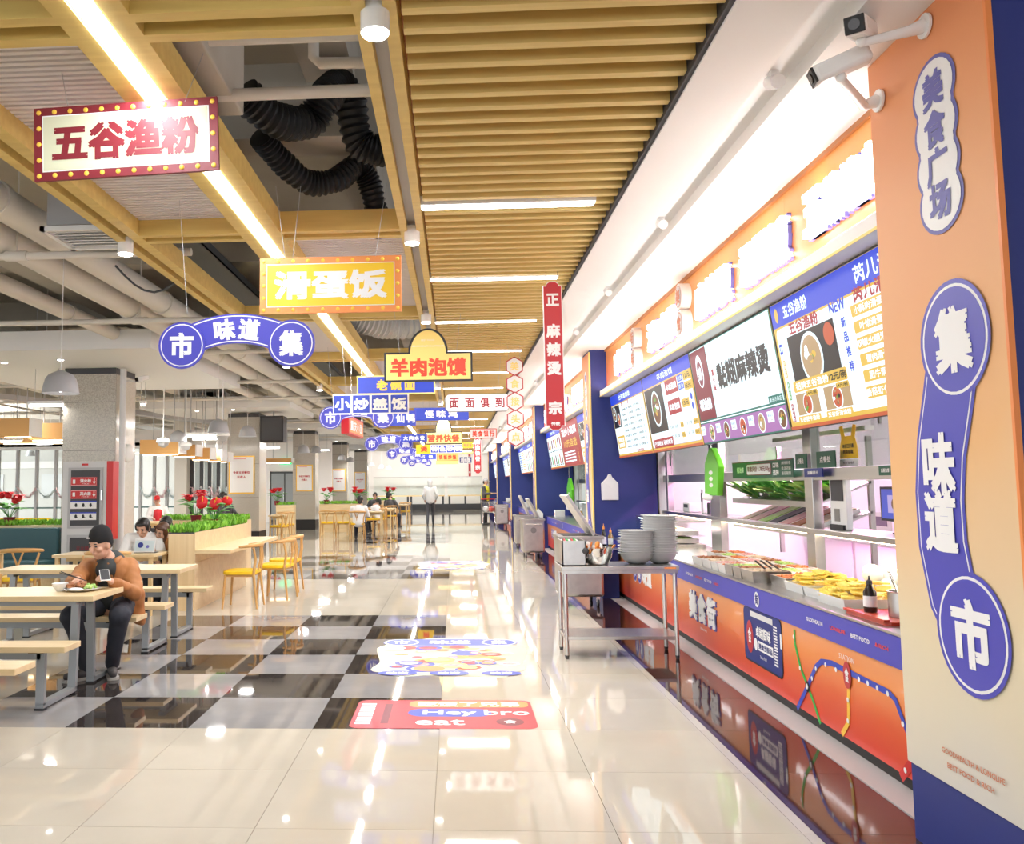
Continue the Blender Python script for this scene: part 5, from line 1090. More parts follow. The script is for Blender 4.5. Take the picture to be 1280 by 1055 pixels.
for px, py, d in ((204, 556, 17), (232, 560, 19), (278, 548, 16)):
    p = at(px, py, y=d-5.6); t = thing('dome_camera', 'small clear dome security camera hanging %s' % {204: 'nearest the large column', 232: 'between two pendant lamps', 278: 'before the second column'}[px], 'camera', tuple(p), 'dome cameras over the seating'); MB().lathe([(.02, .16), (.12, .12), (.14, .06), (.13, .04)], p, 16).build('housing', 'white_gloss', t, smooth=True); MB().ell(p+Vector((0, 0, .05)), (.11, .11, .11), 14, 8).build('dome', 'grey', t, smooth=True); MB().cyl(p+Vector((0, 0, .15)), p+Vector((0, 0, 5-p.z)), .012, n=6).build('stem', 'white', t)
# ---- far seating with planters
def far_planter(l, r, d, lab, top=.93, flw=()):
    y = d-5.6; A, B = at(l, 640, y=y), at(r, 640, y=y); t = thing('planter', lab, 'planter', ((A.x+B.x)/2, y, 0))
    MB().box(A.x, y, 0, B.x, y+.4, top).build('box', 'wood', t)
    for k in range(int((B.x-A.x)/.9)+1): x = A.x+k*.9; MB().box(x, y-.006, .02, min(x+.89, B.x), y-.001, top-.02).build('front_panel', 'wood', t)
    hedge_on(A.x, B.x, y+.02, y+.38, top, t, .13, 700)
    for px in flw: p = at(px, 630, y=y+.2); flower('flowering_plant', p.x, p.y, top, 1.4, {346: 'red flower on the far planter by the second column', 408: 'pink flower on the far planter right of the third column', 448: 'red flower on the planter behind the white-shirted diner', 488: 'red flower behind the dark-coated diner'}.get(px, 'red flower'), 'big')
far_planter(345, 367, 28, 'planter partition left of the third column', flw=(346,))
far_planter(399, 452, 29, 'long planter partition right of the third column', flw=(408, 448)); far_planter(459, 494, 35, 'planter partition behind the dark-coated diner', flw=(488,))
for k, (x, d, rz) in enumerate(((410, 26, 0), (430, 26, 0), (447, 25, 0), (358, 25, 0), (466, 28.5, -PI/2), (474, 31, -PI/2), (483, 33, -PI/2), (507, 37, 0), (349, 24, 1.2))):
    p = at(x, 655, y=d-5.6); CH.put((p.x, p.y, 0), rz, 'wooden chair with yellow seat, ' + ['left of the white-shirted diner', 'just left of the white-shirted diner, at the long planter', 'under the white-shirted diner', 'left of the third column', 'right of the white-shirted diner', 'beside the small diner', 'beside the dark-coated diner', 'in front of the end wall', 'near the far corner of the second column'][k], 'wooden chairs with yellow seats')
for l, r, d, dy, lab in ((399, 436, 27, .6, 'wooden table along the long far planter'), (440, 478, 26.5, .6, 'wooden table of the white-shirted diner'), (474, 490, 29.5, 1.6, 'wooden table between the two small diners'), (494, 510, 36, 1.6, 'wooden table nearest the end wall'), (335, 355, 24, .6, 'wooden table right of the second column'), (176, 232, 20, .7, 'wooden table behind the couple near the glass wall')):
    y = d-5.6; A, B = at(l, 650, y=y), at(r, 650, y=y); table('dining_table', A.x, y, B.x, y+dy, .74, lab)
# far left inner seating seen past the hedge
for k, (px, d) in enumerate(((30, 20), (47, 20), (6, 20))):
    p = at(px, 640, y=d-5.6); t = thing('yellow_chair', '%s yellow shell chair beyond the teal booth hedge' % ['middle', 'right', 'left'][k], 'chair', (p.x, p.y, 0), 'yellow shell chairs beyond the booth'); MB().lathe([(.05, .42), (.22, .45), (.27, .6), (.3, .85), (.28, .85), (.25, .6), (.2, .48), (.02, .45)], (p.x, p.y, 0), 18).build('shell', 'yellow', t, smooth=True); MB().cyl((p.x, p.y, .03), (p.x, p.y, .42), .03, n=8).build('stem', 'grey', t); MB().cyl((p.x, p.y, 0), (p.x, p.y, .03), .2, n=16).build('foot', 'grey', t)
# end wall serving bench
for k, (l, r) in enumerate(((466, 512), (512, 556), (560, 604))):
    y = 47.6; A, B = at(l, 640, y=y), at(r, 640, y=y); t = thing('serving_table', 'steel serving table with a glass back along the end wall, ' + ['first from the diners', 'behind the walking man', 'nearest the stalls'][k], 'table', ((A.x+B.x)/2, y, 0)); MB().box(A.x, y, .85, B.x, y+.7, .92).build('top', 'wood_edge', t)
    for x in (A.x+.1, (A.x+B.x)/2, B.x-.1): MB().box(x-.06, y+.05, 0, x+.06, y+.15, .85).build('leg', 'dark', t)
    MB().box(A.x, y+.6, .92, B.x, y+.63, 2.0).build('back_screen', 'glass', t); MB().box(A.x, y+.58, 2.0, B.x, y+.65, 2.06).build('top_rail', 'steel', t)
# ================================================================== ITEMS AT THE STALLS
# steel serving table in the aisle
t = thing('steel_table', 'narrow stainless steel table with lower shelf carrying the bowl stacks', 'table', (1.55, 2.42, 0))
MB().box(1.04, 2.18, .765, 2.06, 2.66, .80).build('tabletop', 'steel', t, bev=.004); MB().box(1.05, 2.19, .735, 2.05, 2.65, .766).build('apron', 'steel', t)
MB().box(1.06, 2.2, .165, 2.04, 2.64, .195).build('lower_shelf', 'steel', t, bev=.003)
for x in (1.075, 2.025):
    for y in (2.215, 2.625):
        MB().cyl((x, y, .03), (x, y, .74), .019, n=14).build('leg', 'steel', t, smooth=True); MB().cyl((x, y, 0), (x, y, .032), .014, .02, n=12).build('foot', 'dark', t, smooth=True)
MB().box(1.93, 2.174, .775, 2.03, 2.18, .79).build('label_plate', 'sign_orange', t)
BP = [(.045, 0), (.075, .004), (.112, .03), (.136, .062), (.147, .092), (.166, .0945), (.169, .0985), (.165, .1005), (.142, .097), (.131, .068), (.11, .036), (.07, .012), (.0, .01)]
g = MB().lathe(BP, n=32); b0 = g.build('bowl', 'melamine', smooth=True, cat='bowl'); used = False
for sx, sy, n, sc, lab, gr in ((1.745, 2.42, 10, 1.0, 'grey melamine bowl nested in the shorter of the two stacks on the steel table', 'bowls in the shorter stack'), (1.965, 2.47, 16, .97, 'grey melamine bowl nested in the taller stack on the steel table', 'bowls in the taller stack')):
    rn = random.Random(n); ox = oy = 0
    for k in range(n):
        o = b0 if not used else b0.copy()
        if used: COL.objects.link(o)
        used = True; o.location = (sx+ox, sy+oy, .8+k*.0222); ox += rn.uniform(-.003, .003); oy += rn.uniform(-.003, .003)
        o.rotation_euler = (rn.uniform(-.02, .02), rn.uniform(-.02, .02), rn.uniform(0, 6)); o.scale = (sc,)*3
        o['label'] = lab+(', topmost' if k == n-1 else ', lowest' if k == 0 else ''); o['group'] = gr
t = thing('mixing_bowl', 'polished steel bowl full of orange-handled spoons on the steel table', 'bowl', (1.385, 2.38, .8))
MB().lathe([(.07, .0), (.095, .008), (.125, .06), (.14, .125), (.15, .15), (.145, .15), (.12, .065), (.09, .014), (.0, .01)], (1.385, 2.38, .8), 32).build('shell', 'chrome', t, smooth=True)
rn = random.Random(4)
SP = MB().tube([(0, 0, 0), (0, 0, .1)], .008, 8, [.007, .009]).ell((0, 0, .12), (.02, .006, .03), 10, 6); s0 = None
for k in range(34):
    x, y = 1.385+rn.uniform(-.1, .1), 2.38+rn.uniform(-.09, .09)
    if s0 is None: o = s0 = SP.build('spoon', 'carrot', smooth=True, cat='spoon', label='orange and white spoon standing in the steel bowl', group='spoons in the steel bowl')
    else: o = s0.copy(); COL.objects.link(o)
    if k == 1: SW = s0.data.copy(); SW.materials.clear(); SW.materials.append(M['white_gloss'])
    if k % 3 == 1: o.data = SW
    o.location = (x, y, .86); o.rotation_euler = (rn.uniform(-.9, .9), rn.uniform(-.9, .9), rn.uniform(0, 6))
t = thing('steel_box', 'open stainless steel cutlery box at the near end of the steel table', 'box', (1.15, 2.4, .8))
for q in ((1.055, 2.22, .8, 1.065, 2.62, 1.02), (1.255, 2.22, .8, 1.265, 2.62, 1.02), (1.055, 2.22, .8, 1.265, 2.23, 1.02), (1.055, 2.61, .8, 1.265, 2.62, 1.02), (1.055, 2.22, .8, 1.265, 2.62, .81)): MB().box(*q).build('side', 'steel', t)
MB().ell((1.26, 2.216, .93), (.03, .012, .03), 12, 8).build('handle', 'dark', t, smooth=True)
for k in range(7): MB().bar((1.08+k*.025, 2.26, .98), (1.09+k*.022, 2.56, 1.01+.006*(k % 3)), .012, .008).build('packet', ['print_white', 'red', 'green'][k % 3], t)
def bin_(x0, x1, y0, y1, z1, lab, lid=None):
    t = thing('steel_bin', lab, 'bin', ((x0+x1)/2, (y0+y1)/2, 0))
    MB().box(x0, y0, .12, x1, y1, z1).build('body', 'steel', t, bev=.03); MB().box(x0-.015, y0-.015, z1-.03, x1+.015, y1+.015, z1+.01).build('rim', 'steel', t, bev=.005); MB().box(x0+.05, y0+.05, z1+.009, x1-.05, y1-.05, z1+.014).build('opening', 'black', t)
    for x in (x0+.07, x1-.07):
        for y in (y0+.07, y1-.07): cs = MB().cyl((x-.014, y, .045), (x+.014, y, .045), .045, n=16).build('caster', 'dark', t, smooth=True); MB().box(x-.02, y-.02, .06, x+.02, y+.02, .125).build('caster_fork', 'chrome', cs)
    MB().cyl(((x0+x1)/2, y0-.003, z1*.72), ((x0+x1)/2, y0+.01, z1*.72), .06, n=24).build('badge', 'steel_dark', t); MB().cyl((x0+.06, y0-.03, z1-.1), (x1-.06, y0-.03, z1-.1), .01, n=8).build('handle', 'chrome', t)
    if lid: MB().bar((x1-.1, (y0+y1)/2, z1+.02), (x1-.1-lid[0], (y0+y1)/2, z1+.02+lid[1]), (y1-y0), .04).build('lid', 'steel', t, bev=.005)
bin_(1.42, 1.95, 5.45, 6.15, .86, 'large stainless steel bin with its lid propped open, just behind the steel table', (.33, .5))
bin_(1.53, 1.97, 15.3, 15.9, .78, 'stainless steel bin on casters in front of the third pillar', (.2, .45)); bin_(1.56, 2.0, 25.6, 26.2, .8, 'small stainless steel bin beside the man in the yellow vest')
bin_(1.5, 1.95, 12.6, 13.3, .8, 'steel bin half hidden behind the larger open bin', (.22, .4))
# ledge and sauce bottles before the second pillar
t = thing('side_shelf', 'small blue shelf in front of the second pillar', 'shelf', (2.25, 6.5, 0)); MB().box(2.06, 6.25, 0, 2.28, 6.79, .64).build('body', 'navy', t); MB().box(2.04, 6.23, .64, 2.28, 6.79, .66).build('top', 'steel', t)
def bottle(x, y, z, h, r, m, capm, lab, grp=None):
    t = thing('sauce_bottle', lab, 'bottle', (x, y, z), grp); MB().lathe([(r*.95, 0), (r, .01), (r, h*.55), (r*.5, h*.7), (r*.4, h*.78)], (x, y, z), 18).build('bottle', m, t, smooth=True)
    MB().lathe([(r*1.01, h*.15), (r*1.01, h*.45)], (x, y, z), 18).build('paper_label', 'print_white', t, smooth=True); MB().lathe([(r*.45, h*.77), (r*.45, h*.86), (r*.16, h*.9), (r*.1, h)], (x, y, z), 12).build('cap', capm, t, smooth=True)
bottle(2.12, 6.4, .66, .32, .035, 'oil_dark', 'carrot', 'dark sauce bottle with orange spout on the blue shelf'); bottle(2.22, 6.45, .66, .26, .035, 'oil', 'carrot', 'squat oil bottle with orange cap on the blue shelf')
def bag(cx, y, zt, w_, h, lab, gr=None):
    t = thing('plastic_bag', lab, 'bag', (cx, y, zt-h), gr); n = 10; vs = []
    MB().prism([(-w_/2, -h), (w_/2, -h), (w_/2*1.02, -h*.35), (w_*.16, -h*.12), (w_*.08, 0), (-w_*.08, 0), (-w_*.16, -h*.12), (-w_/2*1.02, -h*.35)], (cx, y-.03, zt), XP, ZP, .025).build('sheet', 'paper', t, bev=.008)
    MB().prism([(-w_*.35, -h*.3), (w_*.4, -h*.28), (w_*.1, -h*.55)], (cx, y-.034, zt), XP, ZP, .004).build('fold', 'white_gloss', t); MB().cyl((cx, y-.05, zt-.01), (cx, y, zt-.01), .008, n=8).build('hook', 'chrome', t)
for i, (l, r, tp, b, py_) in enumerate(((751, 773, 593, 625, 0), (667, 679, 636, 652, 1))):
    y = PY[1+i]; A, B = at(l, tp, y=y), at(r, b, y=y); bag((A.x+B.x)/2, y, A.z, B.x-A.x, A.z-B.z, ['stack of white plastic bags hanging on the blue side of the second pillar', 'white plastic bags hanging on the third pillar'][i])
# food trays on the nearest counter
ZT = .768
def tray(x0, x1, y0, y1, h, m, fm, lab, grp, heap=.016, kind='mix', lip=True, flare=.012):
    t = thing('food_tray', lab, 'tray', ((x0+x1)/2, (y0+y1)/2, ZT), grp)
    o = [(x0+flare, y0+flare, ZT), (x1-flare, y0+flare, ZT), (x1-flare, y1-flare, ZT), (x0+flare, y1-flare, ZT), (x0, y0, ZT+h), (x1, y0, ZT+h), (x1, y1, ZT+h), (x0, y1, ZT+h), (x0+.01, y0+.01, ZT+h), (x1-.01, y0+.01, ZT+h), (x1-.01, y1-.01, ZT+h), (x0+.01, y1-.01, ZT+h), (x0+.02, y0+.02, ZT+.006), (x1-.02, y0+.02, ZT+.006), (x1-.02, y1-.02, ZT+.006), (x0+.02, y1-.02, ZT+.006)]
    f = [(0, 3, 2, 1)]+[(i, (i+1) % 4, 4+(i+1) % 4, 4+i) for i in range(4)]+[(4+i, 4+(i+1) % 4, 8+(i+1) % 4, 8+i) for i in range(4)]+[(8+i, 8+(i+1) % 4, 12+(i+1) % 4, 12+i) for i in range(4)]+[(12, 13, 14, 15)]
    MB().add(o, f).build('tray', m, t)
    MB().box(x0+.016, y0+.016, ZT+.006, x1-.016, y1-.016, ZT+h*.75).build('food_bed', fm, t)
    rn = random.Random(int(x0*1000+y0*100)); g = MB()
    n = int((x1-x0)*(y1-y0)*(900 if kind != 'chip' else 420))
    for k in range(n):
        x, y = rn.uniform(x0+.035, x1-.035), rn.uniform(y0+.035, y1-.035); fx = 1-abs((x-(x0+x1)/2)/((x1-x0)/2)); fy = 1-abs((y-(y0+y1)/2)/((y1-y0)/2)); z = ZT+h*.78+heap*min(1, 2*fx)*min(1, 2*fy)*rn.uniform(.4, 1)
        q = Matrix.Rotation(rn.uniform(0, 6), 3, 'Z')@Matrix.Rotation(rn.uniform(-.5, .5), 3, 'X')
        if kind == 'chip': g.obox((x, y, z), (.075, .05, .009), q)
        else: g.ell((x, y, z), (rn.uniform(.012, .022), rn.uniform(.01, .016), .01), 7, 5, q)
    g.build('food', fm, t, kind='stuff', smooth=kind != 'chip')
FM = ['food_brown', 'food_orange', 'food_pale', 'leaf', 'meat_pink', 'chip']
y = 2.80; k = 0
for L, m, lab in ((.34, 'tray_white', 'white plastic tray of dark braised food, first of the front row by the steel table'), (.27, 'tray_white', 'second white plastic tray in the front row'), (.2, 'tray_white', 'third white plastic tray in the front row'), (.2, 'tray_white', 'fourth white plastic tray in the front row'), (.19, 'steel', 'first deep steel pan in the front row, after the white trays'), (.21, 'steel', 'second deep steel pan in the front row'), (.28, 'steel', 'third and widest deep steel pan in the front row, with tongs')):
    tray(2.33, 2.62, y-L+.008, y, .085 if m == 'steel' else .07, m, FM[(k*2) % 5], lab, 'trays in the front row'); y -= L; k += 1
tray(2.44, 2.74, .76, 1.08, .07, 'steel', 'food_orange', 'shallow steel pan of orange fried pieces next to the noodle trays', 'trays in the front row')
for k, (x0, x1, y0, y1, m, fm, kd, hp, lab) in enumerate(((2.42, 2.80, .42, .74, 'tray_white', 'chip', 'chip', .09, 'white tray heaped with yellow potato slices, farthest of the three'), (2.42, 2.82, .12, .41, 'tray_white', 'chip', 'chip', .07, 'white tray of yellow potato slices, middle of the three'), (2.38, 2.8, -.3, .10, 'tray_white', 'chip', 'chip', .09, 'big white tray of crinkle-cut yellow slices, nearest of the three'))):
    tray(x0, x1, y0, y1, .06, m, fm, lab, 'trays of yellow potato slices', hp, kd)
for r in range(2):
    y = 3.5
    for k in range(8):
        x0 = 2.66+r*.18
        if r == 1 and k > 6: continue
        tray(x0, x0+.17, y-.3, y-.01, .06, ['tray_white', 'steel'][(k+r) % 2], FM[(k*3+r) % 5], 'small pan of mixed cooked food in the %s row, %s' % (['middle', 'rear'][r], ['nearest the glass case', 'second from the glass case', 'third from the glass case', 'fourth from the glass case', 'fifth from the glass case', 'sixth from the glass case', 'seventh from the glass case', 'behind the potato slices'][k]), 'small pans behind the front row'); y -= .31
t = thing('noodle_bag', 'clear bag of pale rice noodles lying behind the potato slices', 'bag', (2.9, .15, ZT))
g = MB(); rn = random.Random(2)
for k in range(26): g.ell((2.93+rn.uniform(-.08, .06), .15+rn.uniform(-.32, .32), ZT+.08+rn.uniform(-.02, .07)), (.06, .08, .05), 10, 7)
g.build('noodles', 'white_gloss', t, smooth=True, kind='stuff')
t = thing('serving_tongs', 'black-handled steel tongs leaning in the widest steel pan', 'tongs', (2.45, 1.2, .85))
for k in range(3): MB().bar((2.47+k*.05, 1.25, .86), (2.37+k*.04, 1.16, .93), .012, .008).build('arm', 'dark', t)
t = thing('red_tray', 'red tray at the near end of the counter', 'tray', (2.5, -.6, ZT)); MB().prism(rr_pts(0, 0, .42, .5, .04), (2.56, -.62, ZT+.018), XP, YP, .018).build('base', 'tray_red', t); MB().box(2.34, -.86, ZT+.018, 2.37, -.38, ZT+.03).build('lip', 'tray_red', t)
bottle(2.44, -.5, ZT+.02, .2, .035, 'oil_dark', 'dark', 'small black sauce bottle standing on the red tray')
t = thing('condiment_pot', 'steel condiment pot with ladles behind the red tray', 'pot', (2.75, -.62, ZT))
MB().lathe([(.09, .019), (.1, .02), (.1, .15), (.105, .155), (.095, .155), (.09, .04), (0, .035)], (2.56, -.68, ZT), 24).build('pot', 'steel', t, smooth=True)
for k in range(3): MB().tube([(2.54+.02*k, -.66, ZT+.08), (2.5+.03*k, -.6-.04*k, ZT+.26)], .006, 6).build('ladle_handle', 'chrome', t)
for k in range(3):
    t = thing('spice_pot', 'small steel spice pot, %s of the three by the window post' % ['first', 'second', 'third'][k], 'pot', (2.9, -.45-.16*k, ZT)); MB().lathe([(.05, 0), (.065, .09), (.07, .095), (.055, .095), (.05, .02)], (2.9, -.35-.16*k, ZT), 18).build('pot', 'steel', t, smooth=True); MB().tube([(2.9, -.35-.16*k, ZT+.05), (2.86, -.33-.16*k, ZT+.2)], .006, 6).build('spoon_handle', 'dark', t)
# shelves of vegetables inside
t = thing('vegetable_rack', 'tilted steel rack shelves inside the nearest window holding greens and pink-lit trays', 'rack', (3.4, 2.9, 1.0))
for z0, z1 in ((1.30, 1.5), (1.05, 1.25)):
    pass
    MB().add([(3.13, 1.95, z0), (3.13, 4.05, z0), (3.62, 4.05, z1), (3.62, 1.95, z1), (3.13, 1.95, z0+.02), (3.13, 4.05, z0+.02), (3.62, 4.05, z1+.02), (3.62, 1.95, z1+.02)], [(0, 1, 2, 3), (7, 6, 5, 4), (0, 4, 5, 1), (1, 5, 6, 2), (2, 6, 7, 3), (3, 7, 4, 0)]).build('shelf', 'steel', t)
    MB().box(3.12, 1.95, z0, 3.13, 4.05, z0+.05).build('lip', 'steel', t)
for y in (1.97, 4.03): MB().box(3.6, y-.02, .77, 3.64, y+.02, 1.9).build('upright', 'steel', t)
def veg(cx, cy, cz, s, m, lab, gr, long=False, seed=0):
    rn = random.Random(seed); t = thing('leafy_vegetable', lab, 'vegetable', (cx, cy, cz), gr); n = 9
    for k in range(n):
        a = rn.uniform(-.9, .9)+(PI if k % 2 else 0)*0; L = s*rn.uniform(.8, 1.3); d = Vector((-math.cos(a)*.8, math.sin(a)*.7, rn.uniform(.2, .9))).normalized()
        b = Vector((cx+.08, cy+rn.uniform(-.03, .03), cz+.01)); sd = d.cross(ZP).normalized()*s*(.14 if long else .34); m1 = b+d*L*.5+Vector((0, 0, .02)); m2 = b+d*L*.85
        MB().add([b, m1+sd, m2+sd*.8, b+d*L, m2-sd*.8, m1-sd, m1-Vector((0, 0, .02)), m2-Vector((0, 0, .012))], [(0, 1, 6), (1, 2, 7, 6), (2, 3, 7), (3, 4, 7), (4, 5, 6, 7), (5, 0, 6)]).build('leaf', m if k % 4 else 'leaf_dark', t)
        MB().tube([b, m1], .006, 5).build('stalk', 'leaf' if m == 'leaf_dark' else 'white_gloss', t)
for k in range(30): veg((3.3 if k < 15 else 3.17)+.05*(k % 3), 3.95-(k % 15)*.135, (1.39 if k < 15 else 1.335)+.05*(k % 2), .21, ['leaf', 'leaf_dark', 'leaf'][k % 3], 'bunch of leafy greens heaped on the upper shelf inside the window', 'greens on the upper shelf', k % 2 == 0, k)
for k in range(7):
    y = 3.9-k*.28; t = thing('sliding_food_tray', 'narrow tray of sliced food on the lower tilted shelf, %s from the far end' % ['first', 'second', 'third', 'fourth', 'fifth', 'sixth', 'seventh'][k], 'tray', (3.35, y, 1.1))
    q = Matrix.Rotation(-math.atan2(.2, .49), 3, 'Y'); MB().obox((3.37, y, 1.185), (.46, .24, .03), q).build('tray', 'tray_white', t); MB().obox((3.37, y, 1.203), (.42, .2, .016), q).build('food', ['food_pale', 'meat_pink', 'leaf', 'tray_dark', 'meat_pink', 'food_brown', 'food_pale'][k], t)
# chilled display case at the far half of the counter
t = thing('display_case', 'lit glass display case with shelves of chilled food at the far end of the counter', 'display case', (2.8, 5.6, ZT))
MB().box(2.62, 4.7, ZT, 3.0, 6.6, ZT+.04).build('base', 'steel', t); MB().box(2.6, 4.7, ZT+.04, 2.606, 6.6, 1.06).build('front_glass', 'glass', t); MB().box(2.6, 4.7, 1.06, 3.0, 6.6, 1.08).build('top', 'steel', t)
MB().box(2.62, 4.75, 1.045, 2.66, 6.55, 1.058).build('light_strip', 'case_light', t); MB().box(2.65, 4.72, .9, 3.0, 6.58, .908).build('shelf', 'glass', t)
for k in range(6):
    for z in (ZT+.05, .91):
        MB().box(2.68, 4.8+k*.3, z, 2.95, 5.05+k*.3, z+.05).build('pan', 'steel', t); MB().ell((2.81, 4.92+k*.3, z+.05), (.11, .1, .025), 12, 6).build('food', FM[(k*2+int(z*10)) % 5], t, smooth=True)
# signs on the frame
def plate(x, yc, zc, w_, h, m, lab, name='shelf_sign', th=.01):
    t = thing(name, lab, 'sign', (x, yc, zc-h/2)); MB().box(x, yc-w_/2, zc-h/2, x+th, yc+w_/2, zc+h/2).build('plate', m, t); return t, Pr(t, (x-.0005, yc, zc), RY, ZP, .0012)
A, B = at(915, 575, x=2.985), at(992, 600, x=2.985); zc = 1.64; w_ = A.y-B.y
t, P = plate(2.985, (A.y+B.y)/2, zc, w_, .16, 'dark_green', 'long green price banner reading a unit price on the window rail'); P.rect(0, .075, w_, .006, 'dark_red', 2); P.rrect(-.02*w_, 0, .42*w_, .11, .03, 'dark_red', 2); P.rrect(-.02*w_, 0, .40*w_, .095, .025, 'print_white', 3); P.text('荤素同价 1.78元/50g', -.02*w_, 0, .37*w_, .06, 'dark_red', 4, .02)
P.text('福油娣', -.34*w_, .0, .13*w_, .06, 'print_white', 3, .03); P.text('口味', .26*w_, .03, .09*w_, .05, 'print_white', 3, .03); P.text('选择', .26*w_, -.035, .09*w_, .05, 'print_white', 3, .03)
for k, s in enumerate(('麻辣鲜香', '骨汤浓郁', '番茄酸甜')): P.text(s, .41*w_, .045-k*.045, .13*w_, .03, 'print_white', 3)
P.done()
for l, tp, r, b, m, s, lab in ((994, 568, 1008, 585, 'dark_green', '点餐处', 'dark green square sign left of the steel post'), (1020, 565, 1044, 584, 'dark_green', '点餐处', 'dark green square sign right of the steel post'), (1098, 582, 1116, 594, 'dark_green', '后厨监督', 'small green plate on the window rail near the monitor'), (1005, 586, 1028, 596, 'navy', '温馨提示', 'small blue notice across the post on the rail'), (829, 568, 838, 582, 'dark_green', '面', 'small green sign left of the hanging green bags'), (792, 565, 800, 580, 'dark_green', '汤', 'tiny green sign at the far window')):
    xq = 3.062 if l < 830 else 2.98; A, B = at(l, tp, x=xq), at(r, b, x=xq); t, P = plate(xq, (A.y+B.y)/2, (A.z+B.z)/2, A.y-B.y, abs(A.z-B.z), m, lab); P.text(s, 0, 0, (A.y-B.y)*.6, abs(A.z-B.z)*.4, 'print_white', 2, .02); P.done()
for l, r, tp, b, lab in ((1048, 1074, 533, 583, 'yellow bag-shaped pick-up sticker on the glass nearest the monitor'), (818, 826, 570, 594, 'yellow bag-shaped sticker on the far glass')):
    A, B = at(l, tp, x=3.07), at(r, b, x=3.07); w_ = A.y-B.y; h = A.z-B.z; yc, zc = (A.y+B.y)/2, (A.z+B.z)/2; t = thing('window_sticker', lab, 'sticker', (3.07, yc, B.z))
    MB().prism([(-w_/2, -h*.3), (w_/2, -h*.3), (w_*.46, .0), (w_*.36, h*.2), (w_*.45, h*.48), (w_*.28, h*.5), (w_*.17, h*.24), (-w_*.17, h*.24), (-w_*.28, h*.5), (-w_*.45, h*.48), (-w_*.36, h*.2), (-w_*.46, 0)], (3.068, yc, zc), RY, ZP, .002).build('sheet', 'sign_yellow', t)
    P = Pr(t, (3.0675, yc, zc), RY, ZP); P.rect(0, -h*.4, w_, h*.18, 'print_white', 1); P.text('本店已开通', 0, -.0, w_*.6, h*.1, 'ink', 2, .02); P.text('到店自取', 0, -h*.14, w_*.55, h*.1, 'ink', 2, .02); P.text('美食 在线点', 0, -h*.4, w_*.6, h*.06, 'ink', 3); P.done()
# hanging green bag rolls
for i, (l, r, tp, b, X, lab) in enumerate(((874, 902, 562, 620, 2.75, 'bright green plastic bag pack hanging in front of the steel post'), (706, 716, 598, 635, 2.75, 'green plastic bag pack hanging at the second stall'))):
    A, B = at(l, tp, x=X), at(r, b, x=X); w_ = A.y-B.y; h = A.z-B.z; yc, zc = (A.y+B.y)/2, (A.z+B.z)/2; t = thing('bag_pack', lab, 'bag', (X, yc, B.z))
    MB().prism([(-w_*.32, -h*.5), (w_*.3, -h*.5), (w_*.42, h*.1), (w_*.2, h*.4), (w_*.1, h*.5), (-w_*.02, h*.5), (-w_*.25, h*.2)], (X, yc, zc), RY, ZP, .06).build('pack', 'bag_green', t, bev=.01); MB().ell((X+.02, yc+w_*.25, zc-h*.52), (.03, w_*.28, h*.1), 10, 6).build('loose_bag', 'paper', t, smooth=True); MB().cyl((X+.02, yc, zc+h*.48), (X+.02, yc, 2.0+.0), .005, n=6).build('string', 'chrome', t); MB().cyl((X+.02, yc, 1.99), (3.05, yc, 1.99), .006, n=6).build('hook', 'chrome', t)
    P = Pr(t, (X-.001, yc, zc), RY, ZP)
    for k in range(3): P.disc(w_*.05, -h*.02-k*h*.13, w_*.09, 'print_white', 2, h*.045)
    P.done()
# terminal and monitor
A, B = at(1042, 597, x=3.16), at(1066, 662, x=3.16); yc = (A.y+B.y)/2; t = thing('payment_terminal', 'white self payment terminal with a black screen on the window shelf', 'terminal', (3.2, yc, 1.14)); hh = A.z-1.14; w_ = A.y-B.y
MB().box(3.12, yc-w_/2, 1.141, 3.17, yc+w_/2, 1.141+hh).build('body', 'white_gloss', t, bev=.01); MB().box(3.114, yc-w_*.36, 1.141+hh*.55, 3.12, yc+w_*.36, 1.141+hh*.95).build('screen', 'dark', t); MB().box(3.114, yc-w_*.1, 1.141+hh*.16, 3.12, yc+w_*.2, 1.141+hh*.4).build('slot', 'steel_dark', t); MB().box(3.10, yc-w_*.4, 1.141, 3.12, yc+w_*.4, 1.141+hh*.1).build('scanner', 'black', t)
A, B = at(1099, 608, x=3.25), at(1150, 655, x=3.25); yc = (A.y+B.y)/2; w_ = A.y-B.y; zc = (A.z+B.z)/2; h = A.z-B.z; t = thing('monitor', 'black monitor with a blue screen on the window shelf behind the pillar', 'monitor', (3.25, yc, 1.14))
MB().box(3.25, yc-w_/2, zc-h/2, 3.28, yc+w_/2, zc+h/2).build('bezel', 'black', t, bev=.004); MB().box(3.30, yc-.05, 1.141, 3.33, yc+.05, zc).build('stand', 'dark', t); MB().box(3.245, yc-.1, 1.141, 3.39, yc+.1, 1.15).build('foot', 'dark', t)
P = Pr(t, (3.249, yc, zc), RY, ZP); P.rect(0, 0, w_*.9, h*.84, 'pc_screen', 1, 'display'); P.rect(-w_*.1, 0, w_*.35, h*.5, 'scr_lavender', 2); P.disc(-w_*.1, .0, .04, 'scr_brown', 3); P.rect(w_*.25, .02, w_*.2, h*.5, 'scr_white', 2); P.done()
t = thing('wall_menu', 'white menu sheets with red headings on the back wall of the nearest stall', 'poster', (5.88, 1.6, 1.3)); MB().box(5.87, -.6, 1.25, 5.89, 2.6, 2.0).build('sheet', 'paper', t); P = Pr(t, (5.868, 1.0, 1.62), RY, ZP)
for k in range(4): P.rect(-1.2+.8*k, .3, .7, .08, 'red', 1); P.text('现煮现做', -1.2+.8*k, .3, .4, .05, 'print_white', 2); P.text('麻辣烫 面 粉', -1.2+.8*k, .12, .55, .08, 'dark_red', 2)
P.done()
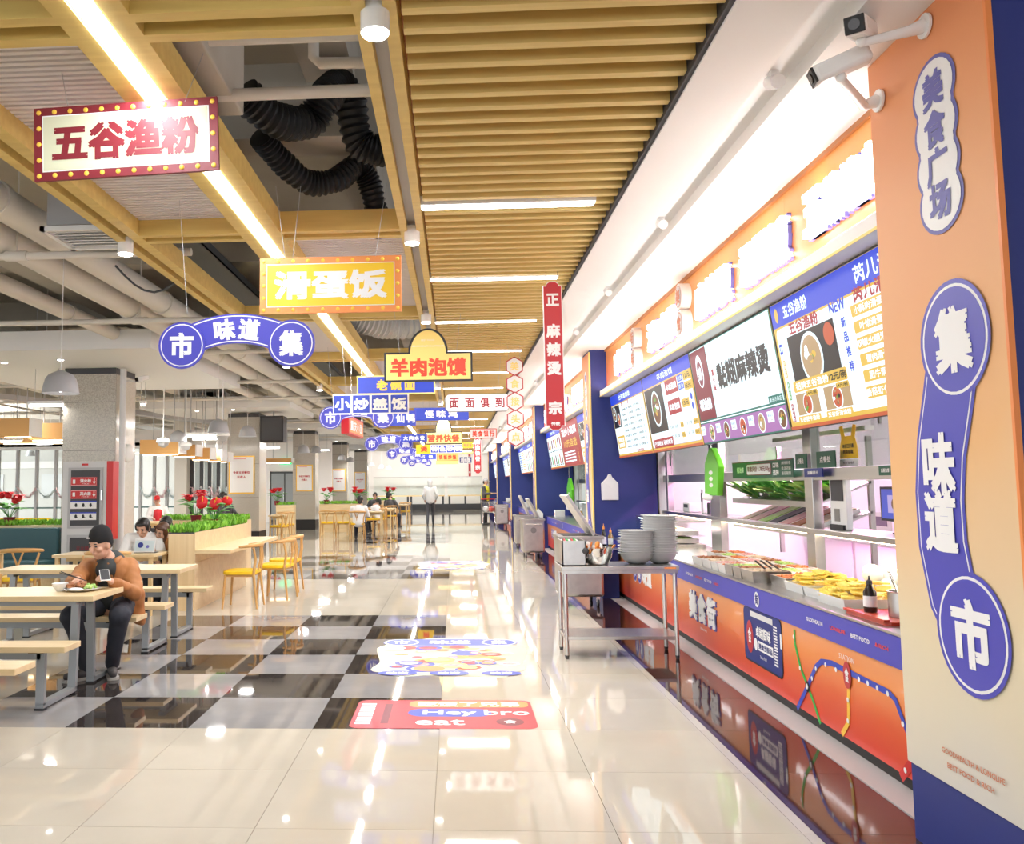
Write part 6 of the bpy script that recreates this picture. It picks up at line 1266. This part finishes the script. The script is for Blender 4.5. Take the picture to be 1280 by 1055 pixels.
# kitchen things seen through the far windows
for k, (x, y, z, sx, sy, sz, m, lab) in enumerate(((5.1, 9.0, .86, .4, .6, .35, 'white_gloss', 'white kitchen scale on the second worktop'), (5.1, 4.6, .86, .35, .5, .3, 'steel', 'steel soup pot box on the nearest worktop'), (3.2, 6.0, 1.14, .15, .3, .12, 'tray_white', 'clear food container on the far end of the window shelf'), (3.2, 5.3, 1.14, .12, .1, .3, 'white_gloss', 'white label printer on the far end of the window shelf'), (3.2, 5.05, 1.14, .12, .1, .14, 'dark', 'small black card reader next to the label printer'))):
    t = thing('kitchen_item', lab, 'appliance', (x, y, z)); MB().box(x-sx/2, y-sy/2, z, x+sx/2, y+sy/2, z+sz).build('body', m, t, bev=.01); MB().box(x-sx/2-.004, y-sy*.3, z+sz*.5, x-sx/2, y+sy*.3, z+sz*.85).build('panel', 'dark', t)
# things on second counter
for k, (y, h, r, m) in enumerate(((9.2, .3, .05, 'steel'), (9.7, .34, .06, 'chrome'), (10.6, .25, .05, 'tray_white'), (11.5, .3, .05, 'oil'))):
    bottle(2.55, y, ZT, h, r, m, 'white', 'container on the second counter, ' + ['steel, nearest the open bin', 'taller chrome one', 'white one', 'yellow oil one farthest'][k], 'containers on the second counter')
for k in range(3): t = thing('tissue_box', 'white tissue box on the %s counter' % ['second', 'third', 'fourth'][k], 'box', (2.5, PY[2+k]-.9, ZT)); MB().box(2.38, PY[2+k]-1.05, ZT, 2.6, PY[2+k]-.8, ZT+.16).build('carton', 'paper', t, bev=.005); MB().box(2.379, PY[2+k]-.98, ZT+.04, 2.38, PY[2+k]-.88, ZT+.1).build('print', 'red', t)
# man's meal on the table
zt = .73
p = at(76, 733, y=1.12); t = thing('small_bowl', 'white rice bowl on the table beside the plate', 'bowl', (p.x, 1.12, zt)); MB().lathe([(.03, 0), (.035, .008), (.058, .035), (.068, .062), (.064, .062), (.05, .03), (0, .012)], (p.x, 1.12, zt), 28).build('shell', 'white_gloss', t, smooth=True)
p = at(103, 731, y=1.14); t = thing('dinner_plate', 'white oval plate with food in front of the man', 'plate', (p.x, 1.14, zt)); MB().lathe([(.07, 0), (.12, .012), (.14, .02), (.135, .022), (.08, .008), (0, .006)], (p.x, 1.14, zt), 32).build('dish', 'white_gloss', t, smooth=True)
g = MB(); rn = random.Random(9)
for k in range(40): g.ell((p.x+rn.uniform(-.09, .04), 1.14+rn.uniform(-.06, .06), zt+.03+rn.uniform(0, .035)), (.025, .014, .012), 7, 5, Matrix.Rotation(rn.uniform(0, 6), 3, 'Z'))
g.build('fried_chicken', 'food_brown', t, kind='stuff', smooth=True); g = MB()
for k in range(24): g.ell((p.x+rn.uniform(.03, .1), 1.12+rn.uniform(-.05, .05), zt+.025+rn.uniform(0, .02)), (.016, .012, .012), 7, 5)
g.build('greens', 'leaf', t, kind='stuff', smooth=True); MB().ell((p.x-.02, 1.07, zt+.02), (.06, .03, .014), 12, 6).build('rice', 'white_gloss', t, smooth=True)

# ================================================================== PEOPLE
def fuse(g, name, m, parent, vox, it=2, fac=.5):
    o = g.build(name, m, parent, smooth=True)
    r = o.modifiers.new('fuse', 'REMESH'); r.mode = 'VOXEL'; r.voxel_size = vox; r.use_smooth_shade = True
    s = o.modifiers.new('smooth', 'SMOOTH'); s.factor = fac; s.iterations = it
    return o
def headmat(face, roll=0):
    f = Vector(face).normalized(); r = f.cross(ZP).normalized(); u = r.cross(f); m = Matrix((r, f, u)).transposed()
    return m@Matrix.Rotation(roll, 3, 'Y')
def add_head(g, c, Hm, s=1):
    c = Vector(c); L = lambda x, y, z: c+Hm@Vector((x*s, y*s, z*s))
    g.ell(L(0, 0, .03), (.076*s, .094*s, .1*s), 18, 14, Hm); g.ell(L(0, .022, -.05), (.056*s, .064*s, .064*s), 16, 12, Hm); g.ell(L(0, .045, -.085), (.028*s, .03*s, .026*s), 10, 8, Hm)
    g.cap(L(0, .09, .012), L(0, .11, -.02), .011*s, .015*s, 8)
    for q in (-1, 1): g.ell(L(q*.078, -.005, -.005), (.012*s, .022*s, .033*s), 8, 8, Hm); g.ell(L(q*.04, .062, -.018), (.026*s, .026*s, .022*s), 8, 8, Hm)
    g.ell(L(0, .082, .04), (.045*s, .010*s, .009*s), 10, 6, Hm); g.cap(L(-.014, .088, -.05), L(.014, .088, -.05), .009*s, .009*s, 8)
def face_parts(t, c, Hm, s=1, glasses=False, mouth='lips'):
    c = Vector(c); L = lambda x, y, z: c+Hm@Vector((x*s, y*s, z*s))
    for q in (-1, 1):
        MB().ell(L(q*.032, .086, .012), (.013*s, .008*s, .0055*s), 10, 6, Hm).build('eye', 'ink', t, smooth=True); MB().ell(L(q*.033, .09, .034), (.02*s, .006*s, .004*s), 10, 6, Hm).build('eyebrow', 'hair', t, smooth=True)
        if glasses:
            g = MB(); g.tube([L(q*.034+.026*math.cos(a), .1, .01+.022*math.sin(a)) for a in [2*PI*i/16 for i in range(17)]], .002, 5); g.build('spectacle_rim', 'dark', t)
    MB().ell(L(0, .086, -.052), (.022*s, .008*s, .006*s), 10, 6, Hm).build('mouth', mouth, t, smooth=True)
def add_hand(g, w, d, n, s=1, curl=.5, side=1):
    """palm from wrist w along d, palm normal n"""
    w = Vector(w); d = Vector(d).normalized(); n = Vector(n); n = (n-d*n.dot(d)).normalized(); r = d.cross(n)*side
    g.cap(w-d*.03, w+d*.015, .024*s, .022*s, 8)
    for k in (-1, -.35, .35, 1): g.cap(w+d*.02*s+r*.012*k, w+d*.075*s+r*.024*k*s, .015*s, .0125*s, 8)
    for k, (L, o) in enumerate(((.062, -1), (.074, -.36), (.07, .3), (.054, .95))):
        a = w+d*.08*s+r*.025*o*s; d1 = (d*math.cos(curl*.6)+n*math.sin(curl*.6)); b = a+d1*L*.5*s; d2 = (d*math.cos(curl*1.6)+n*math.sin(curl*1.6)); c = b+d2*L*.5*s
        g.cap(a, b, .0098*s, .009*s, 7); g.cap(b, c, .009*s, .0075*s, 7)
    a = w+d*.025*s-r*.022*s; b = a+(d*.5-r*.7+n*.5).normalized()*.035*s; g.cap(a, b, .0125*s, .0105*s, 7); g.cap(b, b+(d*.8-r*.1+n*.5).normalized()*.032*s, .0105*s, .0085*s, 7)

# ---- man in the tan coat
mt = thing('person', 'man in a tan hooded coat and black knit hat eating and holding a phone', 'person', (-2.83, 1.8, 0))
hc = at(126, 681, y=1.60); Hm = headmat((-.40, -1, -.28)); nk = Vector((-2.83, 1.70, .93)); ch = Vector((-2.84, 1.78, .79)); pv = Vector((-2.83, 1.84, .56))
sL, sR = Vector((-2.67, 1.80, .865)), Vector((-3.01, 1.74, .87)); eL, wL = at(168, 741, y=1.62), at(139, 727, y=1.31); eR, wR = at(92, 729, y=1.46), at(97, 724, y=1.24)
hL, hR = Vector((-2.73, 1.82, .54)), Vector((-2.93, 1.82, .54)); kL, kR = Vector((-2.60, 1.40, .50)), Vector((-3.0, 1.40, .50)); aL, aR = Vector((-2.70, 1.52, .1)), Vector((-2.86, 1.40, .1))
g = MB(); add_head(g, hc, Hm, 1.02)
g.cap(hc+Vector((.01, .045, -.05)), nk+Vector((0, .02, 0)), .048, .055, 12); g.cap(nk, ch, .07, .13, 12); g.cap(ch, pv, .14, .14, 12); g.cap(sL, sR, .055, .055, 10)
for s_, e_, w_, sd in ((sL, eL, wL, 1), (sR, eR, wR, -1)): g.cap(s_, e_, .05, .042, 10); g.cap(e_, w_, .042, .026, 10)
for h_, k_, a_ in ((hL, kL, aL), (hR, kR, aR)): g.cap(h_, k_, .08, .055, 10); g.cap(k_, a_, .052, .038, 10)
add_hand(g, wL, (at(128, 720, y=1.22)-wL), (-.5, .1, -.6), 1.0, .9, 1); add_hand(g, wR, (Vector((.12, -.75, -.12))), (.3, 0, -1), 1.0, .6, -1)
bdy = fuse(g, 'body', 'skin', mt, .0065, 2); face_parts(bdy, hc, Hm, 1.02)
g = MB(); g.cap(ch+Vector((0, -.0, .07)), pv+Vector((0, -.03, .06)), .145, .15, 16); g.cap(nk+Vector((0, 0, -.02)), nk+Vector((0, -.02, -.08)), .072, .1, 14); fuse(g, 'shirt', 'shirt_dark', mt, .014, 2)
g = MB()
for sx, s_, e_, w_ in ((1, sL, eL, wL), (-1, sR, eR, wR)):
    fr = Vector((sx*.10, -.07, 0)); g.cap(ch+fr+Vector((0, .03, .06)), pv+fr*1.15+Vector((0, .0, -.02)), .085, .10, 12); g.cap(ch+Vector((sx*.08, .07, .02)), pv+Vector((sx*.1, .08, 0)), .10, .12, 12)
    g.cap(ch+Vector((sx*.06, .03, .06)), s_, .08, .072, 12); e2 = e_+Vector((0, 0, .0)); g.cap(s_, e2, .072, .068, 12); w2 = e_.lerp(w_, .88); g.cap(e2, w2, .067, .048, 12)
    for k in range(3): p = s_.lerp(e2, .25+.27*k); g.ell(p, (.08, .08, .045), 12, 8)
    for k in range(2): p = e2.lerp(w2, .2+.35*k); g.ell(p, (.068, .068, .05), 12, 8)
g.cap(pv+Vector((.16, .04, .05)), Vector((-2.60, 1.86, .40)), .09, .05, 12); g.cap(pv+Vector((-.16, .06, .02)), pv+Vector((-.2, .05, -.03)), .09, .07, 12)
g.cap(Vector((-2.62, 1.84, .62)), Vector((-2.59, 1.88, .38)), .07, .035, 12)
o = fuse(g, 'coat', 'coat_tan', mt, .014, 2); tx = bpy.data.textures.new('folds', 'CLOUDS'); tx.noise_scale = .11; dm = o.modifiers.new('folds', 'DISPLACE'); dm.texture = tx; dm.strength = .03; dm.mid_level = .5
g = MB(); 
for a in range(13):
    t_ = -.4+(PI+.8)*a/12; g.ell(nk+Vector((.085*math.cos(t_), .03+.08*math.sin(t_), -.02+.02*math.sin(t_))), (.036, .036, .042), 10, 8)
g.ell(nk+Vector((.02, .13, -.03)), (.10, .05, .07), 14, 10); fuse(g, 'hood', 'coat_tan', mt, .012, 2)
g = MB(); g.cap(ch+Vector((.045, -.16, .10)), pv+Vector((.075, -.175, .10)), .022, .02, 8); g.cap(ch+Vector((-.05, -.16, .10)), pv+Vector((-.08, -.17, .10)), .022, .02, 8); fuse(g, 'coat_lining', 'coat_lining', mt, .01, 2)
g = MB(); g.ell(pv+Vector((0, 0, -.0)), (.18, .15, .11), 16, 10)
for h_, k_, a_ in ((hL, kL, aL), (hR, kR, aR)): g.cap(h_, k_, .105, .085, 12); g.cap(k_, a_+Vector((0, 0, .0)), .082, .06, 12); g.ell(k_+Vector((0, -.01, 0)), .086, 12, 10); g.ell(a_+Vector((0, 0, .02)), (.065, .065, .04), 10, 8)
o = fuse(g, 'trousers', 'trousers_dark', mt, .014, 2); dm = o.modifiers.new('folds', 'DISPLACE'); dm.texture = tx; dm.strength = .02; dm.mid_level = .5
for a_, d_ in ((aL, Vector((.45, -1, 0))), (aR, Vector((-.75, -1, 0)))):
    d_ = d_.normalized(); g = MB(); b = Vector((a_.x, a_.y, .045)); g.cap(b-d_*.04, b+d_*.05, .042, .04, 10); g.cap(b+d_*.05, b+d_*.17, .04, .032, 10); g.cap(b, a_, .04, .045, 10); sh = fuse(g, 'shoe', 'shoe', mt, .009, 2)
    q = Matrix.Rotation(math.atan2(-d_.x, d_.y), 3, 'Z'); g = MB(); g.prism(rr_pts(0, 0, .09, .29, .04), b+d_*.06+Vector((0, 0, -.022)), q@XP, q@YP, .022); g.build('sole', 'sole', mt)
L = lambda x, y, z: hc+Hm@Vector((x, y, z))
g = MB()
n_ = 26
for j in range(9):
    for i in range(n_): pass
prof = [(.098, .015), (.1, .03), (.1, .06), (.096, .09), (.085, .12), (.066, .145), (.04, .163), (.012, .17)]
vs = []
for r_, z_ in prof:
    for i in range(n_): a = 2*PI*i/n_; vs.append(L(r_*.88*math.cos(a), r_*1.05*math.sin(a)-.012, z_+(.018 if math.sin(a) > 0 and z_ < .05 else (-.02 if z_ < .05 else 0))))
k_ = len(prof); g.add(vs, [(j*n_+i, j*n_+(i+1) % n_, (j+1)*n_+(i+1) % n_, (j+1)*n_+i) for j in range(k_-1) for i in range(n_)]+[tuple(range((k_-1)*n_, k_*n_))]); g.build('knit_hat', 'knit_black', mt, smooth=True)
MB().box(*(lambda p: (p.x-.012, p.y-.004, p.z-.005, p.x+.012, p.y+.002, p.z+.005))(L(.035, .088, .085))).build('hat_tag', 'pale_grey', mt)
g = MB(); g.ell(L(0, -.06, -.0), (.07, .05, .06), 12, 8, Hm); g.build('hair', 'hair', mt, smooth=True)
ph = at(131, 719, y=1.20); t = thing('smartphone', 'white smartphone held in the man\'s left hand', 'phone', tuple(ph)); q = Matrix.Rotation(.5, 3, 'Z')@Matrix.Rotation(.5, 3, 'X'); MB().obox(ph, (.075, .15, .009), q).build('case', 'white_gloss', t, bev=.003); MB().obox(ph+q@Vector((0, 0, .005)), (.066, .135, .001), q).build('screen', 'dark', t)
cp = at(90, 719, y=1.12); t = thing('chopsticks', 'dark chopsticks held in the man\'s right hand over the plate', 'chopsticks', tuple(cp))
for k in (0, 1): MB().cyl(cp+Vector((-.1+.01*k, 0, .02+.008*k)), cp+Vector((.12, -.02, -.04)), .004, .003, 6).build('stick', 'dark', t)

# ---- generic people
def person(lab, x, y, ang, pose, top, bottom='trousers_dark', hairm='hair', seat=.46, h=1.68, face=None, roll=0, hood=False, long=False, vox=.016, glasses=False, cap=None, apron=None, vest=None, arms='table', lean=.0, headpx=None, seatz=None, hy=None):
    """ang: facing direction in the ground plane, 0 = towards -y"""
    R = Matrix.Rotation(ang, 3, 'Z'); s = h/1.72; O = Vector((x, y, 0)); W = lambda a, b, c: O+R@Vector((a*s, b*s, c*s))
    t = thing('person', lab, 'person', (x, y, 0))
    if pose == 'sit':
        if headpx is not None: seat = min(max(at(headpx[0], headpx[1], y=y).z-.70*s, .36), .75)
        z = seat/s; pv = W(0, 0, z+.08); ch = W(0, -.04-lean*.5, z+.40); nk = W(0, -.06-lean, z+.56); hd = W(0, -.09-lean*1.2, z+.70)
        kn = [W(q*.12, -.44, z+.04) for q in (-1, 1)]; an = [W(q*.13, -.40, .08) for q in (-1, 1)]; hp = [W(q*.09, 0, z+.07) for q in (-1, 1)]
    else:
        z = .90; pv = W(0, 0, z+.02); ch = W(0, -.01, 1.26); nk = W(0, -.01, 1.44); hd = W(0, -.03, 1.585)
        st = .16 if pose == 'walk' else 0; kn = [W(-.1, -.12 if st else -.02, .5), W(.1, .03, .5)]; an = [W(-.1, -st, .08), W(.1, st+.02, .09 if st else .08)]; hp = [W(q*.09, 0, z-.02) for q in (-1, 1)]
    if headpx is not None: hd = at(headpx[0], headpx[1], y=hd.y)
    sh = [W(q*.19, (0 if pose != 'sit' else -.05-lean*.9), (z+.52 if pose == 'sit' else 1.42)-.0) for q in (-1, 1)]
    if pose == 'sit': sh = [nk+R@Vector((q*.185*s, .01, -.06)) for q in (-1, 1)]
    else: sh = [nk+R@Vector((q*.185*s, .01, -.05)) for q in (-1, 1)]
    if arms == 'table': el = [sh[i]+R@Vector((q*.07, -.1, -.22)) for i, q in enumerate((-1, 1))]; wr = [el[i]+R@Vector((-q*.12, -.2, -.02)) for i, q in enumerate((-1, 1))]
    elif arms == 'front': el = [sh[i]+R@Vector((q*.05, -.08, -.25)) for i, q in enumerate((-1, 1))]; wr = [el[i]+R@Vector((-q*.04, -.24, .02)) for i, q in enumerate((-1, 1))]
    elif arms == 'pocket': el = [sh[i]+R@Vector((q*.09, .05, -.27)) for i, q in enumerate((-1, 1))]; wr = [el[i]+R@Vector((-q*.05, -.12, -.17)) for i, q in enumerate((-1, 1))]
    else: el = [sh[i]+R@Vector((q*.05, .02, -.28)) for i, q in enumerate((-1, 1))]; wr = [el[i]+R@Vector((0, -.04, -.24)) for i, q in enumerate((-1, 1))]
    fd = face if face else tuple(R@Vector((0, -1, -.15))); Hm = headmat(fd, roll)
    g = MB(); add_head(g, hd, Hm, s); g.cap(hd+Vector((0, 0, -.05)), nk, .05*s, .055*s, 10); g.cap(nk, ch, .07*s, .12*s, 10); g.cap(ch, pv, .125*s, .13*s, 10); g.cap(sh[0], sh[1], .05*s, .05*s, 8)
    for i in (0, 1):
        g.cap(sh[i], el[i], .045*s, .037*s, 8); g.cap(el[i], wr[i], .036*s, .024*s, 8); add_hand(g, wr[i], wr[i]-el[i], R@Vector((0, 0, -1)), s, .5, 1 if i else -1); g.cap(hp[i], kn[i], .075*s, .05*s, 8); g.cap(kn[i], an[i], .05*s, .035*s, 8)
    bdy = fuse(g, 'body', 'skin', t, vox*.62, 2); face_parts(bdy, hd, Hm, s, glasses)
    g = MB(); g.cap(ch+Vector((0, 0, .05)), pv, .145*s, .15*s, 12); g.cap(nk+Vector((0, 0, -.03)), ch, .075*s, .14*s, 12)
    for q in (-1, 1): g.cap(ch+R@Vector((q*.07*s, 0, .03)), pv+R@Vector((q*.06*s, 0, -.02)), .115*s, .12*s, 12)
    for i in (0, 1): g.cap(nk+Vector((0, 0, -.07)), sh[i], .085*s, .07*s, 10); g.cap(sh[i], el[i], .07*s, .062*s, 10); g.cap(el[i], el[i].lerp(wr[i], .9), .06*s, .042*s, 10)
    o = fuse(g, 'jacket', top, t, vox, 2); dm = o.modifiers.new('folds', 'DISPLACE'); dm.texture = tx; dm.strength = .02; dm.mid_level = .5
    g = MB(); g.ell(pv+Vector((0, 0, -.02)), (.16*s, .13*s, .11*s), 12, 8)
    for i in (0, 1): g.cap(hp[i], kn[i], .092*s, .07*s, 10); g.cap(kn[i], an[i], .068*s, .05*s, 10)
    fuse(g, 'trousers', bottom, t, vox, 2)
    for i in (0, 1): b = Vector((an[i].x, an[i].y, .04)); f = R@Vector((0, -1, 0)); g = MB(); g.cap(b-f*.03, b+f*.15, .042*s, .034*s, 10); g.cap(b, an[i], .04*s, .045*s, 8); g.build('shoe', 'shoe', t, smooth=True)
    L = lambda a, b, c: hd+Hm@Vector((a*s, b*s, c*s))
    if hood: g = MB(); g.ell(L(0, -.03, .04), (.105*s, .115*s, .125*s), 16, 12, Hm); g.cap(L(0, -.06, -.05), nk, .08*s, .09*s, 10); fuse(g, 'hood', top, t, vox, 2)
    elif cap:
        g = MB(); g.ell(L(0, -.01, .065), (.086*s, .102*s, .08*s), 16, 10, Hm); g.build('cap', cap, t, smooth=True); g = MB(); g.obox(L(0, .12, .055), (.13*s, .09*s, .01), Hm); g.build('cap_peak', cap, t, bev=.004); g = MB(); g.ell(L(0, -.04, 0), (.083*s, .07*s, .09*s), 12, 8, Hm); g.build('hair', hairm, t, smooth=True)
    else:
        g = MB(); g.ell(L(0, -.022, .055), (.088*s, .098*s, .092*s), 16, 12, Hm); g.ell(L(0, .055, .088), (.07*s, .045*s, .035*s), 14, 8, Hm); g.ell(L(0, -.06, -.02), (.076*s, .05*s, .08*s), 12, 8, Hm)
        for q in (-1, 1): g.ell(L(q*.074, .02, .035), (.018*s, .045*s, .06*s), 10, 8, Hm)
        if long:
            for q in (-1, 1): g.cap(L(q*.08, .0, .02), L(q*.085, .03, -.17), .03*s, .025*s, 8)
            g.cap(L(0, -.07, 0), L(0, -.06, -.2), .075*s, .06*s, 10)
        fuse(g, 'hair', hairm, t, .009, 1)
    if apron or vest:
        m = apron or vest; g = MB(); f = R@Vector((0, -1, 0))
        if apron: g.cap(ch+f*.05, pv+f*.06, .125*s, .14*s, 12)
        else: g.cap(ch+Vector((0, 0, .06)), pv+Vector((0, 0, .04)), .158*s, .162*s, 12); g.cap(nk+R@Vector((-.08, 0, -.04)), nk+R@Vector((.08, 0, -.04)), .075, .075, 10)
        fuse(g, 'apron' if apron else 'vest', m, t, vox, 2)
    return t
a = at(178, 655, y=5.95); b = at(204, 661, y=5.95)
person('young man in a white jacket leaning over the tablet at the small table', a.x+.05, 6.0, .1, 'sit', 'jacket_white', headpx=(179, 661), face=(-.1, -1, -.4), h=1.75, lean=.12, vox=.013, seat=.47)
person('young woman with glasses and long brown hair leaning on the young man', b.x+.16, 6.02, .0, 'sit', 'coat_tan', hairm='hair_brown', headpx=(202, 665), face=(-.35, -1, -.3), roll=-.35, long=True, glasses=True, h=1.62, lean=.1, vox=.013, seat=.46)
p = at(204, 660, y=7.4); person('black-haired man in dark clothes sitting behind the couple', p.x, 7.45, .2, 'sit', 'dark', headpx=(208, 657), face=(-.2, -1, -.45), h=1.72, vox=.015)
p = at(196, 640, y=16.5); person('person in a red cap and red apron with white sleeves near the glass wall', p.x, 16.6, .3, 'sit', 'jacket_white', cap='red', apron='apron_red', headpx=(196, 626), h=1.68)
p = at(279, 640, y=15.8); person('person in black sitting half behind the second column', p.x, 15.9, 1.2, 'sit', 'dark', headpx=(279, 622), h=1.7)
for k, (px, d, yc) in enumerate(((180, 11.65, 6.15), (203, 11.7, 6.2), (206, 13, 7.6), (196, 22.2, 16.7), (279, 21.5, 16.0))):
    p = at(px, 660, y=yc); CH.put((p.x, yc+.03, 0), PI, 'wooden chair under ' + ['the young man with the tablet', 'the young woman with glasses', 'the black-haired man behind the couple', 'the person in the red cap', 'the person in black by the second column'][k], 'wooden chairs with yellow seats')
ta = at(181, 684, y=5.0); t = thing('tablet', 'pale tablet in a printed blue case propped up in front of the couple', 'tablet', (ta.x, 5.0, .73)); q = Matrix.Rotation(-.3, 3, 'X'); MB().obox((ta.x, 5.0, .73+.095), (.26, .012, .18), q).build('case', 'pale_grey', t, bev=.003)
P = Pr(t, Vector((ta.x, 5.0, .73+.095))+q@Vector((0, -.0065, 0)), XP, q@ZP); P.rect(0, -.01, .24, .13, 'tinsel', 1); P.disc(-.05, 0, .035, 'navy', 2); P.disc(.04, -.02, .02, 'violet', 2); P.done(); MB().obox((ta.x, 5.06, .735), (.26, .14, .008), Matrix.Identity(3)).build('stand', 'dark', t)
# diners in the distance
p = at(449, 655, y=19.4); person('diner in a white shirt seen from behind at the far wooden table', p.x, 19.3, PI, 'sit', 'jacket_white', h=1.7, headpx=(450, 626))
p = at(487, 655, y=26.0); person('diner in a bulky dark coat seen from behind', p.x, 26.0, PI-.5, 'sit', 'dark', h=1.82, headpx=(486, 620), vox=.02)
p = at(469, 650, y=27.5); person('small dark-haired diner sitting beyond the white-shirted one', p.x, 27.5, -.3, 'sit', 'dark', h=1.66, headpx=(469, 620), vox=.02)
p = at(474, 650, y=23.0); person('diner in a white and black jacket bending over the table', p.x, 23.0, -PI/2-.3, 'sit', 'jacket_white', h=1.6, headpx=(473, 628), vox=.02, lean=.12)
for k, (px, yc) in enumerate(((487, 26.0), (469, 27.5), (474, 23.0))):
    p = at(px, 655, y=yc); CH.put((p.x, p.y, 0), [.5+PI*0, PI-.3, PI/2][k], 'wooden chair under ' + ['the dark-coated diner', 'the small dark-haired diner', 'the diner in the white and black jacket'][k], 'wooden chairs with yellow seats')
p = at(538, 655, y=28.5); person('person in a pale jacket walking away down the middle of the aisle', p.x, 28.6, PI, 'walk', 'jacket_pale', 'dark', hood=True, arms='pocket', h=1.74, vox=.02)  # pale hood added to imitate a head bleached by the bright background
p = at(607, 655, y=27.9); person('man in a yellow vest and cap standing at the shopping cart', p.x, 27.9, 1.15, 'stand', 'dark', 'trousers_dark', vest='vest_yellow', cap='grey', arms='front', h=1.76, vox=.018)
# shopping cart
p = at(611, 655, y=27.2); cx, cy = p.x, 27.2; t = thing('shopping_cart', 'wire shopping cart with a red handle beside the man in the yellow vest', 'cart', (cx, cy, 0))
g = MB()
for k in range(9):
    f = k/8; x = cx-.24+.48*f; g.cyl((x, cy-.35, .5), (x, cy-.38, .86), .004, n=5); g.cyl((x, cy+.35, .5), (x, cy+.38, .9), .004, n=5); g.cyl((x, cy-.35, .5), (x, cy+.35, .5), .004, n=5)
for k in range(12):
    f = k/11; y = cy-.35+.7*f
    for q in (-1, 1): g.cyl((cx+q*.24, y, .5), (cx+q*.27, y, .88), .004, n=5)
for z, e in ((.5, 0), (.68, .015), (.88, .03)):
    for q in (-1, 1): g.cyl((cx+q*(.24+e), cy-.35-e, z), (cx+q*(.24+e), cy+.35+e, z), .006, n=6); g.cyl((cx-.24-e, cy+q*(.35+e), z), (cx+.24+e, cy+q*(.35+e), z), .006, n=6)
g.build('basket', 'chrome', t); MB().cyl((cx-.27, cy+.42, .98), (cx+.27, cy+.42, .98), .018, n=10).build('handle', 'red', t)
for q in (-1, 1):
    MB().tube([(cx+q*.25, cy+.42, .98), (cx+q*.24, cy+.36, .6), (cx+q*.22, cy+.3, .1), (cx+q*.22, cy-.3, .12), (cx+q*.2, cy-.2, .5)], .011, 8).build('frame', 'chrome', t, smooth=True)
    for y in (-.3, .3): MB().cyl((cx+q*.22-.012, cy+y, .055), (cx+q*.22+.012, cy+y, .055), .055, n=16).build('wheel', 'dark', t)
for k in range(4): b = MB().ell((cx-.1+.2*(k % 2), cy-.15+.28*(k//2), .62), (.11, .14, .11), 12, 8).build('goods_bag', ['print_white', 'red', 'print_white', 'red'][k], smooth=True, cat='bag', label='%s bag of goods lying in the %s of the shopping cart' % (['white', 'red', 'white', 'red'][k], ['front left corner', 'front right corner', 'rear left corner', 'rear right corner'][k]))
